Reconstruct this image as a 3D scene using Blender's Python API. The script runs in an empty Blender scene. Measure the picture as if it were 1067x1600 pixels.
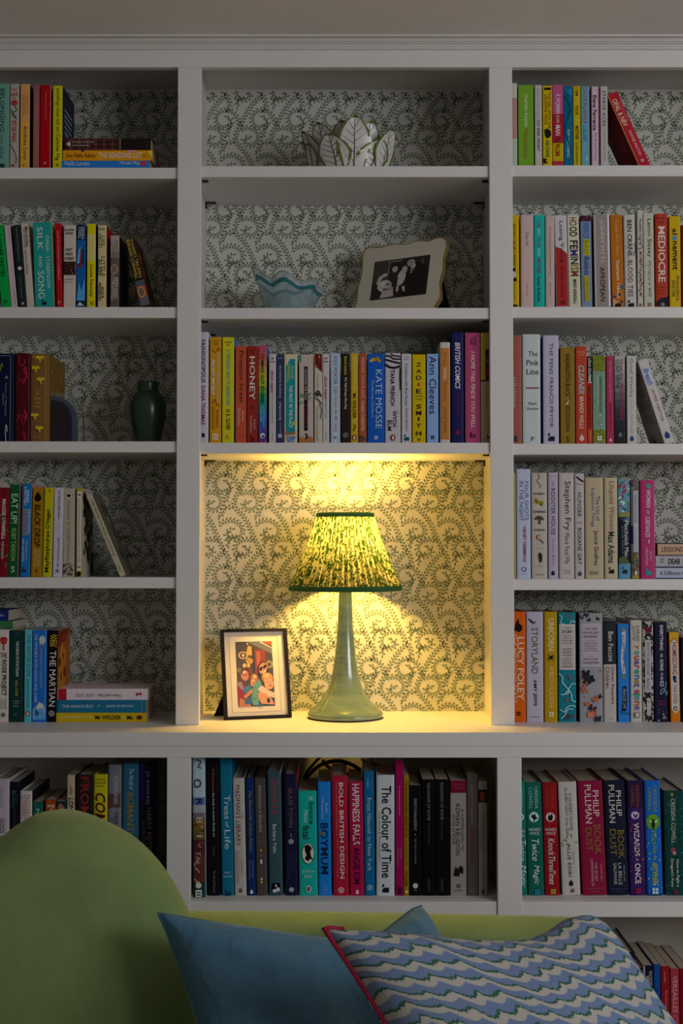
import bpy, math, random
import numpy as np
from mathutils import Vector, Matrix

# ------------------------------------------------------------------ camera, light, exposure
SC = bpy.context.scene
COL = SC.collection
F, CX, CY = 2028.0, 533.5, 800.0           # focal length in pixels of a 1067 x 1600 frame
CAM = Vector((0.0, -2.9, 1.28))
PITCH = math.radians(1.7)

cam = bpy.data.objects.new('camera', bpy.data.cameras.new('camera'))
COL.objects.link(cam)
cam.location = CAM
cam.rotation_euler = (math.pi / 2 + PITCH, 0, 0)
cam.data.sensor_fit = 'VERTICAL'
cam.data.sensor_height = 36.0
cam.data.lens = 36.0 * F / 1600.0
cam.data.clip_start = 0.05
SC.camera = cam

SC.view_settings.view_transform = 'Standard'
SC.view_settings.look = 'None'
SC.view_settings.gamma = 1.0
SC.view_settings.use_curve_mapping = False
SC.view_settings.exposure = 0.0

world = bpy.data.worlds.new('room_ambience')
SC.world = world
world.use_nodes = True
bgn = world.node_tree.nodes['Background']
bgn.inputs[0].default_value = (1.0, 0.95, 0.93, 1)
bgn.inputs[1].default_value = 0.095

def area(name, loc, target, sx, sy, power, col):
    d = bpy.data.lights.new(name, 'AREA')
    d.shape = 'RECTANGLE'; d.size = sx; d.size_y = sy
    d.energy = power; d.color = col
    o = bpy.data.objects.new(name, d); COL.objects.link(o)
    o.location = loc
    o.rotation_euler = (Vector(target) - Vector(loc)).to_track_quat('-Z', 'Y').to_euler()
    return o
area('window_daylight', (2.7, -2.9, 1.88), (-0.1, 0.1, 1.5), 2.0, 0.95, 44, (0.96, 0.97, 1.0))
BULB_STRENGTH = 235.0
BULB_COLOUR = (1.0, 0.59, 0.105, 1)

SC.cycles.diffuse_bounces = 8

# ------------------------------------------------------------------ measuring helpers
def ray(px, py):
    a = (px - CX) / F; b = (CY - py) / F
    return Vector((a, math.cos(PITCH) - b * math.sin(PITCH), math.sin(PITCH) + b * math.cos(PITCH)))
def at(px, py, Y):
    d = ray(px, py); t = (Y - CAM.y) / d.y
    return CAM + d * t
def X(px, Y, py=858): return at(px, py, Y).x
def Z(py, Y): return at(CX, py, Y).z
def Ydown(py, z):                                   # depth at which a level surface z is met
    d = ray(CX, py); t = (z - CAM.z) / d.z
    return CAM.y + d.y * t

# ------------------------------------------------------------------ colour and materials
def s2l(v): return v / 12.92 if v <= 0.04045 else ((v + 0.055) / 1.055) ** 2.4
def hexl(h): return tuple(s2l(int(h[i:i + 2], 16) / 255) for i in (0, 2, 4))
GAIN = 1.9
def alb(h):                                         # photograph tone of a dim room -> surface colour
    c = [v * GAIN for v in hexl(h)]
    m = max(c)
    if m > 0.82: c = [v * 0.82 / m for v in c]
    return (c[0], c[1], c[2], 1)
_mats = {}
def mat(name, col, rough=0.5, spec=0.3, **kw):
    key = (name, tuple(col), rough)
    if key in _mats: return _mats[key]
    m = bpy.data.materials.new(name); m.use_nodes = True
    b = m.node_tree.nodes['Principled BSDF']
    b.inputs['Base Color'].default_value = col
    b.inputs['Roughness'].default_value = rough
    b.inputs['Specular IOR Level'].default_value = spec
    for k, v in kw.items(): b.inputs[k.replace('_', ' ')].default_value = v
    _mats[key] = m
    return m
def ink(h): return mat('print_' + h, alb(h), 0.42, 0.09)
def nodes(m): return m.node_tree.nodes, m.node_tree.links

def paper_mat():
    m = mat('page_paper', (0.50, 0.43, 0.34, 1), 0.9, 0.1)
    N, L = nodes(m)
    tc = N.new('ShaderNodeTexCoord'); mp = N.new('ShaderNodeMapping')
    mp.inputs['Scale'].default_value = (900, 3, 3)
    nz = N.new('ShaderNodeTexNoise'); nz.inputs['Scale'].default_value = 1.0
    cr = N.new('ShaderNodeValToRGB')
    cr.color_ramp.elements[0].color = (0.33, 0.27, 0.20, 1); cr.color_ramp.elements[1].color = (0.62, 0.55, 0.45, 1)
    L.new(tc.outputs['Object'], mp.inputs[0]); L.new(mp.outputs[0], nz.inputs[0])
    L.new(nz.outputs[0], cr.inputs[0]); L.new(cr.outputs[0], N['Principled BSDF'].inputs['Base Color'])
    return m
PAPER = paper_mat()

def painted(name, col, rough=0.42):
    m = mat(name, col, rough, 0.35)
    N, L = nodes(m)
    tc = N.new('ShaderNodeTexCoord')
    nz = N.new('ShaderNodeTexNoise'); nz.inputs['Scale'].default_value = 14; nz.inputs['Detail'].default_value = 5
    mx = N.new('ShaderNodeMix'); mx.data_type = 'RGBA'
    mx.inputs[6].default_value = col; mx.inputs[7].default_value = tuple(c * 0.93 for c in col[:3]) + (1,)
    L.new(tc.outputs['Object'], nz.inputs[0]); L.new(nz.outputs[0], mx.inputs[0])
    L.new(mx.outputs[2], N['Principled BSDF'].inputs['Base Color'])
    bp = N.new('ShaderNodeBump'); bp.inputs['Strength'].default_value = 0.05; bp.inputs['Distance'].default_value = 0.002
    n2 = N.new('ShaderNodeTexNoise'); n2.inputs['Scale'].default_value = 160
    L.new(tc.outputs['Object'], n2.inputs[0]); L.new(n2.outputs[0], bp.inputs['Height']); L.new(bp.outputs[0], N['Principled BSDF'].inputs['Normal'])
    return m
PAINT = painted('white_eggshell_paint', (0.76, 0.74, 0.73, 1))
PAINT_IN = painted('white_cabinet_interior', (0.68, 0.65, 0.62, 1), 0.5)
CEIL = painted('ceiling_paint', (0.84, 0.81, 0.81, 1), 0.8)

# ------------------------------------------------------------------ mesh helpers
class MB:
    def __init__(s): s.v = []; s.f = []; s.m = []; s.mats = []
    def mi(s, m):
        if m not in s.mats: s.mats.append(m)
        return s.mats.index(m)
    def add(s, vs, fs, m):
        o = len(s.v); k = s.mi(m)
        s.v += [tuple(p) for p in vs]
        for f in fs: s.f.append(tuple(i + o for i in f)); s.m.append(k)
    def box(s, x0, x1, y0, y1, z0, z1, m):
        s.add([(x0, y0, z0), (x1, y0, z0), (x1, y1, z0), (x0, y1, z0), (x0, y0, z1), (x1, y0, z1), (x1, y1, z1), (x0, y1, z1)],
              [(0, 3, 2, 1), (4, 5, 6, 7), (0, 1, 5, 4), (1, 2, 6, 5), (2, 3, 7, 6), (3, 0, 4, 7)], m)
    def lathe(s, prof, m, n=48, cx=0, cy=0, closed=False):
        vs = []; fs = []
        for r, z in prof:
            for k in range(n):
                a = 2 * math.pi * k / n
                vs.append((cx + r * math.cos(a), cy + r * math.sin(a), z))
        for i in range(len(prof) - 1):
            for k in range(n):
                k2 = (k + 1) % n
                fs.append((i * n + k, i * n + k2, (i + 1) * n + k2, (i + 1) * n + k))
        s.add(vs, fs, m)
    def tube(s, pts, r, m, n=8):
        pts = [Vector(p) for p in pts]; vs = []; fs = []
        up = Vector((0.13, 0.31, 0.94))
        for i, p in enumerate(pts):
            t = (pts[min(i + 1, len(pts) - 1)] - pts[max(i - 1, 0)]).normalized()
            a = t.cross(up).normalized(); b = t.cross(a).normalized()
            rr = r[i] if isinstance(r, (list, tuple)) else r
            for k in range(n):
                w = 2 * math.pi * k / n
                vs.append(p + a * (rr * math.cos(w)) + b * (rr * math.sin(w)))
        for i in range(len(pts) - 1):
            for k in range(n):
                k2 = (k + 1) % n
                fs.append((i * n + k, i * n + k2, (i + 1) * n + k2, (i + 1) * n + k))
        fs.append(tuple(range(n))); fs.append(tuple((len(pts) - 1) * n + k for k in reversed(range(n))))
        s.add(vs, fs, m)
    def build(s, name, parent=None, smooth=False, bevel=0.0, subsurf=0, seg=2):
        me = bpy.data.meshes.new(name)
        me.from_pydata(s.v, [], s.f)
        for m in s.mats: me.materials.append(m)
        me.polygons.foreach_set('material_index', s.m)
        if smooth: me.polygons.foreach_set('use_smooth', [True] * len(s.f))
        me.update()
        o = bpy.data.objects.new(name, me); COL.objects.link(o)
        if parent is not None: o.parent = parent
        if bevel:
            b = o.modifiers.new('bevel', 'BEVEL'); b.width = bevel; b.segments = seg; b.limit_method = 'ANGLE'
        if subsurf:
            q = o.modifiers.new('subsurf', 'SUBSURF'); q.levels = subsurf; q.render_levels = subsurf
        return o
def thing(name, label, cat, loc=(0, 0, 0), group=None):
    o = bpy.data.objects.new(name, None); COL.objects.link(o)
    o.empty_display_size = 0.05
    o.location = loc
    tag(o, label, cat, group)
    return o
def tag(o, label, cat, group=None):
    o['label'] = label; o['category'] = cat
    if group: o['group'] = group
    return o
def structure(o, label=None, cat=None):
    o['kind'] = 'structure'
    if label: o['label'] = label
    if cat: o['category'] = cat
    return o
def spline(pts, n=8):                               # Catmull-Rom through points
    pts = [Vector(p) for p in pts]; out = []
    for i in range(len(pts) - 1):
        p0 = pts[max(i - 1, 0)]; p1 = pts[i]; p2 = pts[i + 1]; p3 = pts[min(i + 2, len(pts) - 1)]
        for k in range(n):
            t = k / n
            out.append(0.5 * ((2 * p1) + (p2 - p0) * t + (2 * p0 - 5 * p1 + 4 * p2 - p3) * t * t + (3 * p1 - p0 - 3 * p2 + p3) * t ** 3))
    out.append(pts[-1])
    return out
# ------------------------------------------------------------------ room
DEPTH = 0.25                                        # depth of the upper bays
YL = -0.115                                         # front face of the base cabinet
ZC = Z(1133, 0.0)                                   # worktop surface
ZTOP = Z(78, 0.0)                                   # underside of the cornice
ZCEIL = Z(54, -0.045)
XW = 2.4

mb = MB(); mb.box(-XW, XW, -3.6, DEPTH + 0.1, -0.05, 0.0, mat('pale_oak_floor', (0.52, 0.42, 0.32, 1), 0.5))
structure(mb.build('floor'), 'pale wooden floor below the shelves', 'floor')
mb = MB(); mb.box(-XW, XW, -3.6, DEPTH + 0.1, ZCEIL, ZCEIL + 0.05, CEIL)
structure(mb.build('ceiling'), 'plain grey-white ceiling above the bookcase', 'ceiling')

# wallpapered wall behind the open bays; the leaf print is part of the same mesh
def wallpaper():
    ground = mat('wallpaper_ground', (0.60, 0.585, 0.54, 1), 0.85, 0.1)
    print_m = mat('wallpaper_leaf_print', (0.165, 0.215, 0.14, 1), 0.85, 0.1)
    mb = MB()
    mb.box(-XW, XW, DEPTH, DEPTH + 0.08, 0.0, ZCEIL, ground)
    S = 0.0885 / 305.0                              # tile drawing units -> metres
    W, H = 305.0, 770.0
    vines = [
        # serpentine main stem (bottom to top)
        [(520, 870), (490, 800), (450, 715), (415, 635), (370, 565), (318, 510), (298, 465), (315, 405), (345, 350), (382, 270), (432, 190), (490, 122), (520, 100)],
        # spirals: two turn one way, two the other
        [(342, 372), (322, 300), (290, 245), (235, 222), (175, 228), (138, 268), (140, 325), (178, 365), (228, 362), (268, 335), (262, 296), (234, 286)],
        [(340, 392), (375, 372), (425, 370), (478, 395), (500, 445), (482, 500), (430, 522), (385, 505), (372, 470), (412, 448)],
        [(450, 690), (425, 560), (330, 620), (270, 602), (205, 622), (162, 655)],
        [(162, 655), (205, 618), (270, 602), (330, 622), (368, 668), (362, 730), (312, 760), (258, 752), (232, 716), (276, 682)],
        [(478, 785), (430, 765), (370, 768), (322, 800), (306, 850), (332, 898), (385, 902), (424, 880), (428, 848), (394, 836)],
    ]
    del vines[3]
    vines += [
        [(520, 840), (548, 900), (560, 945), (548, 985)],
        [(298, 512), (240, 490), (207, 520), (186, 572)],
        [(332, 752), (285, 744), (243, 772), (250, 808)],
        [(385, 897), (336, 890), (312, 916), (318, 952)],
        [(290, 348), (246, 364), (240, 396), (232, 430)],
    ]
    tile = []                                       # list of polygons in tile units
    def leaf(x, y, a, ln, wd):
        c, s_ = math.cos(a), math.sin(a)
        shape = [(0, 0), (0.30, 0.38), (0.65, 0.50), (0.93, 0.26), (1.0, 0.0), (0.80, -0.34), (0.40, -0.36)]
        tile.append([(x + (u * ln) * c - (v * wd) * s_, y + (u * ln) * s_ + (v * wd) * c) for u, v in shape])
    for vi, pts in enumerate(vines):
        cv = spline([(p[0], p[1], 0) for p in pts], 12)
        acc = 0; nxt = 10; side = 1
        for i in range(len(cv) - 1):
            a = cv[i]; b = cv[i + 1]; d = b - a; ln = d.length
            if ln == 0: continue
            t = d / ln; nrm = Vector((-t.y, t.x, 0)) * 1.6
            tile.append([(a.x + nrm.x, a.y + nrm.y), (a.x - nrm.x, a.y - nrm.y), (b.x - nrm.x, b.y - nrm.y), (b.x + nrm.x, b.y + nrm.y)])
            acc += ln
            while acc >= nxt:
                p = a + t * (ln - (acc - nxt))
                ang = math.atan2(t.y, t.x)
                leaf(p.x, p.y, ang + side * 0.9, 31, 15)
                side = -side
                nxt += 14.5
        e = cv[-1]; d = cv[-1] - cv[-3]
        if vi: leaf(e.x, e.y, math.atan2(d.y, d.x) + 0.3, 36, 16)
    x0, x1, z0, z1 = X(-90, DEPTH), X(1150, DEPTH), ZC - 0.01, Z(80, 0)
    # keep the phase of the photograph: spiral heads at px 355, py 754
    ox = at(310 + 240 / 5.335, 700 + 290 / 5.335, DEPTH)
    yl = DEPTH - 0.0004
    o = len(mb.v); k = mb.mi(print_m)
    i0 = math.floor((x0 - ox.x) / (W * S)) - 2; i1 = math.ceil((x1 - ox.x) / (W * S)) + 2
    j0 = math.floor((z0 - ox.z) / (H * S)) - 2; j1 = math.ceil((z1 - ox.z) / (H * S)) + 2
    for j in range(j0, j1):
        for i in range(i0, i1):
            bx = ox.x + i * W * S; bz = ox.z + j * H * S
            for poly in tile:
                q = [(bx + (px - 240) * S, bz - (py - 290) * S) for px, py in poly]
                if min(p[0] for p in q) < x0 or max(p[0] for p in q) > x1 or min(p[1] for p in q) < z0 or max(p[1] for p in q) > z1: continue
                n = len(mb.v)
                mb.v += [(p[0], yl, p[1]) for p in q]
                mb.f.append(tuple(range(n, n + len(q)))); mb.m.append(k)
    w = mb.build('wall_back')
    structure(w, 'wall papered with curling dark green leaf sprigs on off-white', 'wall')
wallpaper()

# cornice between bookcase and ceiling
def cornice():
    mb = MB()
    zs = [(78, 0.0), (76, -0.007), (73.5, -0.007), (72.5, -0.013), (70, -0.015), (67.5, -0.022), (66, -0.020), (64.5, -0.027), (61, -0.031), (60, -0.028), (58, -0.036), (56, -0.045), (53, -0.045)]
    prof = [(y, Z(p, y)) for p, y in zs]
    prof[0] = (0.0, ZTOP); prof[-1] = (-0.045, ZCEIL)
    prof += [(0.02, ZCEIL), (0.02, ZTOP)]
    n = len(prof)
    mb.add([(-XW, y, z) for y, z in prof] + [(XW, y, z) for y, z in prof],
           [(i, (i + 1) % n, n + (i + 1) % n, n + i) for i in range(n)] + [tuple(range(n))[::-1], tuple(range(n, 2 * n))], PAINT)
    structure(mb.build('trim_1'), 'stepped white cornice along the ceiling', 'cornice')
cornice()

# ------------------------------------------------------------------ upper bookcase
XA0, XA1 = X(275, 0), X(312, 0)                     # left stile
XB0, XB1 = X(766.5, 0), X(803, 0)                   # right stile
BAYW = XB0 - XA1
XL = XA0 - BAYW - 0.0; XR = XB1 + BAYW              # outer ends of the side bays
SF = 0.006                                          # shelf fronts sit a little behind the stiles
case = thing('bookcase', 'white built-in bookcase of three open bays standing on the worktop', 'bookcase', (0, DEPTH / 2, ZC))
def P(mbx, name, parent, **kw):
    o = mbx.build(name, parent, **kw)
    o.matrix_parent_inverse = Matrix.Translation(-parent.location)
    return o
ZRAIL = Z(105, 0)
for (a, b) in ((XL - 0.055, XL), (XA0, XA1), (XB0, XB1), (XR, XR + 0.055)):
    mb = MB(); mb.box(a, b, 0, 0.02, ZC, ZRAIL, PAINT); P(mb, 'stile', case, bevel=0.0015)
    m_ = (a + b) / 2
    mb = MB(); mb.box(m_ - 0.0135, m_ + 0.0135, 0.02, DEPTH, ZC, ZTOP - 0.002, PAINT_IN); P(mb, 'divider', case)
mb = MB(); mb.box(XL - 0.055, XR + 0.055, 0, 0.02, ZRAIL, ZTOP, PAINT); P(mb, 'top_rail', case, bevel=0.0015)
ztin = Z(84, 0.02)
mb = MB(); mb.box(XL - 0.03, XR + 0.03, 0.02, DEPTH, ztin, ZTOP - 0.001, PAINT_IN); P(mb, 'top_panel', case)
bays = {'L': (XL - 0.013, XA0 + 0.013), 'M': (XA1 - 0.013, XB0 + 0.013), 'R': (XB1 - 0.013, XR + 0.013)}
SHELF = {}
PEG = mat('shelf_peg_metal', (0.02, 0.018, 0.015, 1), 0.4)
for key, rows in {'L': ((262, 279), (479.5, 497), (689.5, 707), (902, 919.5)), 'M': ((260, 276), (481, 498), (692, 708.5)), 'R': ((258, 275.5), (479, 497), (692.5, 711), (905, 922))}.items():
    for i, (t, b) in enumerate(rows):
        x0, x1 = bays[key]
        zt = Z((t + b) / 2 - 8.6, SF); zb = Z((t + b) / 2 + 8.6, SF)
        mb = MB()
        c0, c1 = (x0 + 0.0005, x1 - 0.0005)
        f0, f1 = x0 + 0.0131, x1 - 0.0131           # notched round the stiles
        mb.box(f0, f1, SF, 0.0201, zb, zt, PAINT)
        mb.box(c0, c1, 0.0201, DEPTH - 0.002, zb, zt, PAINT)
        sh = P(mb, 'shelf', case, bevel=0.0012)
        SHELF[key, i + 1] = zt
        if key == 'M':
            for sx in (x0, x1):
                for yy in (0.035, DEPTH - 0.03):
                    mb = MB(); d = 0.017 if sx == x0 else -0.017
                    xa, xb = sorted((sx + d * 0.05, sx + d * 1.5))
                    mb.box(xa, xb, yy - 0.006, yy + 0.006, zb - 0.0035, zb - 0.0002, PEG)
                    xa, xb = sorted((sx + d * 0.02, sx + d * 0.22))
                    mb.box(xa, xb, yy - 0.006, yy + 0.006, zb - 0.014, zb - 0.0032, PEG)
                    mb.build('shelf_peg', sh)
# strips of peg holes on the sides of the middle bay
for sx, sg in ((XA1 - 0.013, 1), (XB0 + 0.013, -1)):
    for yy in (0.035, DEPTH - 0.03):
        mb = MB(); x = sx + sg * 0.0005
        cells = []; z = ZC + 0.05
        while z < SHELF['M', 1]:
            cells += [(z, z + 0.0176, PAINT_IN), (z + 0.0176, z + 0.022, PEG)]; z += 0.022
        zs = [c[0] for c in cells] + [cells[-1][1]]
        mb.v = [(x, yy + d, q) for q in zs for d in (-0.0022, 0.0022)]
        for i, c in enumerate(cells):
            f = (2 * i, 2 * i + 1, 2 * i + 3, 2 * i + 2); mb.f.append(f if sg < 0 else f[::-1]); mb.m.append(mb.mi(c[2]))
        P(mb, 'peg_hole_strip', case)

# ------------------------------------------------------------------ worktop with a cable notch at the back, base cabinet
ZRB = Z(1184, YL)
TH = 0.028
mb = MB()
nx0, nx1, ny = -0.065, 0.05, DEPTH - 0.03
mb.box(XL - 0.06, nx0, YL - 0.002, DEPTH, ZC - TH, ZC, PAINT)
mb.box(nx1, XR + 0.06, YL - 0.002, DEPTH, ZC - TH, ZC, PAINT)
mb.box(nx0, nx1, YL - 0.002, ny, ZC - TH, ZC, PAINT)
wt = mb.build('worktop')
tag(wt, 'long white painted worktop running between the bookcase and the base cabinet', 'worktop')

base = thing('base_cabinet', 'white open-fronted base cabinet of books below the worktop', 'cabinet', (0, 0.06, 0))
LB0, LB1 = X(262, YL), X(299, YL)
RB0, RB1 = X(775.5, YL), X(813.5, YL)
BW = RB0 - LB1
YLI = YL + 0.02
ZS = Z(1410, YL); ZSB = Z(1434, YL)
mb = MB(); mb.box(XL - 0.055, XR + 0.055, YL, YLI, ZRB, ZC - TH, PAINT); P(mb, 'apron_rail', base, bevel=0.001)
for (a, b) in ((LB0 - BW - 0.05, LB0 - BW), (LB0, LB1), (RB0, RB1), (RB1 + BW, RB1 + BW + 0.05)):
    mb = MB(); mb.box(a, b, YL, YLI, 0.0, ZRB, PAINT); P(mb, 'stile', base, bevel=0.0015)
    m_ = (a + b) / 2
    mb = MB(); mb.box(m_ - 0.0135, m_ + 0.0135, YLI, DEPTH, 0.0, ZC - TH, PAINT_IN); P(mb, 'divider', base)
bb = {'L': (LB0 - BW, LB0), 'M': (LB1, RB0), 'R': (RB1, RB1 + BW)}
ZLOW = 0.09
for key, (a, b) in bb.items():
    for zt, zb in ((ZS, ZSB), (ZLOW, ZLOW - 0.025)):
        mb = MB(); mb.box(a, b, YL + 0.004, YLI + 0.0001, zb, zt, PAINT); mb.box(a - 0.011, b + 0.011, YLI + 0.0001, DEPTH - 0.001, zb, zt, PAINT_IN)
        P(mb, 'shelf', base, bevel=0.0012)
    SHELF[key, 'base'] = ZS
SHELF['R', 'low'] = ZLOW
mb = MB(); mb.box(LB0 - BW, RB1 + BW, YL + 0.03, YL + 0.045, 0, ZLOW - 0.025, PAINT); P(mb, 'plinth', base)
# ------------------------------------------------------------------ books
ORD = ['first', 'second', 'third', 'fourth', 'fifth', 'sixth', 'seventh', 'eighth', 'ninth', 'tenth', 'eleventh', 'twelfth', 'thirteenth', 'fourteenth',
       'fifteenth', 'sixteenth', 'seventeenth', 'eighteenth', 'nineteenth', 'twentieth', 'twenty-first', 'twenty-second', 'twenty-third', 'twenty-fourth', 'twenty-fifth', 'twenty-sixth']
DIM = {}
PENDING = []                                        # lettering is set once every text has been collected
ROW = {}
def row(bay, shelf, Y, where, d=0.13):
    ROW.update(z=SHELF[bay, shelf], Y=Y, where=where, n=0, d=d)

def T(s, ya, yb, cx, h, col, st=''): return ('T', s, ya, yb, cx, h, col, st)
def R(ya, yb, xa, xb, col): return ('R', ya, yb, xa, xb, col)
def O(y, cx, ry, rx, col): return ('O', y, cx, ry, rx, col)
def G(col, *pts): return ('G', col, pts)
def S(col, w, *pts): return ('S', col, w, pts)
def N(ya, yb, n, cols, sz, seed, shape='leaf'): return ('N', ya, yb, n, cols, sz, seed, shape)
def M(y, col, cx=0.5, r=3.2, kind='bar'): return ('M', y, col, cx, r, kind)

def book_body(root, w, h, d, col, side, hb):
    t = 0.0024 if hb else 0.0008
    t = min(t, w * 0.16)
    bulge = 0.0022 if hb else 0.0007
    pw = 6 if hb else 8
    prof = lambda x: bulge * min(1.0, abs(2 * x / w)) ** pw
    K = 13
    xs = [w / 2 * math.sin(math.pi / 2 * (2 * k / (K - 1) - 1)) for k in range(K)]
    outer = [(x, prof(x)) for x in xs]
    poly = [(-w / 2, d)] + outer + [(w / 2, d)]
    inner = [(w / 2 - t, d), (w / 2 - t, t + bulge + 0.0006), (-w / 2 + t, t + bulge + 0.0006), (-w / 2 + t, d)]
    mb = MB(); ms = ink(side) if side else ink(col); mc = ink(col)
    n = len(poly); m = len(inner)
    vs = [(x, y, 0) for x, y in poly] + [(x, y, h) for x, y in poly] + [(x, y, 0) for x, y in inner] + [(x, y, h) for x, y in inner]
    fs = []; fm = []
    for i in range(n - 1):
        fs.append((i, i + 1, n + i + 1, n + i)); fm.append(ms if i in (0, n - 2) else mc)
    a = 2 * n
    for i in range(m - 1):
        fs.append((a + i, a + i + 1, a + m + i + 1, a + m + i)); fm.append(mc)
    fs.append((n - 1, a, a + m, 2 * n - 1)); fm.append(ms)          # fore-edge of the right board
    fs.append((0, n, a + 2 * m - 1, a + m - 1)); fm.append(ms)      # of the left board
    ring0 = list(range(0, n)) + list(range(a, a + m)); ring1 = list(range(n, 2 * n)) + list(range(a + m, a + 2 * m))
    fs.append(tuple(ring0[::-1])); fm.append(mc); fs.append(tuple(ring1)); fm.append(mc)
    mb.v = vs
    for f, q in zip(fs, fm): mb.f.append(f); mb.m.append(mb.mi(q))
    mb.build('cover', root)
    zi = 0.003 if hb else 0.0004
    yi = 0.003 if hb else 0.0003
    mb = MB(); e = 0.0001
    mb.box(-w / 2 + t + e, w / 2 - t - e, t + bulge + 0.0008, d - yi, zi, h - zi, PAPER)
    mb.build('page_block', root)
    return prof

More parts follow.
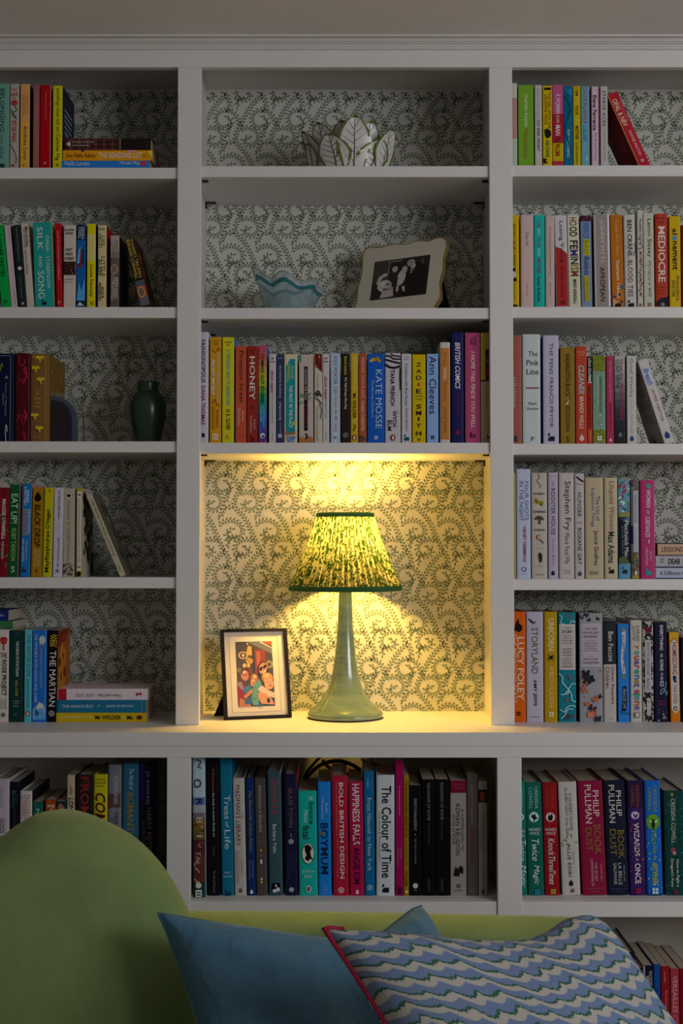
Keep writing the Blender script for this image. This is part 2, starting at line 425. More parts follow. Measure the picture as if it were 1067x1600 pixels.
PARTN = {'R': 'spine_panel', 'O': 'spine_emblem', 'G': 'spine_artwork', 'S': 'spine_artwork', 'N': 'spine_artwork', 'M': 'publisher_mark'}
def spine_items(root, items, w, h, prof, conv, px):
    """conv: pixel along the spine -> local height.  px: metres per pixel."""
    layer = [0]
    def surf(x, lay): return prof(max(-w / 2, min(w / 2, x))) - 0.0003 - 0.00022 * lay
    for it in items:
        layer[0] += 1; lay = layer[0]; k = it[0]
        if k == 'T':
            PENDING.append((root, it, w, h, prof, conv, px, lay)); continue
        mb = MB()
        fx = lambda f: (f - 0.5) * w
        cl = lambda z: max(0.0004, min(h - 0.0004, z))
        if k == 'R':
            _, ya, yb, xa, xb, col = it
            za, zb = cl(conv(yb)), cl(conv(ya)); n = 9
            xs = [fx(xa) + (fx(xb) - fx(xa)) * (0.5 + 0.5 * math.sin(math.pi * (i / n - 0.5))) for i in range(n + 1)]
            mb.add([(x, surf(x, lay), z) for x in xs for z in (za, zb)], [(2 * i, 2 * i + 2, 2 * i + 3, 2 * i + 1) for i in range(n)], ink(col))
        elif k == 'O':
            _, y, cx, ry, rx, col = it; n = 20; z0 = conv(y); x0 = fx(cx)
            vs = [(x0, surf(x0, lay), z0)]
            for i in range(n):
                a = 2 * math.pi * i / n; x = x0 + rx * px * math.cos(a); vs.append((x, surf(x, lay), cl(z0 + ry * px * math.sin(a))))
            mb.add(vs, [(0, 1 + i, 1 + (i + 1) % n) for i in range(n)], ink(col))
        elif k == 'G':
            _, col, pts = it
            lim = w / 2 * 0.94; vs = [(max(-lim, min(lim, fx(a))), -0.0003 - 0.00022 * lay, cl(conv(b))) for a, b in pts]
            mb.add(vs, [tuple(range(len(vs)))], ink(col))
        elif k == 'S':
            _, col, wd, pts = it
            cv = spline([(fx(a), 0, conv(b)) for a, b in pts], 6); vs = []; r = wd * px / 2
            for i, p in enumerate(cv):
                t = (cv[min(i + 1, len(cv) - 1)] - cv[max(i - 1, 0)]).normalized(); nx, nz = -t.z * r, t.x * r
                for sg in (1, -1):
                    x = max(-w / 2, min(w / 2, p.x + sg * nx)); vs.append((x, surf(x, lay), cl(p.z + sg * nz)))
            mb.add(vs, [(2 * i, 2 * i + 1, 2 * i + 3, 2 * i + 2) for i in range(len(cv) - 1)], ink(col))
        elif k == 'N':
            _, ya, yb, n, cols, sz, seed, shape = it
            rg = random.Random(seed)
            for i in range(n):
                x0 = (rg.random() - 0.5) * w * 0.86; z0 = cl(conv(ya + (yb - ya) * (i + rg.random()) / n)); a = rg.random() * 6.283
                s_ = sz * px * (0.7 + 0.6 * rg.random()); c = ink(rg.choice(cols))
                if shape == 'leaf': base_ = [(-1, 0), (-0.4, 0.36), (0.3, 0.4), (1, 0), (0.3, -0.3), (-0.4, -0.36)]
                elif shape == 'fly': base_ = [(0, 0.1), (-0.5, 0.9), (-1.1, 0.75), (-0.85, 0.1), (-0.9, -0.7), (-0.3, -0.8), (0, -0.2), (0.3, -0.8), (0.9, -0.7), (0.85, 0.1), (1.1, 0.75), (0.5, 0.9)]
                elif shape == 'dot': base_ = [(math.cos(q), math.sin(q)) for q in [0.9 * j for j in range(7)]]
                else: base_ = [(-1, -0.16), (1, -0.16), (1, 0.16), (-1, 0.16)]
                if shape == 'fly': a = rg.choice([0, 0.5, -0.5])
                vs = []
                for u, v in base_:
                    x = x0 + s_ * (u * math.cos(a) - v * math.sin(a)); z = cl(z0 + s_ * (u * math.sin(a) + v * math.cos(a)))
                    x = max(-w / 2 + 0.0002, min(w / 2 - 0.0002, x)); vs.append((x, surf(x, lay), z))
                mb.add(vs, [tuple(range(len(vs)))], c)
        elif k == 'M':
            _, y, col, cx, r, kind = it; z0 = cl(conv(y)); x0 = fx(cx); r = r * px; q = ink(col)
            Yv = lambda x: surf(x, lay)
            def po(pts): mb.add([(x0 + u * r, Yv(x0 + u * r), cl(z0 + v * r)) for u, v in pts], [tuple(range(len(pts)))], q)
            if kind == 'bar':
                for v in (-0.7, 0.0, 0.7): po([(-1, v - 0.22), (1, v - 0.22), (1, v + 0.22), (-1, v + 0.22)])
            elif kind == 'bird':
                po([(-0.9, -1.2), (1, -1.2), (1.0, 0.2), (-0.3, 0.2), (-0.9, -0.3)]); po([(-1.1, 0.3), (-0.3, 0.4), (-0.5, 1.4), (-0.8, 1.0)])
            elif kind == 'ring':
                n = 18; vs = []
                for i in range(n):
                    a = 2 * math.pi * i / n
                    for rr in (1, 0.72): vs.append((x0 + r * rr * math.cos(a), Yv(x0 + r * rr * math.cos(a)), cl(z0 + r * rr * math.sin(a))))
                mb.add(vs, [(2 * i, 2 * i + 1, 2 * ((i + 1) % n) + 1, 2 * ((i + 1) % n)) for i in range(n)], q)
                po([(-0.3, -0.4), (0.3, -0.4), (0.3, 0.4), (-0.3, 0.4)])
            elif kind == 'penguin':
                vs = [(math.cos(2 * math.pi * i / 18) * 0.78, math.sin(2 * math.pi * i / 18)) for i in range(18)]; po(vs)
                q = ink('d8d2c8'); Yv = lambda x: surf(x, lay + 1)
                po([(-0.25, -0.6), (0.25, -0.6), (0.35, 0.0), (0.1, 0.6), (-0.12, 0.55), (-0.35, 0.0)])
            elif kind == 'squares':
                for u in (-0.5, 0.5):
                    for v in (-0.5, 0.5): po([(u - 0.4, v - 0.4), (u + 0.4, v - 0.4), (u + 0.4, v + 0.4), (u - 0.4, v + 0.4)])
            elif kind == 'drop':
                po([(0, 1.5), (-0.6, 0.6), (-0.85, 0), (-0.7, -0.6), (-0.2, -0.95), (0.2, -0.95), (0.7, -0.6), (0.85, 0), (0.6, 0.6)])
        mb.build(PARTN[k], root)

def bk(x0, x1, yt, col, desc, *items, lean=0, side=None, hb=0, d=None, Y=None, h=None):
    """x0,x1 and yt: left, right and top of the spine in photograph pixels (x at the shelf)."""
    Y = ROW['Y'] if Y is None else Y
    d = d or ROW['d'] + (0.02 if hb else 0)
    z = ROW['z']; py = 858
    zt = Z(yt, Y); H = zt - z
    ybot = CY - F * math.tan(math.atan2(z - CAM.z, Y - CAM.y) - PITCH)
    xa = at(x0, ybot, Y).x; xb = at(x1, ybot, Y).x
    w = (xb - xa) - 0.0006
    th = 0.0
    if lean:
        dx = lean * (Y - CAM.y) / F
        th = math.asin(max(-0.6, min(0.6, dx / (H + 0.0)))) * 1.0
        h_ = (H - (w * abs(math.sin(th)) if abs(th) > 0.1 else w * abs(math.sin(th)))) / math.cos(th) if abs(th) > 0.1 else H
        w = w * (math.cos(th) if abs(th) > 0.1 else 1)
        H2 = h_
    else: H2 = H
    ROW['n'] += 1
    name = 'hardback_book' if hb else 'paperback_book'
    label = '%s, %s from left, %s' % (desc, ORD[ROW['n'] - 1], ROW['where'])
    root = thing(name, label, 'book', ((xa + xb) / 2, Y, z), 'books on ' + ROW['where'])
    if th:
        # turn about the corner the book stands on
        c = -w / 2 if th < 0 else w / 2
        root.rotation_euler = (0, th, 0)
        base_x = xa if th < 0 else xb
        root.location = (base_x - c * math.cos(th), Y, z + c * math.sin(th) + 0.0002)
    else: root.location.z = z + 0.0002
    prof = book_body(root, w, H2, d, col, side, hb)
    ct = math.cos(th)
    spine_items(root, items, w, H2, prof, lambda yy: (Z(yy, Y) - z) / ct, (Y - CAM.y) / F)
    DIM[root.name] = (w, H2, d, side or col)
    return root

def lay(x0, x1, ya, yb, z, Y, col, label, *items, hb=0, side=None, d=0.13, group=None, name=None):
    """a book lying flat, spine to the room; returns its top height"""
    L_ = X(x1, Y, (ya + yb) / 2) - X(x0, Y, (ya + yb) / 2)
    th_ = abs(Z(ya, Y) - Z(yb, Y)) if yb is not None else ya
    root = thing('hardback_book' if hb else 'paperback_book', label, 'book', (0, 0, 0), group)
    root.rotation_euler = (0, -math.pi / 2, 0)
    xr = X(x1, Y, ya)
    root.location = (xr, Y, z + th_ / 2 + 0.0002)
    prof = book_body(root, th_, L_, d, col, side, hb)
    spine_items(root, items, th_, L_, prof, lambda xx: xr - X(xx, Y, ya), (Y - CAM.y) / F)
    return z + th_ + 0.0003

def cover_art(root, side, shapes):
    """print on the left (-1) or right (1) board: shapes of (colour, points); points run 0..1 from spine to fore-edge and from foot to head"""
    w, h, d, ground = DIM[root.name]; mb = MB()
    shapes = [(ground, [(0, 0.005), (1, 0.005), (1, 0.995), (0, 0.995)])] + list(shapes)
    for i, (c, pts) in enumerate(shapes):
        mb.add([(side * (w / 2 + 0.00025 + 0.00005 * i), 0.003 + a * (d - 0.005), b * h) for a, b in pts], [tuple(range(len(pts)))], ink(c))
    mb.build('cover_art', root)
def blots(n, cols, seed, a0, a1, b0, b1, r):
    rg = random.Random(seed); out = []
    for i in range(n):
        ca = a0 + (a1 - a0) * rg.random(); cb = b0 + (b1 - b0) * rg.random(); q = r * (0.6 + 0.8 * rg.random()); ph = rg.random() * 6
        out.append((rg.choice(cols), [(min(1, max(0, ca + q * 1.4 * (1 + 0.25 * math.sin(3 * t + ph)) * math.cos(t))), min(0.99, max(0.01, cb + q * (1 + 0.25 * math.sin(2 * t + ph)) * math.sin(t)))) for t in [2 * math.pi * k / 14 for k in range(14)]]))
    return out
def lines(cols, a0, a1, b0, b1, n, seed):
    rg = random.Random(seed); out = []
    for i in range(n):
        b = b1 - (b1 - b0) * i / n
        if i % 6 == 5: continue
        e = a1 - (a1 - a0) * (0.5 if i % 6 == 4 else 0.12 * rg.random()); t = (b1 - b0) / n * 0.34
        out.append((rg.choice(cols), [(a0, b), (e, b), (e, b + t), (a0, b + t)]))
    return out

# lettering: every distinct text becomes one curve, is meshed once and then fitted to its place
def set_lettering():
    shapes = {}
    for q in PENDING:
        s, st = q[1][1], q[1][7]
        key = (s, 'b' in st, 'i' in st)
        if key in shapes: continue
        cu = bpy.data.curves.new('lettering', 'FONT'); cu.body = s; cu.resolution_u = 2
        if 'b' in st: cu.offset = 0.014
        if 'i' in st: cu.shear = 0.25
        o = bpy.data.objects.new('lettering', cu); COL.objects.link(o); shapes[key] = o
    bpy.context.view_layer.update()
    dg = bpy.context.evaluated_depsgraph_get()
    geo = {}
    for key, o in shapes.items():
        me = o.evaluated_get(dg).to_mesh()
        v = np.array([tuple(x.co) for x in me.vertices]) if len(me.vertices) else np.zeros((0, 3))
        f = [tuple(p.vertices) for p in me.polygons]
        geo[key] = (v, f); o.evaluated_get(dg).to_mesh_clear()
    for o in shapes.values():
        cu = o.data; bpy.data.objects.remove(o); bpy.data.curves.remove(cu)
    for root, it, w, h, prof, conv, px, lay_ in PENDING:
        _, s, ya, yb, cx, hh, col, st = it
        v, f = geo[(s, 'b' in st, 'i' in st)]
        if not len(f): continue
        lo = v.min(0); hi = v.max(0); u = (v[:, 0] - lo[0]) / max(1e-6, hi[0] - lo[0]); q = (v[:, 1] - lo[1]) / max(1e-6, hi[1] - lo[1])
        x0 = (cx - 0.5) * w
        if 'u' in st:                               # upright line: hh = width in px, ya..yb its height
            x = x0 + (u - 0.5) * hh * px; z = conv(yb) + q * (conv(ya) - conv(yb))
        elif 'r' in st:                             # reads upwards
            x = x0 - (q - 0.5) * hh * px; z = conv(yb) + u * (conv(ya) - conv(yb))
        else:
            x = x0 + (q - 0.5) * hh * px; z = conv(ya) + u * (conv(yb) - conv(ya))
        x = np.clip(x, -w / 2 + 0.0002, w / 2 - 0.0002); z = np.clip(z, 0.0004, h - 0.0004)
        y = [prof(a) - 0.0003 - 0.00022 * lay_ for a in x]
        mb = MB(); mb.add(list(zip(x.tolist(), y, z.tolist())), f, ink(col))
        mb.build('author_name' if 'a' in st else 'spine_title' if 't' in st else 'spine_lettering', root)
W_ = 'b8b0aa'; K_ = '0c0a0c'
# ---- left bay, top shelf
row('L', 1, 0.035, 'top shelf of left bay')
bk(-9, 14, 131, '567f76', 'sage green paperback with black spaced title', T('BELONGING', 139, 206, .52, 7, '1a2422', 't'), T('umi sinha', 211, 248, .52, 6, '2f4f4a', 'a'), R(256, 262, .35, .7, '1c2a28'))
bk(15, 29, 131, '8a8580', 'pale grey paperback with red lettering', T('MY', 138, 143, .5, 8, '9a2029', 'u'), T('NAME', 145, 151, .5, 11, '9a2029', 'u'), T('IS', 152.5, 155, .5, 5, '9a2029', 'u'), O(161, .5, 4.5, 5, '8a2a30'), S('2f4a25', 1.4, (.55, 166), (.8, 172), (.3, 178), (.75, 186), (.15, 172)), T('KIT DE WAAL', 189, 223, .5, 7, '96151f', 'ba'), S('33352b', 1, (.1, 226), (.5, 236), (.8, 248), (.7, 256)), O(259, .4, 2, 2, '8a1820'))
bk(31, 46, 131.5, 'c08a55', 'orange and gold paperback with brown title', R(190, 262, 0, 1, 'b58a35'), T('FRUIT OF', 150, 178, .7, 4, '8f5f38', 't'), T('THE LEMON', 148, 182, .35, 4, '8f5f38', 't'), T('Andrea Levy', 197, 250, .5, 7, '4a2a18', 'a'), M(259, '8a4420', .4, 1.6), side='1c2330')
bk(51, 61, 133, '7a4b46', 'dull rose brown narrow paperback', T('HOUSE OF SECRETS', 147, 225, .5, 4, '94645c', 't'), T('NOVEL', 228, 250, .5, 4, '94645c', 'a'), side='3a2220')
bk(62, 78, 133, '8c0611', 'plain bright red paperback', T('THE MUSEUM OF JOY', 142, 189, .55, 2.6, 'c07068', 't'), T('wh', 252, 257, .5, 4, 'c8a090', 'u'), side='b09080')
_b = bk(82, 97, 134, 'a49e12', 'chartreuse paperback with black script title', T('everything i never told you', 138, 207, .5, 8, '1f1f0c', 'ti'), T('Celeste Ng', 209, 251, .5, 8, '25250f', 'a'), M(258, '55520c', .5, 2.5, 'ring'), side='10152a')
cover_art(_b, 1, blots(7, ['3a4462', '5a6480'], 4, .1, .8, .3, .9, .02) + lines(['6a7288'], .15, .8, .35, .75, 6, 3))
zz = SHELF['L', 1]
zz = lay(96, 234, 252.5, 269, zz, 0.035, '1f62a4', 'blue paperback lying at the bottom of the pile, top shelf of left bay', T('Nella Larsen', 101, 140, .75, 7, 'b9c3c8', 't'), T('Nicola May', 187, 219, .75, 7, 'b9c3c8', 'a'), R(220, 228, .5, .95, 'a02c40'), group='books on top shelf of left bay', side='1a4f8a')
zz = lay(98.5, 238, 236, 252.3, zz, 0.035, 'b87d12', 'orange paperback lying second in the pile, top shelf of left bay', T('Sara Nisha Adams', 103, 149, .5, 7, '2a1c0a', 'ai'), T('THE READING LIST', 153, 222, .5, 9, 'd3cbb6', 'tb'), R(199, 214, .82, 1, 'b27d80'), G('c0b020', (.9, 229), (.97, 238), (.2, 238)), R(128, 131, .8, 1, '1d2a50'), O(227, .45, 3, 2.5, '8f6a1a'), group='books on top shelf of left bay', side='8a5a10')
zz = lay(100.5, 235.5, 217, 235.8, zz, 0.037, '1a1312', 'dark tartan paperback lying on top of the pile, top shelf of left bay', R(101, 188, .04, .96, '3b211e'), *[R(x, x + 4, .04, .96, '58322c') for x in (109, 122, 135, 148, 161, 174)], R(101, 188, .2, .34, '2a1513'), R(101, 188, .62, .76, '2a1513'), G('a59a90', (.25, 110), (.5, 103.5), (.75, 110)), T('THE SILENT COMPANIONS', 113, 148, .66, 2.4, '9d918a', 't'), T('LAURA PURCELL', 113, 141, .36, 2.4, '9d918a', 'a'), R(187, 189, .04, .96, '6a5a35'), T('h', 229, 231, .5, 6, '3f3a3a', 'u'), group='books on top shelf of left bay')

# ---- left bay, second shelf
row('L', 2, 0.035, 'second shelf of left bay')
bk(-14, 1, 352, '9c9690', 'white paperback cut off by frame, leaning', lean=-14)
bk(3, 17.5, 351, '068334', 'bright green paperback, black capitals, leaning left', T('& OTHER PARTIES', 366, 433, .5, 6.5, '08240f', 'tb'), M(472, '0a3a1a', .5, 3, 'ring'), lean=-14)
bk(18, 28, 352, '9a9196', 'white lilac narrow paperback leaning left', T('a novel', 358, 378, .8, 2, '6a5560'), T('publisher', 455, 475, .7, 2, '6a5560'), R(352, 479, .86, 1, 'b09aa0'), lean=-13, side='4a0a20')
bk(29, 42, 352, '141f20', 'dark green black paperback leaning left', T('Tales from the Perpetual City', 355, 408, .5, 4, '5f6c6a', 't'), O(420, .55, 3, 3, 'a7a8a2'), T('John Preston Fairweather', 432, 468, .5, 4, '4f5c5a', 'a'), M(475, '9a9a94', .6, 2, 'bar'), lean=-11)
bk(42.5, 54, 350, '9d948a', 'stone grey paperback with small serif title', T('The Unbearable Lightness of Being', 355, 428, .38, 4.2, '3d3833', 't'), T('Milan Kundera', 355, 386, .74, 4.2, '2a2522', 'ab'), lean=-11, side='7d756c')
bk(55, 85, 348, '1a7a76', 'wide teal paperback with white serif title', T('SILK', 355, 391, .36, 9, 'bcc4bc', 't'), T('AND', 400, 418, .36, 5, 'b0bdb5', 't'), T('SONG', 424, 467, .36, 10, 'bcc4bc', 't'), T('DANA', 370, 394, .75, 5.5, 'a8bdb4', 'a'), T('STABENOW', 401, 452, .75, 5.5, 'a8bdb4', 'a'), M(473, '0b2022', .5, 3.6, 'bird'), lean=-5, side='b39a42')
bk(89, 98, 349, '8c0d18', 'narrow crimson paperback with tiny title', T('GUIDE TO THE MUSEUM OF PEMBERLEY', 361, 438, .5, 3, 'b98078', 't'), T('p', 470, 476, .5, 4, 'b98078', 'u'), lean=-4)
bk(99, 118, 352, 'a19891', 'white paperback with dark picture band', T('PHILIPPE', 358, 361.5, .45, 15, '1b1716', 'uab'), T('SANDS', 363, 366.5, .45, 12, '1b1716', 'uab'), T('EAST', 388, 392.5, .45, 11, '15110f', 'ubt'), T('WEST', 395, 399.5, .45, 12, '15110f', 'ubt'), T('STREET', 402, 406.5, .5, 15, '15110f', 'ubt'), R(409, 430, 0, 1, '2a1616'), N(411, 428, 6, ['4a2c28', '6a4f48'], 2.5, 3), T('monumental', 435, 438, .48, 13, '3d3836', 'u'), T('The Times', 440, 442.5, .46, 12, '3d3836', 'u'))
bk(119, 133, 351, '0d4a86', 'blue paperback with red panel and white author', R(351, 375, 0, 1, '0c1c3c'), T('CRESSIDA', 354, 374, .72, 4.5, 'a0adb8', 'a'), T('COWELL', 355, 373, .34, 4.5, 'b8c4cc', 'a'), R(386, 418, .25, .6, '861a22'), T('DRAGON', 387, 417, .43, 3.6, '2c0c10', 't'), R(390, 414, .68, .82, '12233a'), G('4f93c0', (0, 412), (.2, 392), (.5, 384), (.35, 412)), G('3f86b8', (0, 470), (.3, 440), (.6, 455), (1, 432), (1, 470)), R(470, 479, 0, 1, '0a1a30'), G('a5bcca', (.1, 478), (.4, 472), (.9, 478)))
bk(135.5, 149, 350, 'a7a012', 'yellow paperback with pale title block', R(367, 407, 0, 1, 'aaa27a'), T('TRESPASSES', 369, 406, .5, 9, 'a39c1a', 'bt'), T('Louise Kennedy', 414, 464, .5, 7, '23220c', 'a'), M(474, '6d6910', .6, 3), side='12100c')
bk(152.5, 166, 352, 'a39a72', 'cream paperback with green and black words', T('LIFE', 369, 385, .6, 5, '2a2a1e', 't'), T('HACKS', 366, 388, .26, 4.6, '2a2a1e', 't'), T('LITTLE', 401, 432, .62, 6, '24402a', 't'), T('ALIEN', 405, 430, .25, 6.2, '1f4426', 'tb'), T('ALICE', 448, 466, .6, 4.6, '1d1c15', 'ab'), T('FRANKLIN', 442, 470, .26, 4.4, '1d1c15', 'ab'), T('SUN', 357, 360, .45, 8, '2a2a1e', 'ub'), side='780a0a', d=0.135)
bk(172, 186, 368, '857c74', 'grey paperback with oval badge', R(402, 479, 0, 1, '4d443c'), R(395, 403, 0, 1, '6b6159'), T('SHARPE', 375, 397, .72, 4.6, '5d564e', 't'), T('COMPANY', 379, 408, .32, 4.6, '5d564e', 't'), O(421, .45, 7.5, 5.5, '9a9088'), O(421, .45, 6.5, 4.5, '5d4f46'), T('BERNARD', 434, 467, .7, 5, 'aaa297', 'a'), T('CORNWELL', 430, 470, .3, 5, 'aaa297', 'a'), side='14100f')
_b = bk(221, 236, 371, '1c130e', 'dark paperback with gilt lettering, leaning alone', R(440, 448, 0, 1, '3a4048'), R(448, 466, 0, 1, '7a4030'), R(466, 479, 0, 1, '4a4a50'), T("SHARPE'S TRIUMPH", 376, 436, .72, 5, '9a8436', 't'), T('BERNARD CORNWELL', 376, 437, .3, 4.6, 'a58d3c', 'a'), O(458, .45, 8.5, 5.5, 'a88a4a'), O(458, .45, 7.2, 4.4, '55443f'), lean=-27, side='3a1c12')
cover_art(_b, 1, blots(10, ['5a2a14', '2a1c14', '6d3c1c'], 3, .1, .9, .1, .9, .07))

# ---- left bay, third shelf
row('L', 3, 0.035, 'third shelf of left bay', d=0.15)
bk(-12, 21, 552.5, '0b1028', 'navy hardback edged with fine gilt line', R(556, 689, .83, .855, '56636f'), R(555.5, 556.5, 0, .85, '56636f'), T('Tales of Mystery', 598, 650, .62, 3, '76808a', 't'), T('& Imagination', 615, 632, .5, 3, '76808a', 't'), S('6a6a2a', 1.2, (.36, 580), (.42, 568), (.46, 574)), S('8f968e', 1.2, (.66, 690), (.62, 676), (.66, 664), (.72, 675)), S('7f868e', 1, (.6, 592), (.66, 588), (.72, 592)), hb=1)
bk(23, 46, 552, '3a0d11', 'dark red hardback with pink sprigs', S('851a30', 1.3, (.3, 556), (.25, 566), (.5, 572), (.65, 566), (.6, 560)), S('9a1838', 1.6, (.5, 596), (.8, 588), (.6, 580), (.7, 574), (.85, 592)), S('7a1a2c', 1.2, (.15, 602), (.3, 592), (.6, 600), (.7, 592)), S('9a1838', 1.6, (.5, 648), (.8, 655), (.65, 640), (.85, 650)), S('851a30', 1.2, (.15, 660), (.3, 648), (.6, 664), (.75, 645)), S('8a1a30', 1.4, (.5, 676), (.75, 688), (.62, 672)), T('LITTLE', 616, 619, .4, 8, '5c1a20', 'u'), T('WOMEN', 627, 630, .4, 13, '5c1a20', 'u'), R(553, 689, .9, .92, '561418'), hb=1)
bee = lambda x, y: [O(y, x, 3.2, 2.4, 'a38d1a'), G('a38d1a', (x - .22, y - 3), (x - .05, y - 4.5), (x + .02, y), (x - .2, y + 1)), G('a38d1a', (x + .22, y - 3), (x + .05, y - 4.5), (x + .0, y), (x + .2, y + 1)), G('8d7914', (x - .06, y + 2), (x + .06, y + 2), (x + .1, y + 6), (x - .02, y + 6.5))]
_b = bk(47, 76, 553, '5f4424', 'bronze hardback stamped with golden bees', R(557, 558, .04, .85, '9a8424'), R(557, 689, .80, .825, '9a8424'), *bee(.5, 560), *bee(.28, 576), *bee(.56, 594), *bee(.26, 650), *bee(.52, 670), T('the', 610, 612, .42, 5, '93803a', 'u'), T('GREAT', 614.5, 617.5, .42, 8, '93803a', 'ut'), T('Stories', 621, 625, .42, 11, '93803a', 'ut'), T('& fables', 628, 631, .42, 9, '93803a', 'u'), T('collected', 634, 637, .42, 10, '93803a', 'ua'), T('press', 683, 685, .42, 9, '7d6a30', 'u'), hb=1, side='5a4213')
cover_art(_b, 1, blots(16, ['7d6614', '8a721a'], 6, .1, .9, .08, .92, .022) + [('7d6614', [(.08, .97), (.92, .97), (.92, .975), (.08, .975)])])

# ---- left bay, fourth shelf
row('L', 4, 0.035, 'fourth shelf of left bay')
bk(-6, 12, 762, '5f1016', 'red patterned paperback with white capitals', N(766, 898, 26, ['3a1c2c', '7c1820', '2a3040', '4c4a30'], 4, 5), T("MAGGIE O'FARRELL", 780, 843, .55, 6, 'c2bcb6', 'ab'), T('THE MARRIAGE', 846, 873, .5, 3.6, 'b0a8a0', 't'), lean=2)
bk(12, 27.5, 757, '0b4222', 'dark green paperback with pale capitals', T('EAT UP!', 772, 818, .5, 10, '9fb8a0', 't'), T('RUBY TANDOH', 826, 876, .5, 7, '7d9a5c', 'a'), T('S', 885, 894.5, .5, 6, '9fb8a0', 'u'), lean=2.5, side='a8686e')
bk(31, 46, 756, '125a92', 'blue paperback with white lettering', T('SARAH', 766, 785, .62, 4, 'b0bcc4', 'ab'), T('& PARTNERS', 761, 790, .33, 4, 'b0bcc4', 'a'), R(795, 837, .1, .66, '5d6068'), T('SEASONAL', 796, 836, .8, 4, 'a8b4bc', 't'), *[R(y, y + 1, .1, .66, '3a5878') for y in (803, 812, 820, 829)], T('Departures from a', 845, 876, .6, 3.8, 'b0bcc4', 't'), T('new cold kitchen', 842, 878, .3, 3.8, 'b0bcc4', 't'), M(890, '0d2c4a', .4, 3.6, 'bird'), lean=3, side='8a6a5a')
bk(48, 65, 762, '7d5c10', 'ochre paperback with black drop and title', M(778, '120d06', .5, 6.5, 'drop'), T('BLACK DROP', 788, 855, .5, 9.5, '191208', 'tbi'), T('LEONORA', 857, 885, .7, 4.6, 'a3925c', 'a'), T('NATTRASS', 858, 886, .35, 4.6, 'a3925c', 'a'), G('1d1508', (.4, 889), (.65, 892), (.4, 896), (.52, 892)), lean=2)
bk(66, 80, 762, '96900f', 'yellow paperback, black title reading upwards', T('Mayflies', 858, 894.5, .52, 8.5, '17160a', 'rtb'), T("Andrew O'Hagan", 796, 858.5, .52, 8, '17160a', 'rab'), T('ff', 765, 769, .6, 3, '2a280c', 'u'), lean=2.5, side='aaa490')
bk(82, 97, 762, '9b97a2', 'white lilac paperback with tiny black capitals', T('WHY I AM NO LONGER TALKING', 766, 811, .55, 3, '16151a', 'tb'), T('TO PEOPLE', 815, 833, .5, 2.6, '8c8892'), T('ABOUT RACE Reni Lodge', 840, 886, .55, 3, '16151a', 'ab'), M(892, '3a3840', .5, 2.6, 'ring'), lean=1.5)
bk(98, 116, 763, '8b8376', 'beige grey paperback with round emblem', O(774.5, .48, 6.5, 6.5, '6f6a60'), O(774.5, .48, 5.4, 5.4, 'a29a8c'), O(774.5, .48, 2.8, 3.4, '1a1714'), T('Colum McCann', 783, 812, .5, 4.5, '5d564c', 'a'), T('LET THE GREAT WORLD SPIN', 815, 876, .5, 4.5, '6d655a', 't'), N(881, 900, 44, ['28201e', '3c322e', '6e655c'], 2, 9))
_b = bk(118.5, 128, 763, '8a7812', 'thin mustard edged paperback with white strip', R(768, 892, .2, .85, 'a8a4a8'), R(772, 775, .35, .7, '5a2030'), T('MAX PORTER LANNY AND THE SILENCE OF THE GARDEN', 779, 880, .52, 2.6, '35323a', 't'), M(886, '1a1a1c', .5, 2, 'ring'), O(897, .5, 4, 3.4, '14100c'), side='8e887c', d=0.13)
cover_art(_b, 1, blots(26, ['0c0a0c', '14101a', '1c0c10'], 8, .1, .95, .08, .92, .06))
_b = bk(187.5, 198, 771, '8d8672', 'cream paperback leaning alone', T('Julian Barnes', 782, 812, .6, 4.4, '3c372d', 'a'), T('The Sense of an Ending', 815, 870, .55, 4.4, '4d463a', 't'), T('cape', 886, 896, .5, 3, '5a5346', 'u'), lean=-51, side='4a453c', d=0.12)
cover_art(_b, 1, blots(9, ['2a2624', '3a3430', '6d6656'], 5, .3, .95, .1, .9, .05) + lines(['2a2624'], .4, .9, .7, .85, 4, 2))

# ---- left bay, on the worktop
SHELF['L', 'top'] = SHELF['M', 'top'] = SHELF['R', 'top'] = ZC
row('L', 'top', 0.05, 'worktop row of left bay')
bk(-2, 13, 984, 'a49e98', 'white paperback with red lobster', O(999, .45, 4, 2.6, '8a1a1c'), S('8a1a1c', 2.4, (.3, 996), (.15, 1000), (.3, 1006)), S('8a1a1c', 2.4, (.6, 996), (.78, 1000), (.6, 1006)), G('8a1a1c', (.36, 1002), (.56, 1002), (.52, 1013), (.58, 1016), (.34, 1016), (.4, 1013)), T('THE', 1020, 1028, .5, 10, '16120f', 'ut'), T('ROSIE PROJECT', 1031, 1087, .5, 9, '16120f', 'tb'), T('GRAEME', 1091, 1108, .7, 4.2, '58783a', 'a'), T('SIMSION', 1092, 1108, .3, 4.2, '58783a', 'a'), M(1117, '1a1715', .5, 3.2, 'ring'))
bk(14, 35, 985, '0b2a28', 'very dark green paperback with white title', T('golden', 990, 992, .55, 7, '5a6a60', 'u'), T('THE SCIENCE OF STORYTELLING', 1002, 1057, .6, 4.4, 'a5aaa4', 'tb'), T('WILL STORR', 1063, 1088, .55, 4, '9a8a20', 'a'), T('from the author', 1094, 1096.5, .55, 9, '84908c', 'u'), T('writing for', 1098, 1100.5, .55, 9, '84908c', 'u'), T('lovers', 1102, 1104.5, .5, 8, '84908c', 'u'), T('wc', 1115, 1118, .5, 6, '4f5c58', 'u'), side='4a3c20')
bk(37.5, 49, 984, '3f8f9b', 'narrow sky blue paperback', T('THE WATER CURE', 992, 1057, .6, 5.6, '1d5664', 't'), T('SOPHIE MACKINTOSH', 1061, 1106, .5, 3.4, '1d4854', 'a'), M(1115, '7a3018', .5, 4.2, 'penguin'))
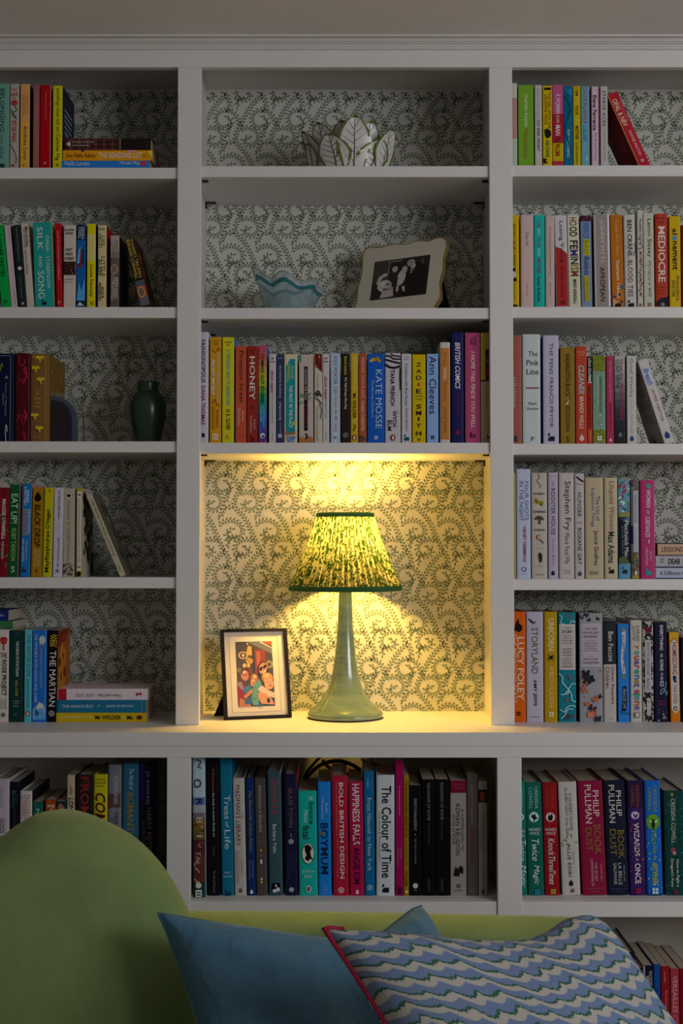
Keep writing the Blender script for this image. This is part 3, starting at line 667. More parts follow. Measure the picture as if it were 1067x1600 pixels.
bk(50, 72, 985, '15559e', 'blue paperback with white sheep', R(985, 1125, .88, 1, '2f74bb'), G('4f8cc0', (0, 1108), (.5, 1098), (.95, 1104), (.95, 1124.5), (0, 1124.5)), T('THE TROUBLE WITH GOATS AND SHEEP', 990, 1098, .25, 4.2, '9ab0c4', 't'), T('JOANNA CANNON', 1011, 1074, .6, 5, '8a7f60', 'a'), O(1000, .7, 6.5, 5, '9a9c98'), R(1002, 1009, .52, .58, '9a9c98'), R(1003, 1009, .72, .78, '9a9c98'), G('a3a19a', (.3, 1106), (.5, 1097), (.8, 1100), (.95, 1120), (.75, 1106), (.4, 1108)), T('b', 1109, 1118, .38, 5, '0a1420', 'ub'))
_b = bk(72.5, 88, 985, '0d0a0e', 'black paperback, yellow author and white title', T('ANDY', 991, 1012, .72, 5.5, 'a8902a', 'a'), T('WEIR', 992, 1011, .36, 5.5, 'a8902a', 'a'), T('THE MARTIAN', 1017, 1104, .52, 9.5, 'c6c2be', 't'), M(1115, '8f8c8c', .5, 4.4, 'ring'), lean=2, side='7e3f10')
cover_art(_b, 1, [('8a5c0e', [(.1, .2), (.6, .3), (.7, .75), (.3, .85), (.1, .7)]), ('5a1a10', [(0, .8), (.5, .86), (.95, .99), (0, .99)]), ('76180f', [(.2, .9), (.7, .84), (.6, .96)])] + blots(6, ['2a1208', '9a6a18', '4a1c0c'], 3, .1, .9, .1, .8, .05) + lines(['1a1414', '75706c'], .5, .95, .08, .28, 6, 3))
zz = lay(88, 229, 1113.5, 1128, ZC, 0.05, '98820c', 'yellow paperback lying at the bottom of the pile on the left worktop', T('JONATHAN COE', 93, 144, .5, 6.5, 'c4b480', 'a'), T('Mr WILDER', 149, 189, .5, 6.5, '1d1708', 'tb'), T('&', 191, 196, .5, 6, 'b8a870', 't'), T('Me', 199, 208, .5, 6.5, '1d1708', 'tb'), O(218, .5, 4.6, 3.4, '4a2010'), group='books on worktop row of left bay')
zz = lay(88, 228, 1093.5, 1113.2, zz, 0.05, '15536f', 'deep blue paperback lying in the middle of the pile on the left worktop', T('THE MINIATURIST', 97, 147, .5, 4.5, '9db0b8', 't'), T('JESSIE BURTON', 166, 208, .5, 4.5, '9db0b8', 'a'), G('7d98a4', (.35, 151), (.65, 155), (.45, 162), (.6, 156)), R(88, 91, 0, 1, '0c3a50'), R(221, 222, .05, .95, '4a7080'), group='books on worktop row of left bay')
zz = lay(90, 231, 1076, 1093.2, zz, 0.05, 'a59da2', 'white paperback with red end lying on top of the pile, left worktop', R(91, 104, 0, 1, '86121f'), T('SUZY, SUZY - WILLIAM WALL', 119, 190, .4, 5, '4a3238', 't'), G('86121f', (.3, 212), (.7, 214), (.55, 217), (.75, 220), (.35, 222), (.5, 218)), group='books on worktop row of left bay')
BT = Z(984, 0.05) + 0.0007
zz = lay(-60, 20, 972, 983.5, BT, 0.085, '2c5c3a', 'green paperback lying across the tops of the leftmost worktop books', group='books on worktop row of left bay')
zz = lay(-60, 13, 955, 971.8, zz, 0.085, '16205a', 'navy paperback lying on the green one above the left worktop row', T('the lying life', -40, 6, .5, 5, '8a90a8', 't'), group='books on worktop row of left bay')

# ---- left base cabinet
row('L', 'base', -0.06, 'left part of base cabinet', d=0.15)
bk(-10, 14.5, 1217, '938a94', 'white lilac hardback', T('TALES OF', 1228, 1262, .5, 4, '6d6670', 't'), T('GODS', 1279, 1302, .55, 7, '1c181c', 't'), T('& HEROES', 1306, 1340, .5, 5, '2c282c', 't'), hb=1, lean=-1)
bk(15, 28, 1222, '0c0c16', 'black paperback with teal specks', T('LOST', 1236, 1258, .7, 3.4, '2c4650', 'a'), T('FLOCKS', 1238, 1262, .35, 3.4, '2c5a66', 'a'), T('DOWNED WORLDS', 1264, 1330, .55, 4, '343a52', 't'), R(1235, 1239, .3, .5, '1d6a80'))
bk(30, 49, 1236, 'a39ca0', 'white hardback with orange title', T('MODERN', 1242, 1280, .68, 6.5, 'a0562a', 't'), T('52 PIONEERS', 1243, 1279, .28, 4.6, '7a5a4a', 't'), R(1240, 1300, .46, .49, '6d6468'), side='0f0f14', hb=1)
bk(50, 66, 1253, '14463c', 'green hardback with pale letters', T('McCLURE', 1264, 1320, .5, 5.5, 'a3ab9c', 't'))
bk(70, 86, 1250, '7a3414', 'short rust orange book with white letter', T('NATURE', 1258, 1330, .6, 9, 'b8a48c', 't'), T('in', 1256, 1262, .3, 4, 'b8a48c', 'u'))
bk(87, 103, 1252, '11292e', 'dark teal book with pink head motif', O(1262, .45, 5, 5, '7a4c44'), O(1265, .6, 3, 3, '8a5a50'), O(1257, .4, 2, 1.6, '7a4c44'))
bk(104, 115.5, 1211, '95886f', 'cream spine with black title', T('Jilly', 1228, 1243, .5, 6, '17130f', 'ti'), T('LONDON', 1247, 1290, .55, 7.5, '17130f', 'tb'), T('guide', 1292, 1320, .5, 5, '17130f', 'a'))
bk(118, 145, 1211, '1d1516', 'brown black hardback with red capitals', T('FROM', 1214, 1276, .5, 13, '6a221e', 'tb'), T('HERE', 1280, 1330, .5, 13, '6a221e', 'tb'), side='2a2020', hb=1)
bk(145.5, 167, 1210, '9a9212', 'yellow book with maroon comic capitals', T('ANN MILTON', 1217, 1219.5, .5, 16, '1c1a0a', 'ua'), T('& ALEXANDER', 1222, 1224.5, .48, 18, '1c1a0a', 'ua'), T('KUMIKO', 1227, 1229.5, .46, 12, '1c1a0a', 'ua'), T('COMICS', 1239, 1318, .5, 16, '3a0c14', 'tbi'), hb=1)
bk(168, 189, 1195, '5b5e66', 'grey hardback with silver serif letters', R(1240, 1262, .05, .95, '42383c'), N(1244, 1262, 6, ['5a2024', '4a2a2c'], 5, 4), T('ROWLING', 1212, 1256, .58, 6, '93959c', 'a'), T('HARRY POTTER', 1270, 1340, .65, 6, '2a2c32', 't'), T('CURSED', 1278, 1320, .3, 5, '2a2c32', 't'), hb=1)
bk(190.5, 216, 1193, '1f4a63', 'slate blue hardback with gilt title', T('The World of', 1201, 1234, .55, 7, '8f9ca4', 'ti'), T('ROMANTICS', 1238, 1320, .5, 11, '6d5a24', 'tb'), hb=1)
bk(216.5, 243, 1190, '100c1e', 'dark purple hardback with silver author', R(1192, 1250, .05, .3, '1c1248'), T('J.K. ROWLING', 1205, 1257, .5, 6, '6d6a80', 'a'), T('HARRY POTTER', 1262, 1340, .62, 7, '5e4a22', 't'), T('and the Goblet of Fire', 1282, 1350, .3, 4, '4a3c20', 't'), hb=1)
bk(243.5, 260, 1187, '20252d', 'dark grey hardback with dull gold title', T('THE ONE HUNDRED', 1189, 1250, .6, 6, '544a22', 't'), T('AND ONE NIGHTS', 1256, 1330, .6, 6, '4f4622', 't'), hb=1)
# ---- middle bay, third shelf
row('M', 3, 0.03, 'third shelf of middle bay')
bk(307, 325.5, 519, '9a96a4', 'white hardback with black and crimson capitals', T('FASHIONOPOLIS', 531, 598, .56, 6.5, '121014', 'tb'), T('DANA THOMAS', 603, 664, .56, 6, '5a1228', 'ab'), R(677, 683.5, .46, .7, '121014'), hb=1)
bk(327.5, 345.5, 527, '9f7413', 'mustard paperback with white capitals', T('JAN', 532.5, 535, .5, 8, '3a2a0c', 'u'), T('WARD', 536.5, 539, .5, 9, '3a2a0c', 'u'), S('6a2a10', 1, (.2, 546), (.5, 551), (.75, 544), (.9, 549)), T('THIRTY THINGS I LOVE', 550, 628, .72, 5, '9f9a86', 't'), T('ABOUT MYSELF', 561, 617, .28, 5.2, 'c8c4b8', 'tb'), S('6a2a10', 1, (.2, 632), (.5, 624), (.6, 632), (.9, 634)), T('KASHIKA', 641, 668, .68, 4, '6a3a10', 'a'), T('SANGHANI', 635, 671, .3, 4, '6a3a10', 'a'), M(682.5, 'b8b09a', .5, 5, 'bar'))
bk(347, 365.5, 527, 'a29d18', 'lime yellow paperback with blue italic title', T('SOPHIE', 534, 536.5, .5, 10, '23220c', 'ub'), T('FOX', 538, 540.5, .5, 5, '23220c', 'ub'), T("A THOUSAND WAYS TO UNDERSTAND", 546, 634, .5, 5.5, '2f7a86', 'tbi'), T('N. K. OLIVER', 640, 672, .5, 6.5, '1f200c', 'ab'), T('A', 679, 687, .45, 6, '77751a', 'u'), side='1565a0', d=0.125)
bk(367.5, 384.5, 540.5, '98402a', 'coral paperback with dark serif title', T('Pineapple Street', 548, 629, .52, 8.5, '2b1712', 't'), T('Jenny', 641, 659, .68, 5.5, 'b89a86', 'a'), T('Jackson', 637.5, 664, .3, 6, 'b89a86', 'a'), R(680, 681, .2, .85, '7d3222'))
bk(385.5, 403.5, 541, '76221a', 'brick red paperback with big pale title', T('ISLA', 547, 549.5, .45, 6, '3a1410', 'u'), T('LEE', 551, 553, .45, 6, '3a1410', 'u'), T('HONEY', 557, 625, .47, 8.5, 'ada6a0', 'tb'), T('o', 634, 639, .5, 4, '4a1712', 'u'), T('PAM', 656, 670, .66, 4, '9a7a70', 'a'), T('THOMPSON', 649, 676, .34, 4, '9a7a70', 'a'), T('b', 681, 690, .5, 6, '3a0f0c', 'u'))
rain = ['8f3d50', '964a44', '9a6038', '9a7a2a', '968c1e', '7f8f24', '56842e', '2f7a44', '1f7060', '1f6a80', '1f5a8c', '2a4a86', '3a3c78', '4a3068']
bk(404, 416.5, 540, '8f3d50', 'rainbow striped paperback', *[R(540 + i * 10.7, 540 + (i + 1) * 10.7 + .3, 0, 1, c) for i, c in enumerate(rain)], T('COMING OUT STORIES', 553, 631, .5, 5, '15182c', 'tb'), T('stories of being yourself', 636, 668, .66, 2.6, '9ab0b8'), T('in one book', 637, 660, .36, 2.6, '9ab0b8'), O(681, .5, 4, 3.8, 'b4b2b6'), O(682, .55, 2, 2.4, '3a3060'), side='0f4f96', d=0.125)
bk(420, 431, 553, '9c979c', 'slim white paperback with red author name', T('HP', 559, 562, .5, 5, '17161a', 'ub'), T('BOOK', 564, 566.5, .5, 7, '17161a', 'ub'), T('simon mason', 580, 614, .5, 4.8, '7a1c30', 'ab'), T('The Case of the Lonely Accountant', 615, 662, .5, 2.8, '1d1c20', 't'), T('quercus', 675, 687, .5, 2.2, '5d5a60'))
bk(432, 443, 553.5, '252c4a', 'slim navy paperback with white title', R(555, 690, .05, .1, '4a526e'), T('KAPI', 559, 561, .5, 6, '8a90a6', 'u'), T('the memory bookshop', 571, 622, .5, 4, 'a8adba', 't'), T('song yu jeong', 628, 657, .5, 3.6, 'a8adba', 'ab'), T('translated', 660, 676, .6, 2.4, '7a8098'), M(681, 'b0b4c0', .5, 3, 'bar'))
bk(444, 464.5, 554, 'a89f86', 'cream paperback with teal panel', R(561, 677, .12, .84, '0f7078'), G('a89f86', (.1, 556), (.5, 556), (.4, 563), (.12, 572)), T('MAGGIE', 572, 592, .62, 4.4, '8a9a3c', 'a'), T("O'FARRELL", 568, 597, .33, 5, '8a9a3c', 'ab'), T('THIS MUST BE THE PLACE', 602, 668, .5, 5.4, 'bcc4be', 'tb'), O(662, .8, 3, 3, '9a9224'), G('7d4a30', (.12, 673), (.5, 678), (.85, 673), (.85, 679), (.12, 680)), G('5f7a9c', (.15, 681), (.85, 682), (.8, 691), (.3, 690)), N(681, 690, 5, ['28242c'], 2.5, 2, 'bar'))
bk(467, 489.5, 554, '958b85', 'pale mauve paperback with black title strip', G('2f6a50', (0, 555), (.15, 555), (.16, 566), (.02, 564)), R(573, 673, .36, .61, '0c0a0a'), T('COURTING THE WILD', 576, 625, .48, 3.4, '8f8a86', 'tb'), T('TWIN', 628, 668, .48, 3.6, '5a201c', 'tb'), S('2f6a50', 1.4, (.05, 622), (.35, 616)), S('2f6a50', 1.4, (.1, 615), (.35, 621)), S('2f6a50', 1.6, (0, 632), (.3, 628)), S('34483c', 1, (.62, 620), (.85, 614)), S('34483c', 1, (.62, 624), (.9, 622)), S('0f0c0c', 2, (.45, 678), (.6, 681), (.48, 686)), G('8a5a30', (.02, 686), (.25, 682), (.45, 688), (.7, 682), (.98, 684), (.98, 692), (.02, 692)))
bk(491, 503.5, 552.5, '9f978a', 'cream paperback with dark red art and fish', G('53150f', (0, 553), (1, 553), (1, 582), (.55, 577), (.1, 571)), N(555, 575, 6, ['7a3a2a', '3a0f0c', '9a6a5a'], 2.4, 5), T('Clarissa Ellis', 584, 607, .45, 3.4, '7a7062', 'a'), S('2c2a28', 2.4, (.1, 616), (.5, 611), (.9, 620)), S('3c3a38', 2, (.1, 622), (.5, 625), (.95, 632)), O(617, .4, 3, 3, '2c2a28'), S('55524d', 1.2, (.6, 631), (.95, 640), (.8, 655)), T('The Fishes of the French', 635, 689, .42, 4, '6a6256', 't'))
bk(504, 514.5, 553, '9c979c', 'slim white paperback with lower red author name', T('HP', 559, 562, .5, 5, '17161a', 'ub'), T('BOOK', 564, 566.5, .5, 7, '17161a', 'ub'), T('simon mason', 589, 625, .5, 4.8, '7a1c30', 'ab'), T('missing person alice', 626, 654, .5, 3, '1d1c20', 't'), T('quercus', 675, 687, .5, 2.2, '5d5a60'))
bk(516.5, 531.5, 552, '8796a8', 'pale blue paperback with dark script', R(600, 691, .3, .7, '9aa2aa'), T('ROY PORTER', 557, 602, .5, 5, '4f5c6c', 'a'), T('English Society in the 18th Century', 604, 676, .52, 6, '22262e', 'ti'), M(684, '56606c', .5, 2.6, 'ring'))
bk(532.5, 547, 553, '1f1715', 'dark brown paperback, lime and white lettering', T('David Sedaris', 557, 586, .52, 4.6, '8c9018', 'ab'), T('Me Talk Pretty One Day', 590, 640, .5, 4.6, 'aaa69e', 'tb'), M(680, '6d6660', .5, 4, 'ring'))
bk(548, 559.5, 552.5, '9d8212', 'yellow paperback with white and black serif', T('JONATHAN COE', 557, 610, .5, 5.5, 'bcae7c', 'a'), T('Mr WILDER', 615, 654, .5, 5.4, '1e1808', 'tb'), T('&', 657, 662, .5, 5, 'a89a60', 't'), T('Me', 664, 674, .5, 5, '1e1808', 't'), M(684, '6a2c14', .5, 4.6, 'penguin'))
bk(560.5, 572.5, 552, '86402c', 'terracotta paperback, cream hand lettered title', T('PIRANESI TALES & JAZZ', 559, 622, .5, 5, 'b59c84', 't'), T('FANNY FORESTER', 627, 674, .5, 4.4, 'b59c84', 'ab'), R(682, 690, .1, .8, '4a3a34'), M(682, '2a201c', .3, 2, 'bird'))
bk(574, 601, 553, '0f4592', 'royal blue paperback with white author capitals', O(562, .35, 3, 4, '96701c'), O(561, .6, 3.4, 3.4, '8a6414'), O(564, .2, 2, 2, 'a3925a'), O(564.5, .7, 2, 2.6, '96701c'), T('KATE MOSSE', 578, 670, .66, 10, '9fb2c8', 'a'), T('The Burning Chambers', 594, 652, .28, 5.6, '7f9cc4', 'ti'), M(684, 'a3b2c8', .5, 3, 'squares'))
bk(602, 626, 552, '95939c', 'pale grey paperback with black branches', S('121114', 2.6, (0, 556), (.3, 557), (.55, 561), (1, 561)), S('121114', 3, (0, 562), (.3, 564), (.6, 566), (1, 568)), S('121114', 2.2, (.35, 553), (.55, 556), (1, 557)), S('121114', 3.4, (0, 569), (.2, 573), (.6, 575), (1, 572)), S('121114', 1.6, (.98, 575), (.96, 590), (.99, 610)), T('TANA FRENCH', 578, 634, .48, 6.5, '151418', 'ab'), T('WYCH', 642, 667, .62, 6.2, '151418', 'tb'), T('ELM', 657, 673, .28, 6.2, '151418', 'tb'), T('the', 642, 646, .85, 2, '3a383c'), M(684, '6a2418', .5, 4.8, 'penguin'))
bk(627.5, 643, 553, '9a979e', 'white paperback, slate and wine red lettering', T('JOHN', 557, 559, .5, 7, '5a5860', 'u'), T('MARSH', 561, 563, .5, 7, '5a5860', 'u'), T('Confession with Blue Horses', 568, 634, .5, 4.6, '34484e', 't'), T('Sophie Hardach', 637, 674, .5, 4.6, '5c2430', 'a'), M(684, '123f34', .5, 4, 'bird'))
zl = [('Z', 567, 573, '2a0f10'), ('A', 577, 583, '1d1408'), ('D', 587, 594, '2a1a08'), ('I', 598, 604, '7a2412'), ('E', 608, 615, '2a0f10'), ('S', 632, 639, '1a1408'), ('M', 642, 649, '2a0f10'), ('I', 652, 658, '2a1a08'), ('T', 662, 668, '5a2410'), ('H', 674, 681, '1a1408')]
bk(644.5, 665, 554, 'a08c08', 'yellow paperback with stacked upright capitals', *[T(c, a, b, .48, 2.4 if c == 'I' else 8, q, 'ub') for c, a, b, q in zl], T('SWING', 618, 620.5, .5, 13, '3a3210', 'u'), T('TIME', 623, 625.5, .5, 10, '3a3210', 'u'), M(687, '3a2c0c', .5, 2.4, 'ring'))
bk(667, 685, 553, '6f8cb8', 'light blue paperback with large black author name', T('Ann Cleeves', 557, 647, .52, 11, '0f1420', 'a'), T('The Raging Storm', 650, 678, .5, 4, '9fb2cc', 't'), M(683.5, '12203a', .5, 3, 'squares'))
bk(687.5, 703.5, 535, '9d9896', 'white edged hardback with caramel panel', R(544, 687, .08, .94, '97602a'), T('Me and', 551, 570, .5, 5, '70421c', 't'), T('White', 574, 594, .5, 5.4, 'b8a490', 'tb'), T('Supremacy', 597, 627, .5, 5, '70421c', 't'), T('LAYLA SAAD', 635, 676, .5, 4.4, '744a20', 'a'), hb=1, d=0.125)
bk(705.5, 725, 520, '171742', 'navy hardback with white slanted capitals', T('BRITISH COMICS', 535, 608, .5, 8, 'c2c0c6', 'tbi'), T('JAMES CHAPMAN', 616, 652, .5, 5, '5a1430', 'a'), M(676, '6a1430', .5, 3.6, 'drop'), hb=1)
bk(727, 750.5, 520, '8a365c', 'magenta pink paperback with cream slanted title', T('NATALIE', 526, 541, .66, 4, '2c1620', 'ab'), T('SUE', 529, 538, .42, 4, '2c1620', 'ab'), T('I HOPE THIS FINDS YOU WELL', 549, 669, .52, 6.4, 'b8a88e', 'tbi'), T('b', 676, 684, .5, 8, '2a0c1c', 'ub'), side='50182f', d=0.15)
bk(751.5, 771, 520, '8b8268', 'beige paperback with picture, beside right post', R(520, 594, 0, .36, '93822c'), R(520, 546, .36, 1, '8b7a45'), R(546, 594, .36, 1, '40181c'), O(564, .7, 5, 5, '5a4a3c'), O(580, .7, 8, 5, '6a2028'), R(594, 596, 0, 1, '3a1c16'), T('CAFE', 600, 644, .8, 5, '4a3a2c', 't'), T('EUROPA', 648, 676, .6, 4, '6a5c4a', 'a'), T('small stories from Berlin', 601, 642, .5, 2.4, '6a5c4a'), M(682, '3c3428', .6, 3, 'bird'), d=0.15)

# ---- middle part of base cabinet
row('M', 'base', -0.062, 'middle part of base cabinet', d=0.16)
bk(302, 321.5, 1182, '7d929e', 'landscape painted hardback with spaced letters', R(1184, 1246, 0, 1, '8a9ca6'), R(1246, 1258, 0, 1, '4a5a88'), R(1258, 1270, 0, 1, '7f8288'), R(1270, 1278, 0, 1, '5d565c'), R(1278, 1296, 0, 1, '5c4a1c'), R(1296, 1312, 0, 1, '4a4420'), R(1312, 1335, 0, 1, '3c1c24'), R(1335, 1378, 0, 1, '4a2420'), R(1378, 1406, 0, 1, '102c2c'), N(1282, 1380, 22, ['7a5a34', '6a2c34', '3a1c20', '8a6a54', '2c2c20'], 3.5, 6), S('15181c', 1.2, (.3, 1187), (.7, 1190), (.5, 1198), (.75, 1200)), T('O', 1217, 1231, .42, 12, '12161c', 't'), T('R', 1248, 1258, .55, 9, '0f1420', 't'), T('B', 1277, 1286, .55, 9, '9a968c', 't'), T('I', 1305, 1307.5, .55, 9, '9a968c', 't'), T('TAL', 1330, 1352, .42, 8, '8a7a70', 't'), O(1383, .45, 4.5, 4.5, 'a5a39c'), R(1390, 1401, .2, .72, 'a5a39c'), R(1393, 1395, .28, .64, '2a3a3a'), R(1397, 1399, .28, .64, '2a3a3a'), hb=1, Y=-0.075, lean=-2)
bk(324.5, 344.5, 1184, '0c0a10', 'tall black hardback with orange and white title', T('Defining beauty', 1202, 1238, .55, 4.2, '8a4426', 't'), T('the body in ancient Greek art', 1239, 1308, .55, 4.2, 'a5a1a4', 't'), T('Ian Jenkins', 1323, 1339, .52, 2.6, '5d5a62', 'a'), T('The British Museum', 1360, 1396, .55, 3.6, '5f5c64'), hb=1, lean=-3.5)
bk(347, 366, 1183, '0d5672', 'tall teal blue hardback with white title', T('Trees', 1243, 1280, .55, 9, 'a4b8c0', 't'), T('of', 1284, 1294, .55, 6.5, '93aab4', 'ti'), T('Life', 1297, 1327, .55, 9, 'a4b8c0', 't'), T('MAX', 1362, 1365, .5, 9, 'a4b8c0', 'ua'), T('ADAMS', 1368, 1371, .5, 14, 'a4b8c0', 'ua'), M(1395, '0a2c40', .5, 4.5, 'bird'), lean=-4.5, hb=1)
bk(367, 385.5, 1216, '928e8c', 'pale grey hardback with dark red capitals', T("MADMAN'S LIBRARY", 1227, 1322, .42, 7, '521c22', 't'), T('THE', 1270, 1279, .78, 2.8, '6a4a4a', 't'), T('EDWARD', 1343, 1367, .66, 4, '8a6a68', 'a'), T('BROOKE-HITCHING', 1330, 1380, .32, 4, '8a6a68', 'a'), M(1392, '4a4440', .5, 3.4, 'drop'), lean=-4, hb=1, side='a59a4a')
bk(387, 400, 1216, '0d2350', 'royal blue hardback with gold italic title', T('The Novel Life of Jane Austen', 1236, 1331, .5, 5.6, '7d7422', 'ti'), T('Janine Barchas', 1344, 1372, .68, 3.2, '5a6a86', 'a'), T('Isabel Greenberg', 1344, 1374, .3, 3.2, '5a6a86', 'a'), M(1394, 'a8acb4', .5, 3, 'drop'), lean=-4, hb=1)
bk(401, 418.5, 1216, '3e3836', 'dark grey brown hardback with coloured dots', T('Information is Beautiful', 1228, 1300, .5, 4.8, '8d8886', 't'), T('DAVID', 1308, 1310.5, .5, 8, '6a5c30', 'u'), T('MCCANDLESS', 1313, 1315.5, .5, 12, '6a5c30', 'u'), O(1329, .48, 1.7, 1.7, 'a58a20'), O(1337, .48, 1.6, 1.6, '963c6a'), R(1343, 1350, .4, .58, 'a5a6b0'), O(1355, .48, 1.3, 1.3, '3a4a86'), O(1364, .48, 1.3, 1.3, '5a3c50'), O(1373.5, .48, 1.7, 1.7, 'c0bcb4'), O(1378, .48, 1.7, 1.7, 'a89a30'), lean=-4, hb=1)
bk(421, 442, 1205, '29414c', 'slate blue hardback with red title', T('IRMINA', 1218, 1276, .48, 10, '7a2c34', 't'), T('Barbara Yelin', 1288, 1333, .48, 5.4, 'a4b0b2', 'a'), R(1380, 1394, .2, .82, '08080a'), O(1392, .4, 2.6, 3, 'a5aaac'), O(1390, .66, 3.4, 3, 'a5aaac'), O(1384, .52, 2, 1.5, 'a5aaac'), lean=-4, side='7d9aa0', hb=1)
bk(446, 465.5, 1210, '13152f', 'dark navy hardback with faint copper title', T('GLASS TOWN', 1231, 1293, .5, 6.4, '5f4a3c', 't'), S('8a8a90', .7, (.5, 1302), (.52, 1309)), M(1315, 'a0a0a6', .5, 3.8, 'ring'), T('ISABEL', 1336, 1362, .62, 5, '282a4a', 'a'), T('GREENBERG', 1332, 1372, .3, 5, '282a4a', 'a'), O(1390, .5, 3.8, 3.8, '7d7f8a'), lean=-2, hb=1, side='8a2030')
bk(468, 497, 1236, '0f8a80', 'turquoise hardback with oval silhouette cameo', T('A', 1244, 1250, .7, 7, 'b0c8c0', 'i'), T('fortune', 1253, 1288, .72, 8, '123034', 'tb'), T('Most', 1266, 1286, .4, 6, 'b0c8c0', 'i'), T('fatal', 1290, 1311, .42, 11, '123034', 'tb'), O(1333.5, .5, 16.5, 9.8, '0c2424'), O(1333.5, .5, 15.6, 9, 'b0aa9a'), G('0c0c0e', (.3, 1322), (.5, 1319), (.72, 1325), (.62, 1331), (.66, 1338), (.8, 1345), (.6, 1342), (.5, 1346), (.3, 1342), (.42, 1336), (.34, 1330)), T('JESSICA', 1360, 1364.5, .5, 19, 'a8c4bc', 'ua'), T('BULL', 1367, 1371.5, .5, 12, 'a8c4bc', 'ua'), O(1389, .5, 5.4, 4.2, 'b0aa9a'), O(1389, .5, 4, 2.6, '2a4a48'), lean=-2.5, hb=1)
bk(498, 518.5, 1222, '1463a8', 'sky blue hardback with navy capitals', T('Ruth', 1255, 1270, .68, 5, '8fb4d4', 'a'), T('Whippman', 1245, 1280, .34, 5, '8fb4d4', 'a'), T('BOYMUM', 1286, 1366, .5, 11.5, '0d1c3c', 'tb'), O(1302, .25, 3, 2.4, '6a4a20'), T('Q', 1384, 1392, .5, 8, '5d94c4', 'u'), T('riverrun', 1394, 1396, .5, 10, '5d94c4', 'u'), lean=-2, hb=1)
bk(521, 545.5, 1212, '86142a', 'crimson hardback with white spaced capitals', T('BOLD BRITISH DESIGN', 1223, 1373, .6, 6.6, 'c4b4b4', 'tb'), T('FROM MODERN TO FUTURE', 1223, 1372, .3, 2.2, 'a05a64'), M(1391, 'b09a9c', .5, 4.6, 'ring'), lean=-3, hb=1, side='b0a0a0')
bk(547, 569.5, 1221, '86103a', 'raspberry hardback with condensed white title', T('HAPPINESS FALLS', 1225, 1320, .5, 11, 'bcaab0', 'tb'), T('ANGIE KIM', 1324, 1382, .5, 10, '2a0814', 'ab'), R(1391, 1397, .42, .6, 'bcaab0'), N(1300, 1320, 4, ['6a0c2c'], 2, 3, 'dot'), lean=-2.5, hb=1)
bk(570, 586.5, 1205, '0d4f78', 'cobalt blue hardback with white serif title', T('KINGSLEY', 1217, 1232, .4, 3, '6a94ac', 'a'), T('From Nineveh to New York', 1247, 1361, .5, 6.4, '94b0c0', 't'), M(1387, '7a9cb0', .5, 4.2, 'ring'), lean=-2, hb=1)
bk(588, 616.5, 1211, '9aa0a4', 'white hardback with very large black title', T('The Colour of Time', 1228, 1372, .56, 15, '0d0c0e', 'tb'), T('Dan Jones & Marina Amaral', 1270, 1345, .18, 4.4, '6a686c', 'a'), M(1388, '121114', .5, 5.4, 'bird'), hb=1)
bk(617.5, 630.5, 1188, '760a40', 'tall magenta paperback with tiny white title', T('Art and Anarchy in the UK', 1228, 1274, .5, 3, 'b47a96', 't'), T('Paul Stewart', 1326, 1342, .7, 2.6, '9a5a7c', 'a'), T('and the Fourteenth', 1324, 1352, .35, 2.6, '9a5a7c', 'a'), R(1386, 1397, .3, .8, '2a0c20'))
bk(631, 639, 1211, '7a5e10', 'slim mustard paperback with black capitals', T("THE NON-DESIGNER'S DESIGN BOOK", 1219, 1309, .5, 3.6, '1a1408', 'tb'), T('FOURTH EDITION', 1313, 1354, .5, 3, '54420c'), T('WILLIAMS', 1361, 1385, .5, 3.2, '1a1408', 'ab'), O(1393, .5, 2, 1.8, 'b0a890'))
bk(640, 658, 1227, '09080a', 'short black paperback with grey title', T('EVENTS MANAGEMENT', 1248, 1298, .5, 4.4, '75737a', 't'), T('x', 1303, 1305, .5, 3, '75737a', 'u'), T('Raj, Walters & Rashid', 1310, 1349, .5, 3.6, '6a686e', 'a'), O(1384, .5, 4, 4, '9a989e'), T('SAGE', 1390, 1392, .5, 5, '6a686e', 'u'))
bk(660, 680, 1218, '070607', 'black paperback with grey serif capitals', T('RELIGIONS OF ROME', 1224, 1282, .5, 4.6, '5f5c5e', 't'), T('Volume 1 A History', 1285, 1320, .5, 3.4, '454244'), T('CAMBRIDGE', 1372, 1392, .5, 3, '454244', 'a'), side='0f0d0e')
bk(681, 702, 1218, '080708', 'black paperback with grey serif capitals again', T('RELIGIONS OF ROME', 1223, 1281, .46, 4.6, '5f5c5e', 't'), T('Volume 2 A Sourcebook', 1284, 1313, .46, 3.4, '3c393b'), T('CAMBRIDGE', 1372, 1392, .46, 3, '454244', 'a'), side='0f0d0e')
bk(704, 729, 1219, '75706f', 'grey paperback topped by a crimson band', R(1219, 1239, 0, 1, '5a0c20'), T('BLACKWELL', 1225, 1227, .5, 15, '7a3a48', 'u'), T('COMPANIONS', 1230, 1232, .5, 15, '7a3a48', 'u'), T('A COMPANION TO', 1264, 1329, .76, 4, '363031', 't'), T('ROMAN RELIGION', 1256, 1336, .46, 6.4, '2c2627', 't'), T('EDITED BY RUPKE', 1273, 1320, .2, 3.4, '363031', 'a'), G('171210', (.18, 1369), (.3, 1354), (.5, 1358), (.62, 1352), (.8, 1356), (.78, 1366), (.6, 1362), (.55, 1369)), M(1384, '3a3434', .5, 3.4, 'ring'), T('WILEY', 1390, 1392.5, .5, 12, '2c2627', 'u'))
bk(730, 747, 1211, '453c3a', 'taupe paperback with dark red capitals', T('SEXUALITY IN GREEK AND', 1226, 1290, .46, 4.6, '6a5c54', 't'), T('ROMAN CULTURE', 1292, 1348, .46, 4.8, '4a1a1c', 't'), T('SKINNER', 1354, 1374, .46, 3.4, '574c48', 'a'), T('Wiley', 1391, 1394, .46, 6, '857a74', 'u'))
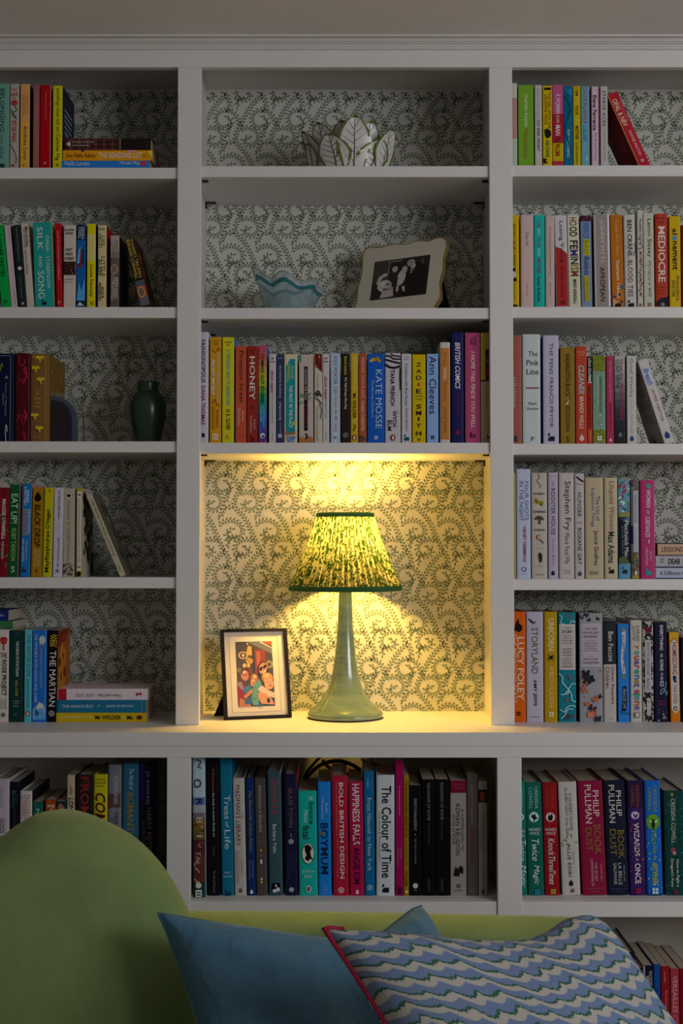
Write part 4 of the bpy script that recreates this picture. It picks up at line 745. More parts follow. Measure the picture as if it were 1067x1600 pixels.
bk(748, 761.5, 1221, '77706a', 'pale taupe paperback with small orange picture', R(1234, 1254, 0, 1, '120b08'), G('6a3210', (.2, 1252), (.15, 1240), (.45, 1236), (.85, 1240), (.7, 1252)), T('Writing Religion in the', 1273, 1330, .6, 3.4, '56504a', 't'), T('Ancient Empire', 1273, 1328, .3, 3.4, '56504a', 't'), T('Jorg Rupke', 1349, 1380, .5, 3, '605a54', 'a'), M(1393, '2c2824', .5, 2.8, 'drop'), d=0.14)
# ---- right bay, top shelf
row('R', 1, 0.035, 'top shelf of right bay')
bk(796, 808.5, 130, '9a9a96', 'white hardback sliver beside the right post', R(153, 217, 0, 1, '8d6a66'), R(217, 260, 0, 1, '8a968a'), hb=1)
bk(810, 834, 133, '588022', 'wide grass green paperback', T('marian keyes', 148, 198, .5, 8, 'bcc2aa', 'a'), T('Watermelon', 200, 248, .5, 7.6, '7a4426', 't'), side='4a701c')
bk(836, 847, 133, '97938c', 'white paperback with slate and black script', T('Down a wild road', 139, 184, .52, 4.4, '64757c', 't'), T('Joy', 187, 198, .5, 6, '1d1c1c', 'ti'), T('ISABEL VINCENT', 200, 236, .5, 3.6, '2a2a2a', 'ab'))
bk(848.5, 863, 134, '9d8c08', 'yellow paperback with brown capitals and silhouette', R(137, 141, .15, .9, '17130a'), T('THE GIRL WITH THE', 144, 201, .72, 4.2, '6a2c12', 'tb'), T('LOUDING VOICE', 148, 195, .34, 4.6, '6a2c12', 'tb'), G('15110c', (.15, 203), (.45, 201), (.85, 205), (.9, 212), (.6, 216), (.35, 216), (.2, 211)), T('ABI DARE', 219, 246, .5, 5.4, '1c5222', 'ab'), N(249, 255, 4, ['1a150a', '3a2c0a'], 3.5, 4))
bk(863.5, 880.5, 133, '93406a', 'pink red and yellow banded paperback', R(178, 224, 0, 1, '841626'), G('841626', (0, 178), (.5, 181), (1, 178), (1, 184), (0, 184)), R(224, 252, 0, 1, '96820c'), R(252, 260, 0, 1, '8a2424'), T('A WOMAN', 147, 178, .5, 7, 'b8a4b0', 'tb'), T('IS NO', 181, 193, .48, 4, 'c0acb0', 'tb'), T('MAN', 196, 212, .48, 8, 'c0acb0', 'tb'), T('ETAF', 215, 224, .45, 7, '5a2410', 'ab'), T('RUM', 226, 244, .45, 7, '6a2410', 'ab'))
bk(881, 895, 135, '0c4f70', 'ocean blue paperback with pale small capitals', G('1d6a86', (0, 137), (.5, 141), (1, 136), (1, 150), (.5, 148)), T('LARA WILLIAMS', 140, 188, .45, 4.4, '0a3a54', 'a'), T('THE UNPASSING', 202, 246, .5, 4.4, '8ab0ae', 't'), S('0a3a54', 2, (0, 150), (.8, 170), (.2, 200), (.9, 240)))
bk(896, 907.5, 134.5, '988a0c', 'yellow paperback with dark red capitals', T('I AM', 137, 150, .5, 5, '4f2010', 'tb'), T('NOT', 152, 163, .5, 4.4, 'aaa03c', 't'), T('YOUR', 165, 180, .5, 5, '4f2010', 'tb'), T('BABY', 183, 194, .5, 4.4, 'aaa03c', 't'), T('MOTHER', 197, 219, .5, 5, '4f2010', 'tb'), T('Candice Brathwaite', 222, 257, .5, 3.6, '2a240a', 'a'))
bk(908.5, 921.5, 135, '50808f', 'light blue paperback with red capitals', T('CHUCK PALAHNIUK', 137, 194, .46, 5.8, '7a2c46', 'a'), T('LULLABY', 197, 222, .46, 5.8, '2c5a7a', 't'), G('9cbcc0', (.5, 249), (.7, 243), (.75, 248), (.6, 252)))
bk(923.5, 937, 135.5, '9a929e', 'white paperback edged red, bold serif author', R(134, 260, 0, .12, '7a2434'), R(134, 260, .9, 1, '7a2434'), T('Elena Ferrante', 149, 204, .46, 5.6, '121016', 'ab'), T('My Brilliant Friend', 208, 251, .5, 4.4, '5d5a64', 't'), side='6a2030')
bk(938.5, 950, 135, '938f90', 'white grey paperback with spaced capitals', T('STARVE ACRE', 142, 198, .5, 5, '34302f', 't'), T('ANDREW MICHAEL HURLEY', 202, 252, .55, 2.8, '6a6664', 'a'))
_b = bk(1000, 1019, 141.5, '8a1626', 'scarlet paperback leaning left with cream title', T('OPAL & NEV', 158, 200, .42, 8, 'bca78e', 'tb'), T('the final revival of', 163, 194, .8, 3, 'a07060'), T('DAWNIE WALTON', 208, 246, .55, 4.6, 'b09a88', 'a'), M(254, 'b09a90', .5, 2.6, 'ring'), R(140, 262, 0, .06, '9a7a4c'), lean=-50, side='54040c', d=0.135)
cover_art(_b, -1, lines(['6d1a20', '74222a'], .15, .85, .1, .85, 22, 4))

# ---- right bay, second shelf
row('R', 2, 0.035, 'second shelf of right bay')
bk(797, 811.5, 336, '9b8408', 'yellow hardback with black capitals beside post', T('EACH FACT CALL ME A TERRORIST', 350, 418, .5, 3.6, '1f1a08', 'tb'), O(430, .35, 6, 4, '9a9690'), R(419, 424, .1, .6, '14100c'), R(434, 440, .4, .7, '14100c'), T('Kerry Hudson', 443, 470, .5, 3.4, '1f1a08', 'a'), R(476, 482, .2, .8, '1f1a08'), hb=1)
bk(814, 834, 336, '9c8886', 'blush pink hardback with tiny title', T('Two Nil', 362, 384, .48, 4.6, '4a3c3c', 't'), T('Sarah Knight', 442, 464, .48, 3, '6d5c5c', 'a'), hb=1)
bk(834.5, 851.5, 336, '118a82', 'turquoise hardback with purple and white words', T('I AM', 343, 356, .45, 5, '5a3c7a', 'tb'), T('NOT', 358, 368, .45, 4.6, '8fb8b4', 't'), T('YOUR', 370, 386, .45, 5, '6a2c70', 'tb'), T('BABY', 389, 401, .45, 4.6, '8fb8b4', 't'), T('MOTHER', 404, 428, .45, 5, '6a2458', 'tb'), T('Candice Brathwaite', 432, 472, .45, 4, '0c2c34', 'ab'), hb=1)
bk(852.5, 867, 337, '998882', 'beige pink hardback with fine grey title', T('The Life-Changing Magic of Not Giving a Thing', 355, 431, .5, 3.2, '5d4c48', 't'), T('Sarah Knight', 442, 464, .5, 3, '6d5c56', 'a'), hb=1)
bk(870, 889, 336.5, '9a989c', 'white paperback with sweeping red lower half', G('851e22', (0, 386), (.25, 387), (.6, 391), (1, 397), (1, 479), (0, 479)), T('Losing Young', 346, 411, .5, 7.6, '17161a', 't'), T('RACHEL WILSON', 416, 464, .5, 4.6, '34100f', 'a'), M(473, '2a0c0c', .5, 3, 'bar'), lean=-3)
hf = '13110f'
bk(890, 908, 336.5, 'a0a08c', 'cream green paperback with bold multicoloured capitals', T('HO', 340, 353, .5, 12, '6a2418', 'tb'), T('OD', 354.5, 370, .5, 12, hf, 'tb'), T('FE', 376, 390, .52, 12, hf, 'tb'), T('M', 391, 400, .52, 12, '2c2458', 'tb'), T('IN', 401.5, 413, .54, 12, hf, 'tb'), T('IS', 414, 423, .55, 12, '6a5a20', 'tb'), T('M', 424, 432, .55, 12, '5a2c1c', 'tb'), T('MIKKI KENDALL', 437, 475, .52, 5, hf, 'ab'), lean=-3)
bk(909, 926, 337, '5c6c86', 'slate blue paperback with yellow boxes', R(337, 346, 0, 1, '2c1620'), N(338, 346, 8, ['5a2430', '3a2030', '6a4048'], 2.2, 5), T('FIERCE', 348, 373, .5, 8, '2c4a86', 'ti'), G('8c8c18', (.25, 374), (.8, 374), (.85, 400), (.2, 398)), T('BAD', 376, 397, .5, 6, '4a4c20', 't'), T('Rabbits', 401, 430, .52, 7, '1c2c50', 'ti'), G('8c8418', (.25, 432), (.7, 432), (.75, 471), (.3, 471)), T('CLARE POLLARD', 434, 469, .5, 4.6, '5a5412', 'a'), lean=-1.5, side='0c0c10')
bk(930, 955, 335.5, '756c68', 'grey hardback with white side stripes', R(335, 479, 0, .12, '9a9698'), R(335, 479, .86, 1, 'a8a4b0'), T('JOHNY PITTS', 344, 411, .48, 7, 'a8a29e', 'a'), T('AFROPEAN', 418, 471, .5, 7.4, '17120f', 't'), hb=1, lean=-2)
bk(957, 976, 336, '8a5210', 'amber brown paperback with cream script', T('Fatally Ever After', 343, 401, .5, 6.4, 'a8844a', 'ti'), T('Stephanie Yeboah', 407, 466, .5, 6.6, 'b8ac98', 'ab'), O(449, .9, 3.4, 2.4, '1c4a80'), O(461, .6, 2.4, 2, '2a2458'), O(464, .2, 2, 2, '2a2458'), O(472, .8, 2, 2, '2a2458'), G('9a7a60', (0, 466), (.3, 470), (.6, 474), (.6, 479), (0, 479)), O(478, .45, 4, 5, '14100c'), lean=-3)
bk(977, 995, 335.5, '989692', 'white hardback, black author and wine red title', T('BEN CRANE', 344, 400, .5, 7, '15130f', 'ab'), T('BLOOD TIES', 407, 464, .5, 7.4, '4c0f20', 't'), S('4a4a48', 1, (.9, 380), (1, 390), (.85, 400)), N(378, 410, 7, ['6d6c6a'], 2.4, 6, 'bar'), M(475, '121010', .5, 5, 'bird'), hb=1, lean=-2)
bk(996.5, 1005, 328.5, '98958e', 'tall thin white paperback', T('TA-NEHISI COATES', 341, 383, .55, 3.6, '1c1a18', 'ab'), R(387, 389, .35, .75, '3a3632'), T('BETWEEN THE WORLD AND ME', 393, 463, .55, 3.6, '6a1a22', 'tb'), N(370, 470, 16, ['3a3834'], 1.8, 3), M(477, '2a2826', .5, 2, 'bar'))
bk(1007, 1023, 333, '93968a', 'pale sage paperback with black serif author', T('Lemn Sissay', 342, 402, .54, 7.8, '15150f', 'a'), T('My Name Is Why', 408, 465, .52, 6.6, '8a4a34', 'ti'), M(476, '7a1c22', .5, 3, 'bar'), N(385, 470, 9, ['a5a8a0', '5f645a'], 2, 8), lean=-1)
bk(1024.5, 1044, 334, '8a2e1c', 'tomato red hardback with heavy white capitals', T('IJEOMA', 340, 343, .5, 14, '2c1a3c', 'ua'), T('OLUO', 346, 349, .5, 9, '2c1a3c', 'ua'), T('MEDIOCRE', 354, 441, .5, 11, 'beb0aa', 'tb'), T('the dangerous', 448, 450.5, .5, 12, '5a1c14', 'u'), T('legacy of white', 453, 455.5, .5, 13, '5a1c14', 'u'), T('male power', 458, 460.5, .5, 11, '5a1c14', 'u'), G('101426', (.05, 479), (.05, 473), (.4, 466), (1, 464), (1, 479)), M(476, '7d7a80', .55, 3, 'ring'), hb=1)
bk(1046.5, 1064, 338, '9e8406', 'yellow paperback with black title and blue dot', T('al', 357, 367, .5, 8, '17120a', 'tb'), O(372, .45, 3.6, 3.6, '2f6a9a'), T('nement', 377, 422, .5, 8, '17120a', 'tb'), T('FRANCESCA', 431, 470, .72, 4.6, '3a300a', 'a'), T('SPECTER', 438, 464, .32, 4.6, '3a300a', 'a'))
bk(1065.5, 1082, 352, '551c10', 'dark rust paperback at frame edge')

# ---- right bay, third shelf
row('R', 3, 0.035, 'third shelf of right bay', d=0.14)
bk(793, 816, 524, '77463a', 'cocoa brown hardback beside the right post', T('KATE ATKINSON', 590, 636, .42, 5.4, 'a89a94', 'a'), T('b', 682, 690, .5, 8, '2a2020', 'u'), R(681, 690, .34, .66, '34282a'), hb=1)
bk(817, 845, 522.5, '98a0a2', 'white hardback with upright black title', T('The', 549, 557, .58, 15, '1d2024', 'ut'), T('Pink', 562.5, 571, .56, 19, '1d2024', 'ut'), T('Line', 576.5, 585.5, .56, 19, '1d2024', 'ut'), R(605.5, 607.5, .18, .92, '6a1c40'), T('Mark', 628.5, 633, .56, 13, '34383c', 'ua'), T('Gevisser', 636, 640.5, .56, 19, '34383c', 'ua'), T('P', 683, 689.5, .55, 5, '6a1c30', 'u'), hb=1)
bk(849, 873.5, 524, '928fa2', 'lilac white hardback with thin dark capitals', T('THE FENS', 536, 585, .52, 5.6, '30303c', 't'), T('FRANCIS PRYOR', 590, 668, .52, 5.6, '54303e', 'a'), M(683, '17181c', .5, 5.4, 'bird'), hb=1, side='1c3a7a')
bk(876, 898.5, 543, '6f5618', 'olive gold paperback with black condensed capitals', T('WASHINGTON BLACK', 552, 620, .5, 7.4, '171206', 'tb'), S('b0a480', 2, (.6, 624), (.4, 632)), S('171206', 1, (.7, 622), (.5, 627), (.3, 629)), T('ESI EDUGYAN', 635, 674, .5, 6.6, '231b08', 'a'), T('S', 681, 691, .5, 5, '2c230c', 'u'))
bk(900, 917.5, 541.5, '8f3320', 'orange red paperback with pale teal title', T('NOVEL', 549, 551.5, .52, 11, 'b89a8c', 'u'), T('MOODS', 553.5, 555.5, .52, 8, 'b89a8c', 'u'), T('CLEANER', 571, 616, .5, 9, '76a09c', 'tbi'), T('BRANDI WELLS', 620, 670, .5, 6.6, 'bca8a0', 'ab'), M(685, 'b89a90', .5, 4.6, 'drop'))
bk(918, 925.5, 557, '8a2418', 'slim red paperback with black top', R(557, 597, 0, 1, '0f0c0e'), T('LOLA OLUFEMI', 560, 596, .5, 4.4, 'b4b0ae', 'ab'), R(597, 598.5, 0, 1, 'a09a96'), T('FEMINISM INTERRUPTED', 602, 668, .5, 3.6, '3a0f0c', 'tb'), R(672, 692, 0, 1, '94321e'), T('pluto', 674, 686, .5, 3, 'b07a60'))
bk(926.5, 946.5, 556, '5f7a6a', 'green and yellow african print paperback', R(556, 580, .03, .97, '5c6416'), R(672, 692, .03, .97, '5c6416'), N(557, 580, 22, ['8a861c', '3a4a1c', '20301c'], 1.8, 4), N(672, 690, 20, ['8a861c', '3a4a1c', '20301c'], 1.8, 5), N(582, 670, 10, ['6d7a34', '8a9a86'], 2.6, 7), T('CHIMAMANDA', 588, 612, .62, 3.4, '15201c', 'a'), T('NGOZI ADICHIE', 613, 644, .62, 3.4, '15201c', 'a'), T('Purple Hibiscus', 590, 632, .36, 3.4, 'a8aa8c', 't'), M(685, 'a8b0a4', .5, 4, 'squares'))
bk(948, 959.5, 556.5, '862844', 'raspberry pink narrow paperback', T('My Name Is Lucy Barton', 565, 626, .5, 4.4, 'a8768a', 't'), T('ELIZABETH STROUT', 630, 674, .5, 3.6, '5a1a30', 'a'), M(688, 'b89aa4', .5, 2.4, 'drop'))
gr = ['868a84', '82868a', '787c80', '6d7074', '5a5c62', '484a50', '3a3a42', '2c2c34', '24242c', '1d1d24', '1a1a20', '17171c']
bk(960.5, 977, 556, '868a84', 'grey shaded paperback with red vertical title', *[R(556 + i * 11.4, 556 + (i + 1) * 11.4 + .3, 0, 1, c) for i, c in enumerate(gr)], T('How the Word Is Passed', 562, 656, .7, 6, '84283a', 't'), T('CLINT SMITH', 562, 606, .28, 5.6, '15161a', 'a'), M(680, '55555c', .5, 3.6, 'drop'), side='3c3c40')
bk(980, 994.5, 556.5, '9a9896', 'white paperback with widely spaced grey title', T('Grief Works', 560, 620, .5, 5.4, '5d605e', 't'), T('Julia Samuel', 625, 678, .5, 5, '8a8a86', 'a'), M(686, '17306a', .5, 3.8, 'drop'))
_b = bk(1039, 1055, 560, '9b9899', 'white paperback leaning left with blue script', T('Breath', 578, 604, .52, 8.4, '1c58a0', 'tbi'), T('JAMES NESTOR', 610, 661, .52, 5.4, '7a2c3a', 'a'), M(683, '12305f', .52, 5, 'drop'), lean=-41, side='6d655c', d=0.135)
cover_art(_b, -1, lines(['3a342e', '46403a'], .12, .9, .22, .85, 24, 4) + blots(4, ['2a2622'], 2, .3, .7, .04, .1, .03))

# ---- right bay, fourth shelf
row('R', 4, 0.035, 'fourth shelf of right bay', d=0.14)
bk(794, 806.5, 739.5, '8a8040', 'dull yellow hardback sliver beside the right post', R(742, 905, .7, .8, '5c5424'), hb=1)
bk(807.5, 829.5, 733, '8f96ab', 'pale blue white hardback with slate capitals', T('FOUR SHOTS', 752.5, 813, .72, 6, '34485c', 't'), T('IN THE NIGHT', 752, 814, .34, 6, '34485c', 't'), T('HENRY HEMMING', 823, 878, .56, 5, '76182a', 'ab'), T('Q', 886, 894, .5, 8, '3c4450', 'u'), T('quercus', 897, 898.5, .5, 10, '5c6470', 'u'), hb=1)
bk(831, 855.5, 739, '938c84', 'pale grey hardback with butterfly and mushroom pictures', S('4a463f', 1.4, (.4, 740), (.5, 746), (.35, 752), (.55, 758), (.5, 763)), T('EVERY', 770, 773.5, .5, 17, '211e1a', 'utb'), G('6d6a1c', (.15, 784), (.25, 777), (.5, 784), (.6, 782), (.78, 785), (.7, 792), (.5, 788), (.3, 787)), O(783, .3, 1.2, 1.2, '201c10'), O(788, .6, 1.2, 1.2, '201c10'), T('LIVING', 798, 801.5, .5, 19, '211e1a', 'utb'), G('3c3528', (.15, 812), (.3, 807), (.5, 806), (.7, 808), (.8, 813), (.55, 812), (.58, 819), (.42, 819), (.45, 812)), T('THING', 826.5, 830, .5, 17, '211e1a', 'utb'), O(839.5, .42, 4, 3, '7d4a30'), O(840, .45, 2.4, 2, 'a08468'), S('34302a', 1.4, (.5, 843), (.65, 846), (.75, 849)), T('JASON', 856, 858, .5, 11, '6d665c', 'ua'), G('1f1a14', (.42, 865), (.55, 863), (.66, 868), (.64, 877), (.52, 880), (.46, 873)), T('ROBERTS', 883, 885, .5, 16, '7a7268', 'ua'), T('RIVERRUN', 897, 899, .5, 13, '2a2620', 'u'), hb=1)
bk(857, 872.5, 738.5, '8f8998', 'lilac grey hardback with dark serif capitals', T('new york', 743, 745, .5, 9, '6a6470', 'u'), T('THE', 750, 760, .48, 4, '6a6672', 't'), T('ROOSTER HOUSE', 763, 836, .5, 6.2, '37343e', 't'), T('Victoria Belim', 839, 884, .52, 5, '7d7486', 'a'), M(896, '1c1a20', .45, 3.4, 'drop'), hb=1)
bk(874, 897.5, 739, '968f8e', 'white hardback with big black author name', T('Stephen Fry', 752, 829, .52, 12, '131112', 'a'), T('More Fool Me', 833, 881, .52, 7.4, '24444e', 't'), T('MICHAEL', 891, 893, .5, 11, '4a4648', 'u'), T('JOSEPH', 895, 897, .5, 11, '4a4648', 'u'), hb=1)
bk(898.5, 913.5, 740, '948f90', 'white hardback with black brush stroke on top', S('0c0a0c', 2.6, (.2, 745), (.5, 749), (.95, 753)), S('55525a', .8, (.1, 755), (.6, 757), (.95, 757)), T('HUNGER', 770, 808, .5, 6, '2c2a2c', 't'), T('a memoir of my body', 813, 820, .5, 9, '8a6064', 'u'), T('ROXANE GAY', 825, 882, .5, 6, '2c2a2c', 'a'), M(897, '3a383a', .5, 3.4, 'drop'), hb=1)
bk(915, 943.5, 746.5, '93866f', 'beige hardback with blue two line title', T('The List of', 775, 814, .7, 6.4, '2c3a74', 't'), T('Suspicious Things', 762, 823, .4, 6.6, '2c3a74', 't'), T('Jennie Godfrey', 829, 884, .56, 8.4, '1c1812', 'a'), R(893, 897.5, .22, .7, '6d6250'), hb=1)
bk(945, 965.5, 746.5, '938c76', 'cream hardback with rust brush script', T('Unquiet Women', 752, 829, .5, 11, '74381c', 'ti'), T('Max Adams', 831, 880, .5, 10, '1c1a14', 'ab'), M(891, '17150f', .5, 4.4, 'bird'), hb=1)
bk(966.5, 985, 749, '4f7a8c', 'blue hardback with red and white flowers', N(752, 800, 26, ['8a2432', 'b0b0a4', '2f6048', '20303c', '86302c'], 3.6, 12), R(800, 808, 0, 1, '6a6c40'), R(808, 880, 0, 1, '121620'), G('3f5c74', (0, 808), (.4, 812), (1, 806), (1, 818), (.5, 815)), T('Matchstick Man', 814, 870, .68, 6, 'a8aeb0', 't'), T('JULIA KELLY', 822, 866, .32, 4, '55606c', 'a'), G('3f4a30', (0, 872), (.5, 868), (1, 880), (0, 881)), R(881, 905, 0, 1, '45748c'), M(891, '10202c', .5, 4.4, 'bird'), hb=1)
bk(986, 999.5, 750, '55524c', 'grey patchwork hardback with white title strip', N(752, 768, 6, ['2f2d2c', '6d6a62', '3c3434'], 3, 4), R(767, 863, .3, .85, '8f90a0'), R(822, 850, 0, .3, '1c1c34'), T('THE BOOK OF WILD FLOWERS', 772, 817, .55, 3, '24242c', 't'), T('Angela Harding & Friends', 824, 860, .55, 2.6, '5d5e70', 'a'), N(864, 905, 14, ['5a3c1c', '8a8a7c', '3a3830', '6d6a34'], 3.4, 9), G('a8a49a', (.35, 896), (.55, 891), (.75, 896), (.55, 900)), R(899, 905, .1, .9, '7a7028'), hb=1)
bk(1001, 1024, 750.5, '8b2a56', 'hot pink hardback with white slanted capitals', R(751, 905, .96, 1, 'a06a84'), G('2c7a70', (.38, 758), (.55, 755), (.75, 760), (.68, 764), (.5, 763)), T('WOMAN', 766, 794, .55, 7, 'b4a0ac', 'tbi'), T('OF', 797, 804, .52, 4.4, 'b4a0ac', 'tbi'), T('SUBSTANCES', 807, 840, .48, 7, 'b4a0ac', 'tbi'), G('b09aa6', (.5, 845), (.62, 843), (.56, 851)), T('JENNY', 861, 877, .66, 4, 'a88a9c', 'a'), T('VALENTISH', 856, 883, .4, 4, 'a88a9c', 'a'), M(893, '1f7a76', .5, 4.6, 'bird'), hb=1)
zz = SHELF['R', 4]
zz = lay(1024.5, 1150, 887, 905.5, zz, 0.035, '8a8c9e', 'pale lilac hardback lying at the bottom of the pile, fourth shelf of right bay', T('A Different Class', 1031, 1080, .48, 6.5, '24242e', 't'), R(1024, 1150, 0, .07, '0f1838'), R(1024, 1150, .93, 1, '0f1838'), hb=1, side='0f1838', group='books on fourth shelf of right bay')
zz = lay(1024.5, 1150, 869.5, 886.5, zz, 0.035, '8a8890', 'pale grey hardback lying in the middle of the pile, fourth shelf of right bay', T('SUSIE', 1031, 1038, .7, 3.6, '4a4a50', 'a'), T('BOYT', 1031, 1038, .42, 3.6, '4a4a50', 'a'), T('DEAR', 1044, 1063, .5, 9, '1f200c', 'tb'), T('HOUSE', 1067, 1092, .5, 9, '1f200c', 'tb'), hb=1, side='16182c', group='books on fourth shelf of right bay')
zz = lay(1027.5, 1150, 849, 869, zz, 0.035, '957c68', 'sand coloured hardback lying on top of the pile, fourth shelf of right bay', T('LESSONS', 1034, 1066, .5, 7.4, '2a2024', 't'), T('IAN', 1072, 1088, .5, 7, '2a2024', 'a'), R(1027, 1150, 0, .05, '1c1c30'), R(1027, 1150, .93, 1, '1c1c30'), hb=1, side='1c1c30', group='books on fourth shelf of right bay')

# ---- right bay, on the worktop
row('R', 'top', 0.05, 'worktop row of right bay', d=0.14)
bk(796, 822, 956, 'a4480c', 'orange hardback with black flame and white capitals', G('150c08', (.3, 985), (.38, 974), (.55, 966), (.6, 974), (.78, 978), (.8, 984), (.6, 988), (.4, 986)), T('LUCY FOLEY', 995.5, 1094, .68, 10, 'c8b4a0', 'ab'), T('THE MIDNIGHT FEAST', 990, 1099, .3, 7.5, 'b89a80', 't'), M(1115, '2a140a', .55, 3.4, 'squares'), hb=1)
bk(823, 849.5, 956, '8d8a9a', 'lilac white hardback with olive title and bird', G('0c0c10', (.05, 966), (.3, 969), (.42, 973), (.58, 970), (.48, 975), (.3, 974)), T('STORYLAND', 981, 1053, .48, 10, '3c4420', 't'), T('AMY JEFFS', 1062, 1103, .48, 6.4, '121216', 'ab'), T('riverrun', 1118.5, 1121, .5, 14, '3c3c44', 'u'), hb=1)
bk(851, 871.5, 956, '8a6f10', 'golden yellow hardback with cream capitals', T('UNICORN', 966.5, 1016.5, .52, 9.5, 'b8ac84', 'tb'), O(1027.5, .5, 3, 2.6, '1c150a'), S('1c150a', 1, (.25, 1022), (.5, 1027), (.75, 1022)), S('1c150a', 1, (.25, 1033), (.5, 1028), (.75, 1033)), S('1c150a', 1, (.2, 1028), (.8, 1027)), T('AMROU AL-KADHI', 1040.5, 1106, .52, 7.4, 'b09a5c', 'a'), M(1116, 'b8ac90', .5, 4, 'squares'), hb=1)
bk(873, 900.5, 957, '0f5f6c', 'teal hardback with pale label and white squiggles', N(960, 972, 1, ['84323c'], 4, 2), G('84323c', (.5, 958), (.62, 960), (.78, 967), (.66, 966)), S('9cbcc0', 1.2, (.05, 961), (.2, 965), (.12, 973), (.3, 975)), S('9cbcc0', 1.2, (.65, 974), (.8, 970), (.98, 973)), R(975.5, 1046.5, .04, .96, 'a39c98'), R(977.5, 1044.5, .08, .92, '918c8a'), T('THE', 980, 982.5, .5, 8, '2a282c', 'u'), T('STORY', 985, 989.5, .5, 16, '2a282c', 'utb'), R(993, 993.6, .3, .7, '4a484c'), T('LOVE, LOSS', 996, 998, .5, 15, '3c3a3e', 'u'), T('& THE LIVES', 1000, 1002, .5, 16, '3c3a3e', 'u'), T('OF WOMEN', 1004, 1006, .5, 15, '3c3a3e', 'u'), T('100 GREAT', 1013, 1015.5, .5, 15, '34323a', 'u'), T('SHORT', 1017.5, 1020.5, .5, 15, '34323a', 'u'), T('STORIES', 1022.5, 1025, .5, 15, '34323a', 'u'), R(1028, 1028.6, .3, .7, '4a484c'), T('CHOSEN BY', 1031, 1033, .5, 14, '3c3a3e', 'u'), T('VICTORIA', 1035, 1037.5, .5, 15, '34323a', 'ua'), T('HISLOP', 1039.5, 1042.5, .5, 15, '34323a', 'ua'), G('84323c', (.5, 1053), (.62, 1055), (.8, 1064), (.66, 1062)), S('9cbcc0', 1.3, (.02, 1052), (.2, 1058), (.2, 1066), (.5, 1076), (.7, 1084), (.75, 1094), (.98, 1096)), S('9cbcc0', 1.3, (.98, 1069), (.75, 1068), (.55, 1076), (.35, 1084), (.1, 1085)), S('9cbcc0', 1.3, (.5, 1076), (.55, 1082), (.42, 1084), (.4, 1080)), G('84323c', (.3, 1098), (.45, 1091), (.55, 1089), (.45, 1096)), S('9cbcc0', 1.3, (.05, 1108), (.3, 1112), (.4, 1106), (.7, 1102), (.95, 1104)), S('9cbcc0', 1.3, (.1, 1122), (.3, 1118), (.5, 1108), (.8, 1108)), M(1119, '3a2030', .5, 4, 'bar'), G('84323c', (.85, 1120), (.95, 1114), (.98, 1118), (.9, 1123)), hb=1, side='07080c')
bk(906, 942.5, 958, '74757c', 'grey lilac hardback printed with coral butterflies', N(959, 972, 4, ['17161c', '2c2a34'], 4, 3, 'fly'), R(974.5, 1041.5, .04, .92, '958c94'), R(976, 1040, .07, .89, '8a8490'), T('THE TIME', 981, 984.5, .48, 20, '26242c', 'ut'), T("TRAVELLER'S", 987, 990.5, .48, 26, '26242c', 'ut'), T('ALMANAC', 993, 996.5, .48, 22, '26242c', 'ut'), R(1000.6, 1001.2, .3, .66, '4a484f'), T('THE ULTIMATE', 1004, 1006, .48, 22, '4a4852', 'u'), T('TREASURY OF', 1008, 1010, .48, 20, '4a4852', 'u'), T('TIME TRAVEL', 1012, 1014, .48, 18, '4a4852', 'u'), T('SHORT STORIES', 1015.5, 1017.5, .48, 24, '4a4852', 'u'), T('edited by', 1024.5, 1026.5, .48, 9, '4a4852', 'u'), T('ANN & JEFF', 1028.5, 1032, .48, 23, '26242c', 'ua'), T('VANDERMEER', 1034, 1037, .48, 26, '26242c', 'ua'), N(1046, 1124, 12, ['1a181f', '221f28', '94503c'], 5.4, 8, 'fly'), N(1048, 1122, 9, ['9a5240', 'a2604a'], 3, 15), G('a8604c', (.3, 1120), (.35, 1110), (.42, 1113), (.58, 1113), (.58, 1121)), hb=1, side='3a3a44')
bk(943.5, 963.5, 969, '8f8c88', 'white hardback with black upper half', R(969, 1038, 0, 1, '1d2024'), T('Ben Faccini', 987, 1033, .56, 7.4, 'a8a8a6', 'a'), T("Other People's", 1042, 1100, .7, 6, '5f1c26', 't'), T('Children', 1042, 1076, .32, 6, '5f1c26', 't'), T('riverrun', 1122, 1123.6, .5, 10, '4a4844', 'u'), hb=1, side='77726c')
bk(966.5, 984, 975, '1c5fa2', 'bright blue paperback with white wavy ribbon', G('9c9aa0', (.35, 988), (.7, 986), (.72, 1000), (.6, 1014), (.5, 1030), (.7, 1052), (.4, 1053), (.25, 1034), (.3, 1016), (.42, 1002)), T('if I had your face', 992, 1050, .5, 5, '1c1c24', 'ti'), O(984, .5, 3, 3.4, '5d6c60'), O(1057, .5, 3.4, 3.4, '55684a'), G('0a0b10', (.4, 1073), (.72, 1072), (.76, 1100), (.66, 1111), (.3, 1111), (.38, 1090)), T('FRANCES CHA', 1076, 1107, .53, 4.6, '8a8a92', 'ai'), N(1112, 1116, 3, ['123a54'], 2.6, 3), lean=-.6)
yc = [('y', '8a4a14'), ('o', '14706a'), ('u', '8a2028'), ('a', '4a3a80'), ('r', '8a2c3c'), ('e', '147a52'), ('n', '34507c'), ('o', '6a5c28'), ('t', '4a3a80'), ('a', '8a2430'), ('l', '147a62'), ('o', '1c6a80'), ('n', '8a4a20'), ('e', '4a3878')]
ys = [1008, 1016.5, 1024.5, 1032, 1039.5, 1046, 1054.5, 1062, 1068, 1077.5, 1083.5, 1087, 1095, 1102.5]
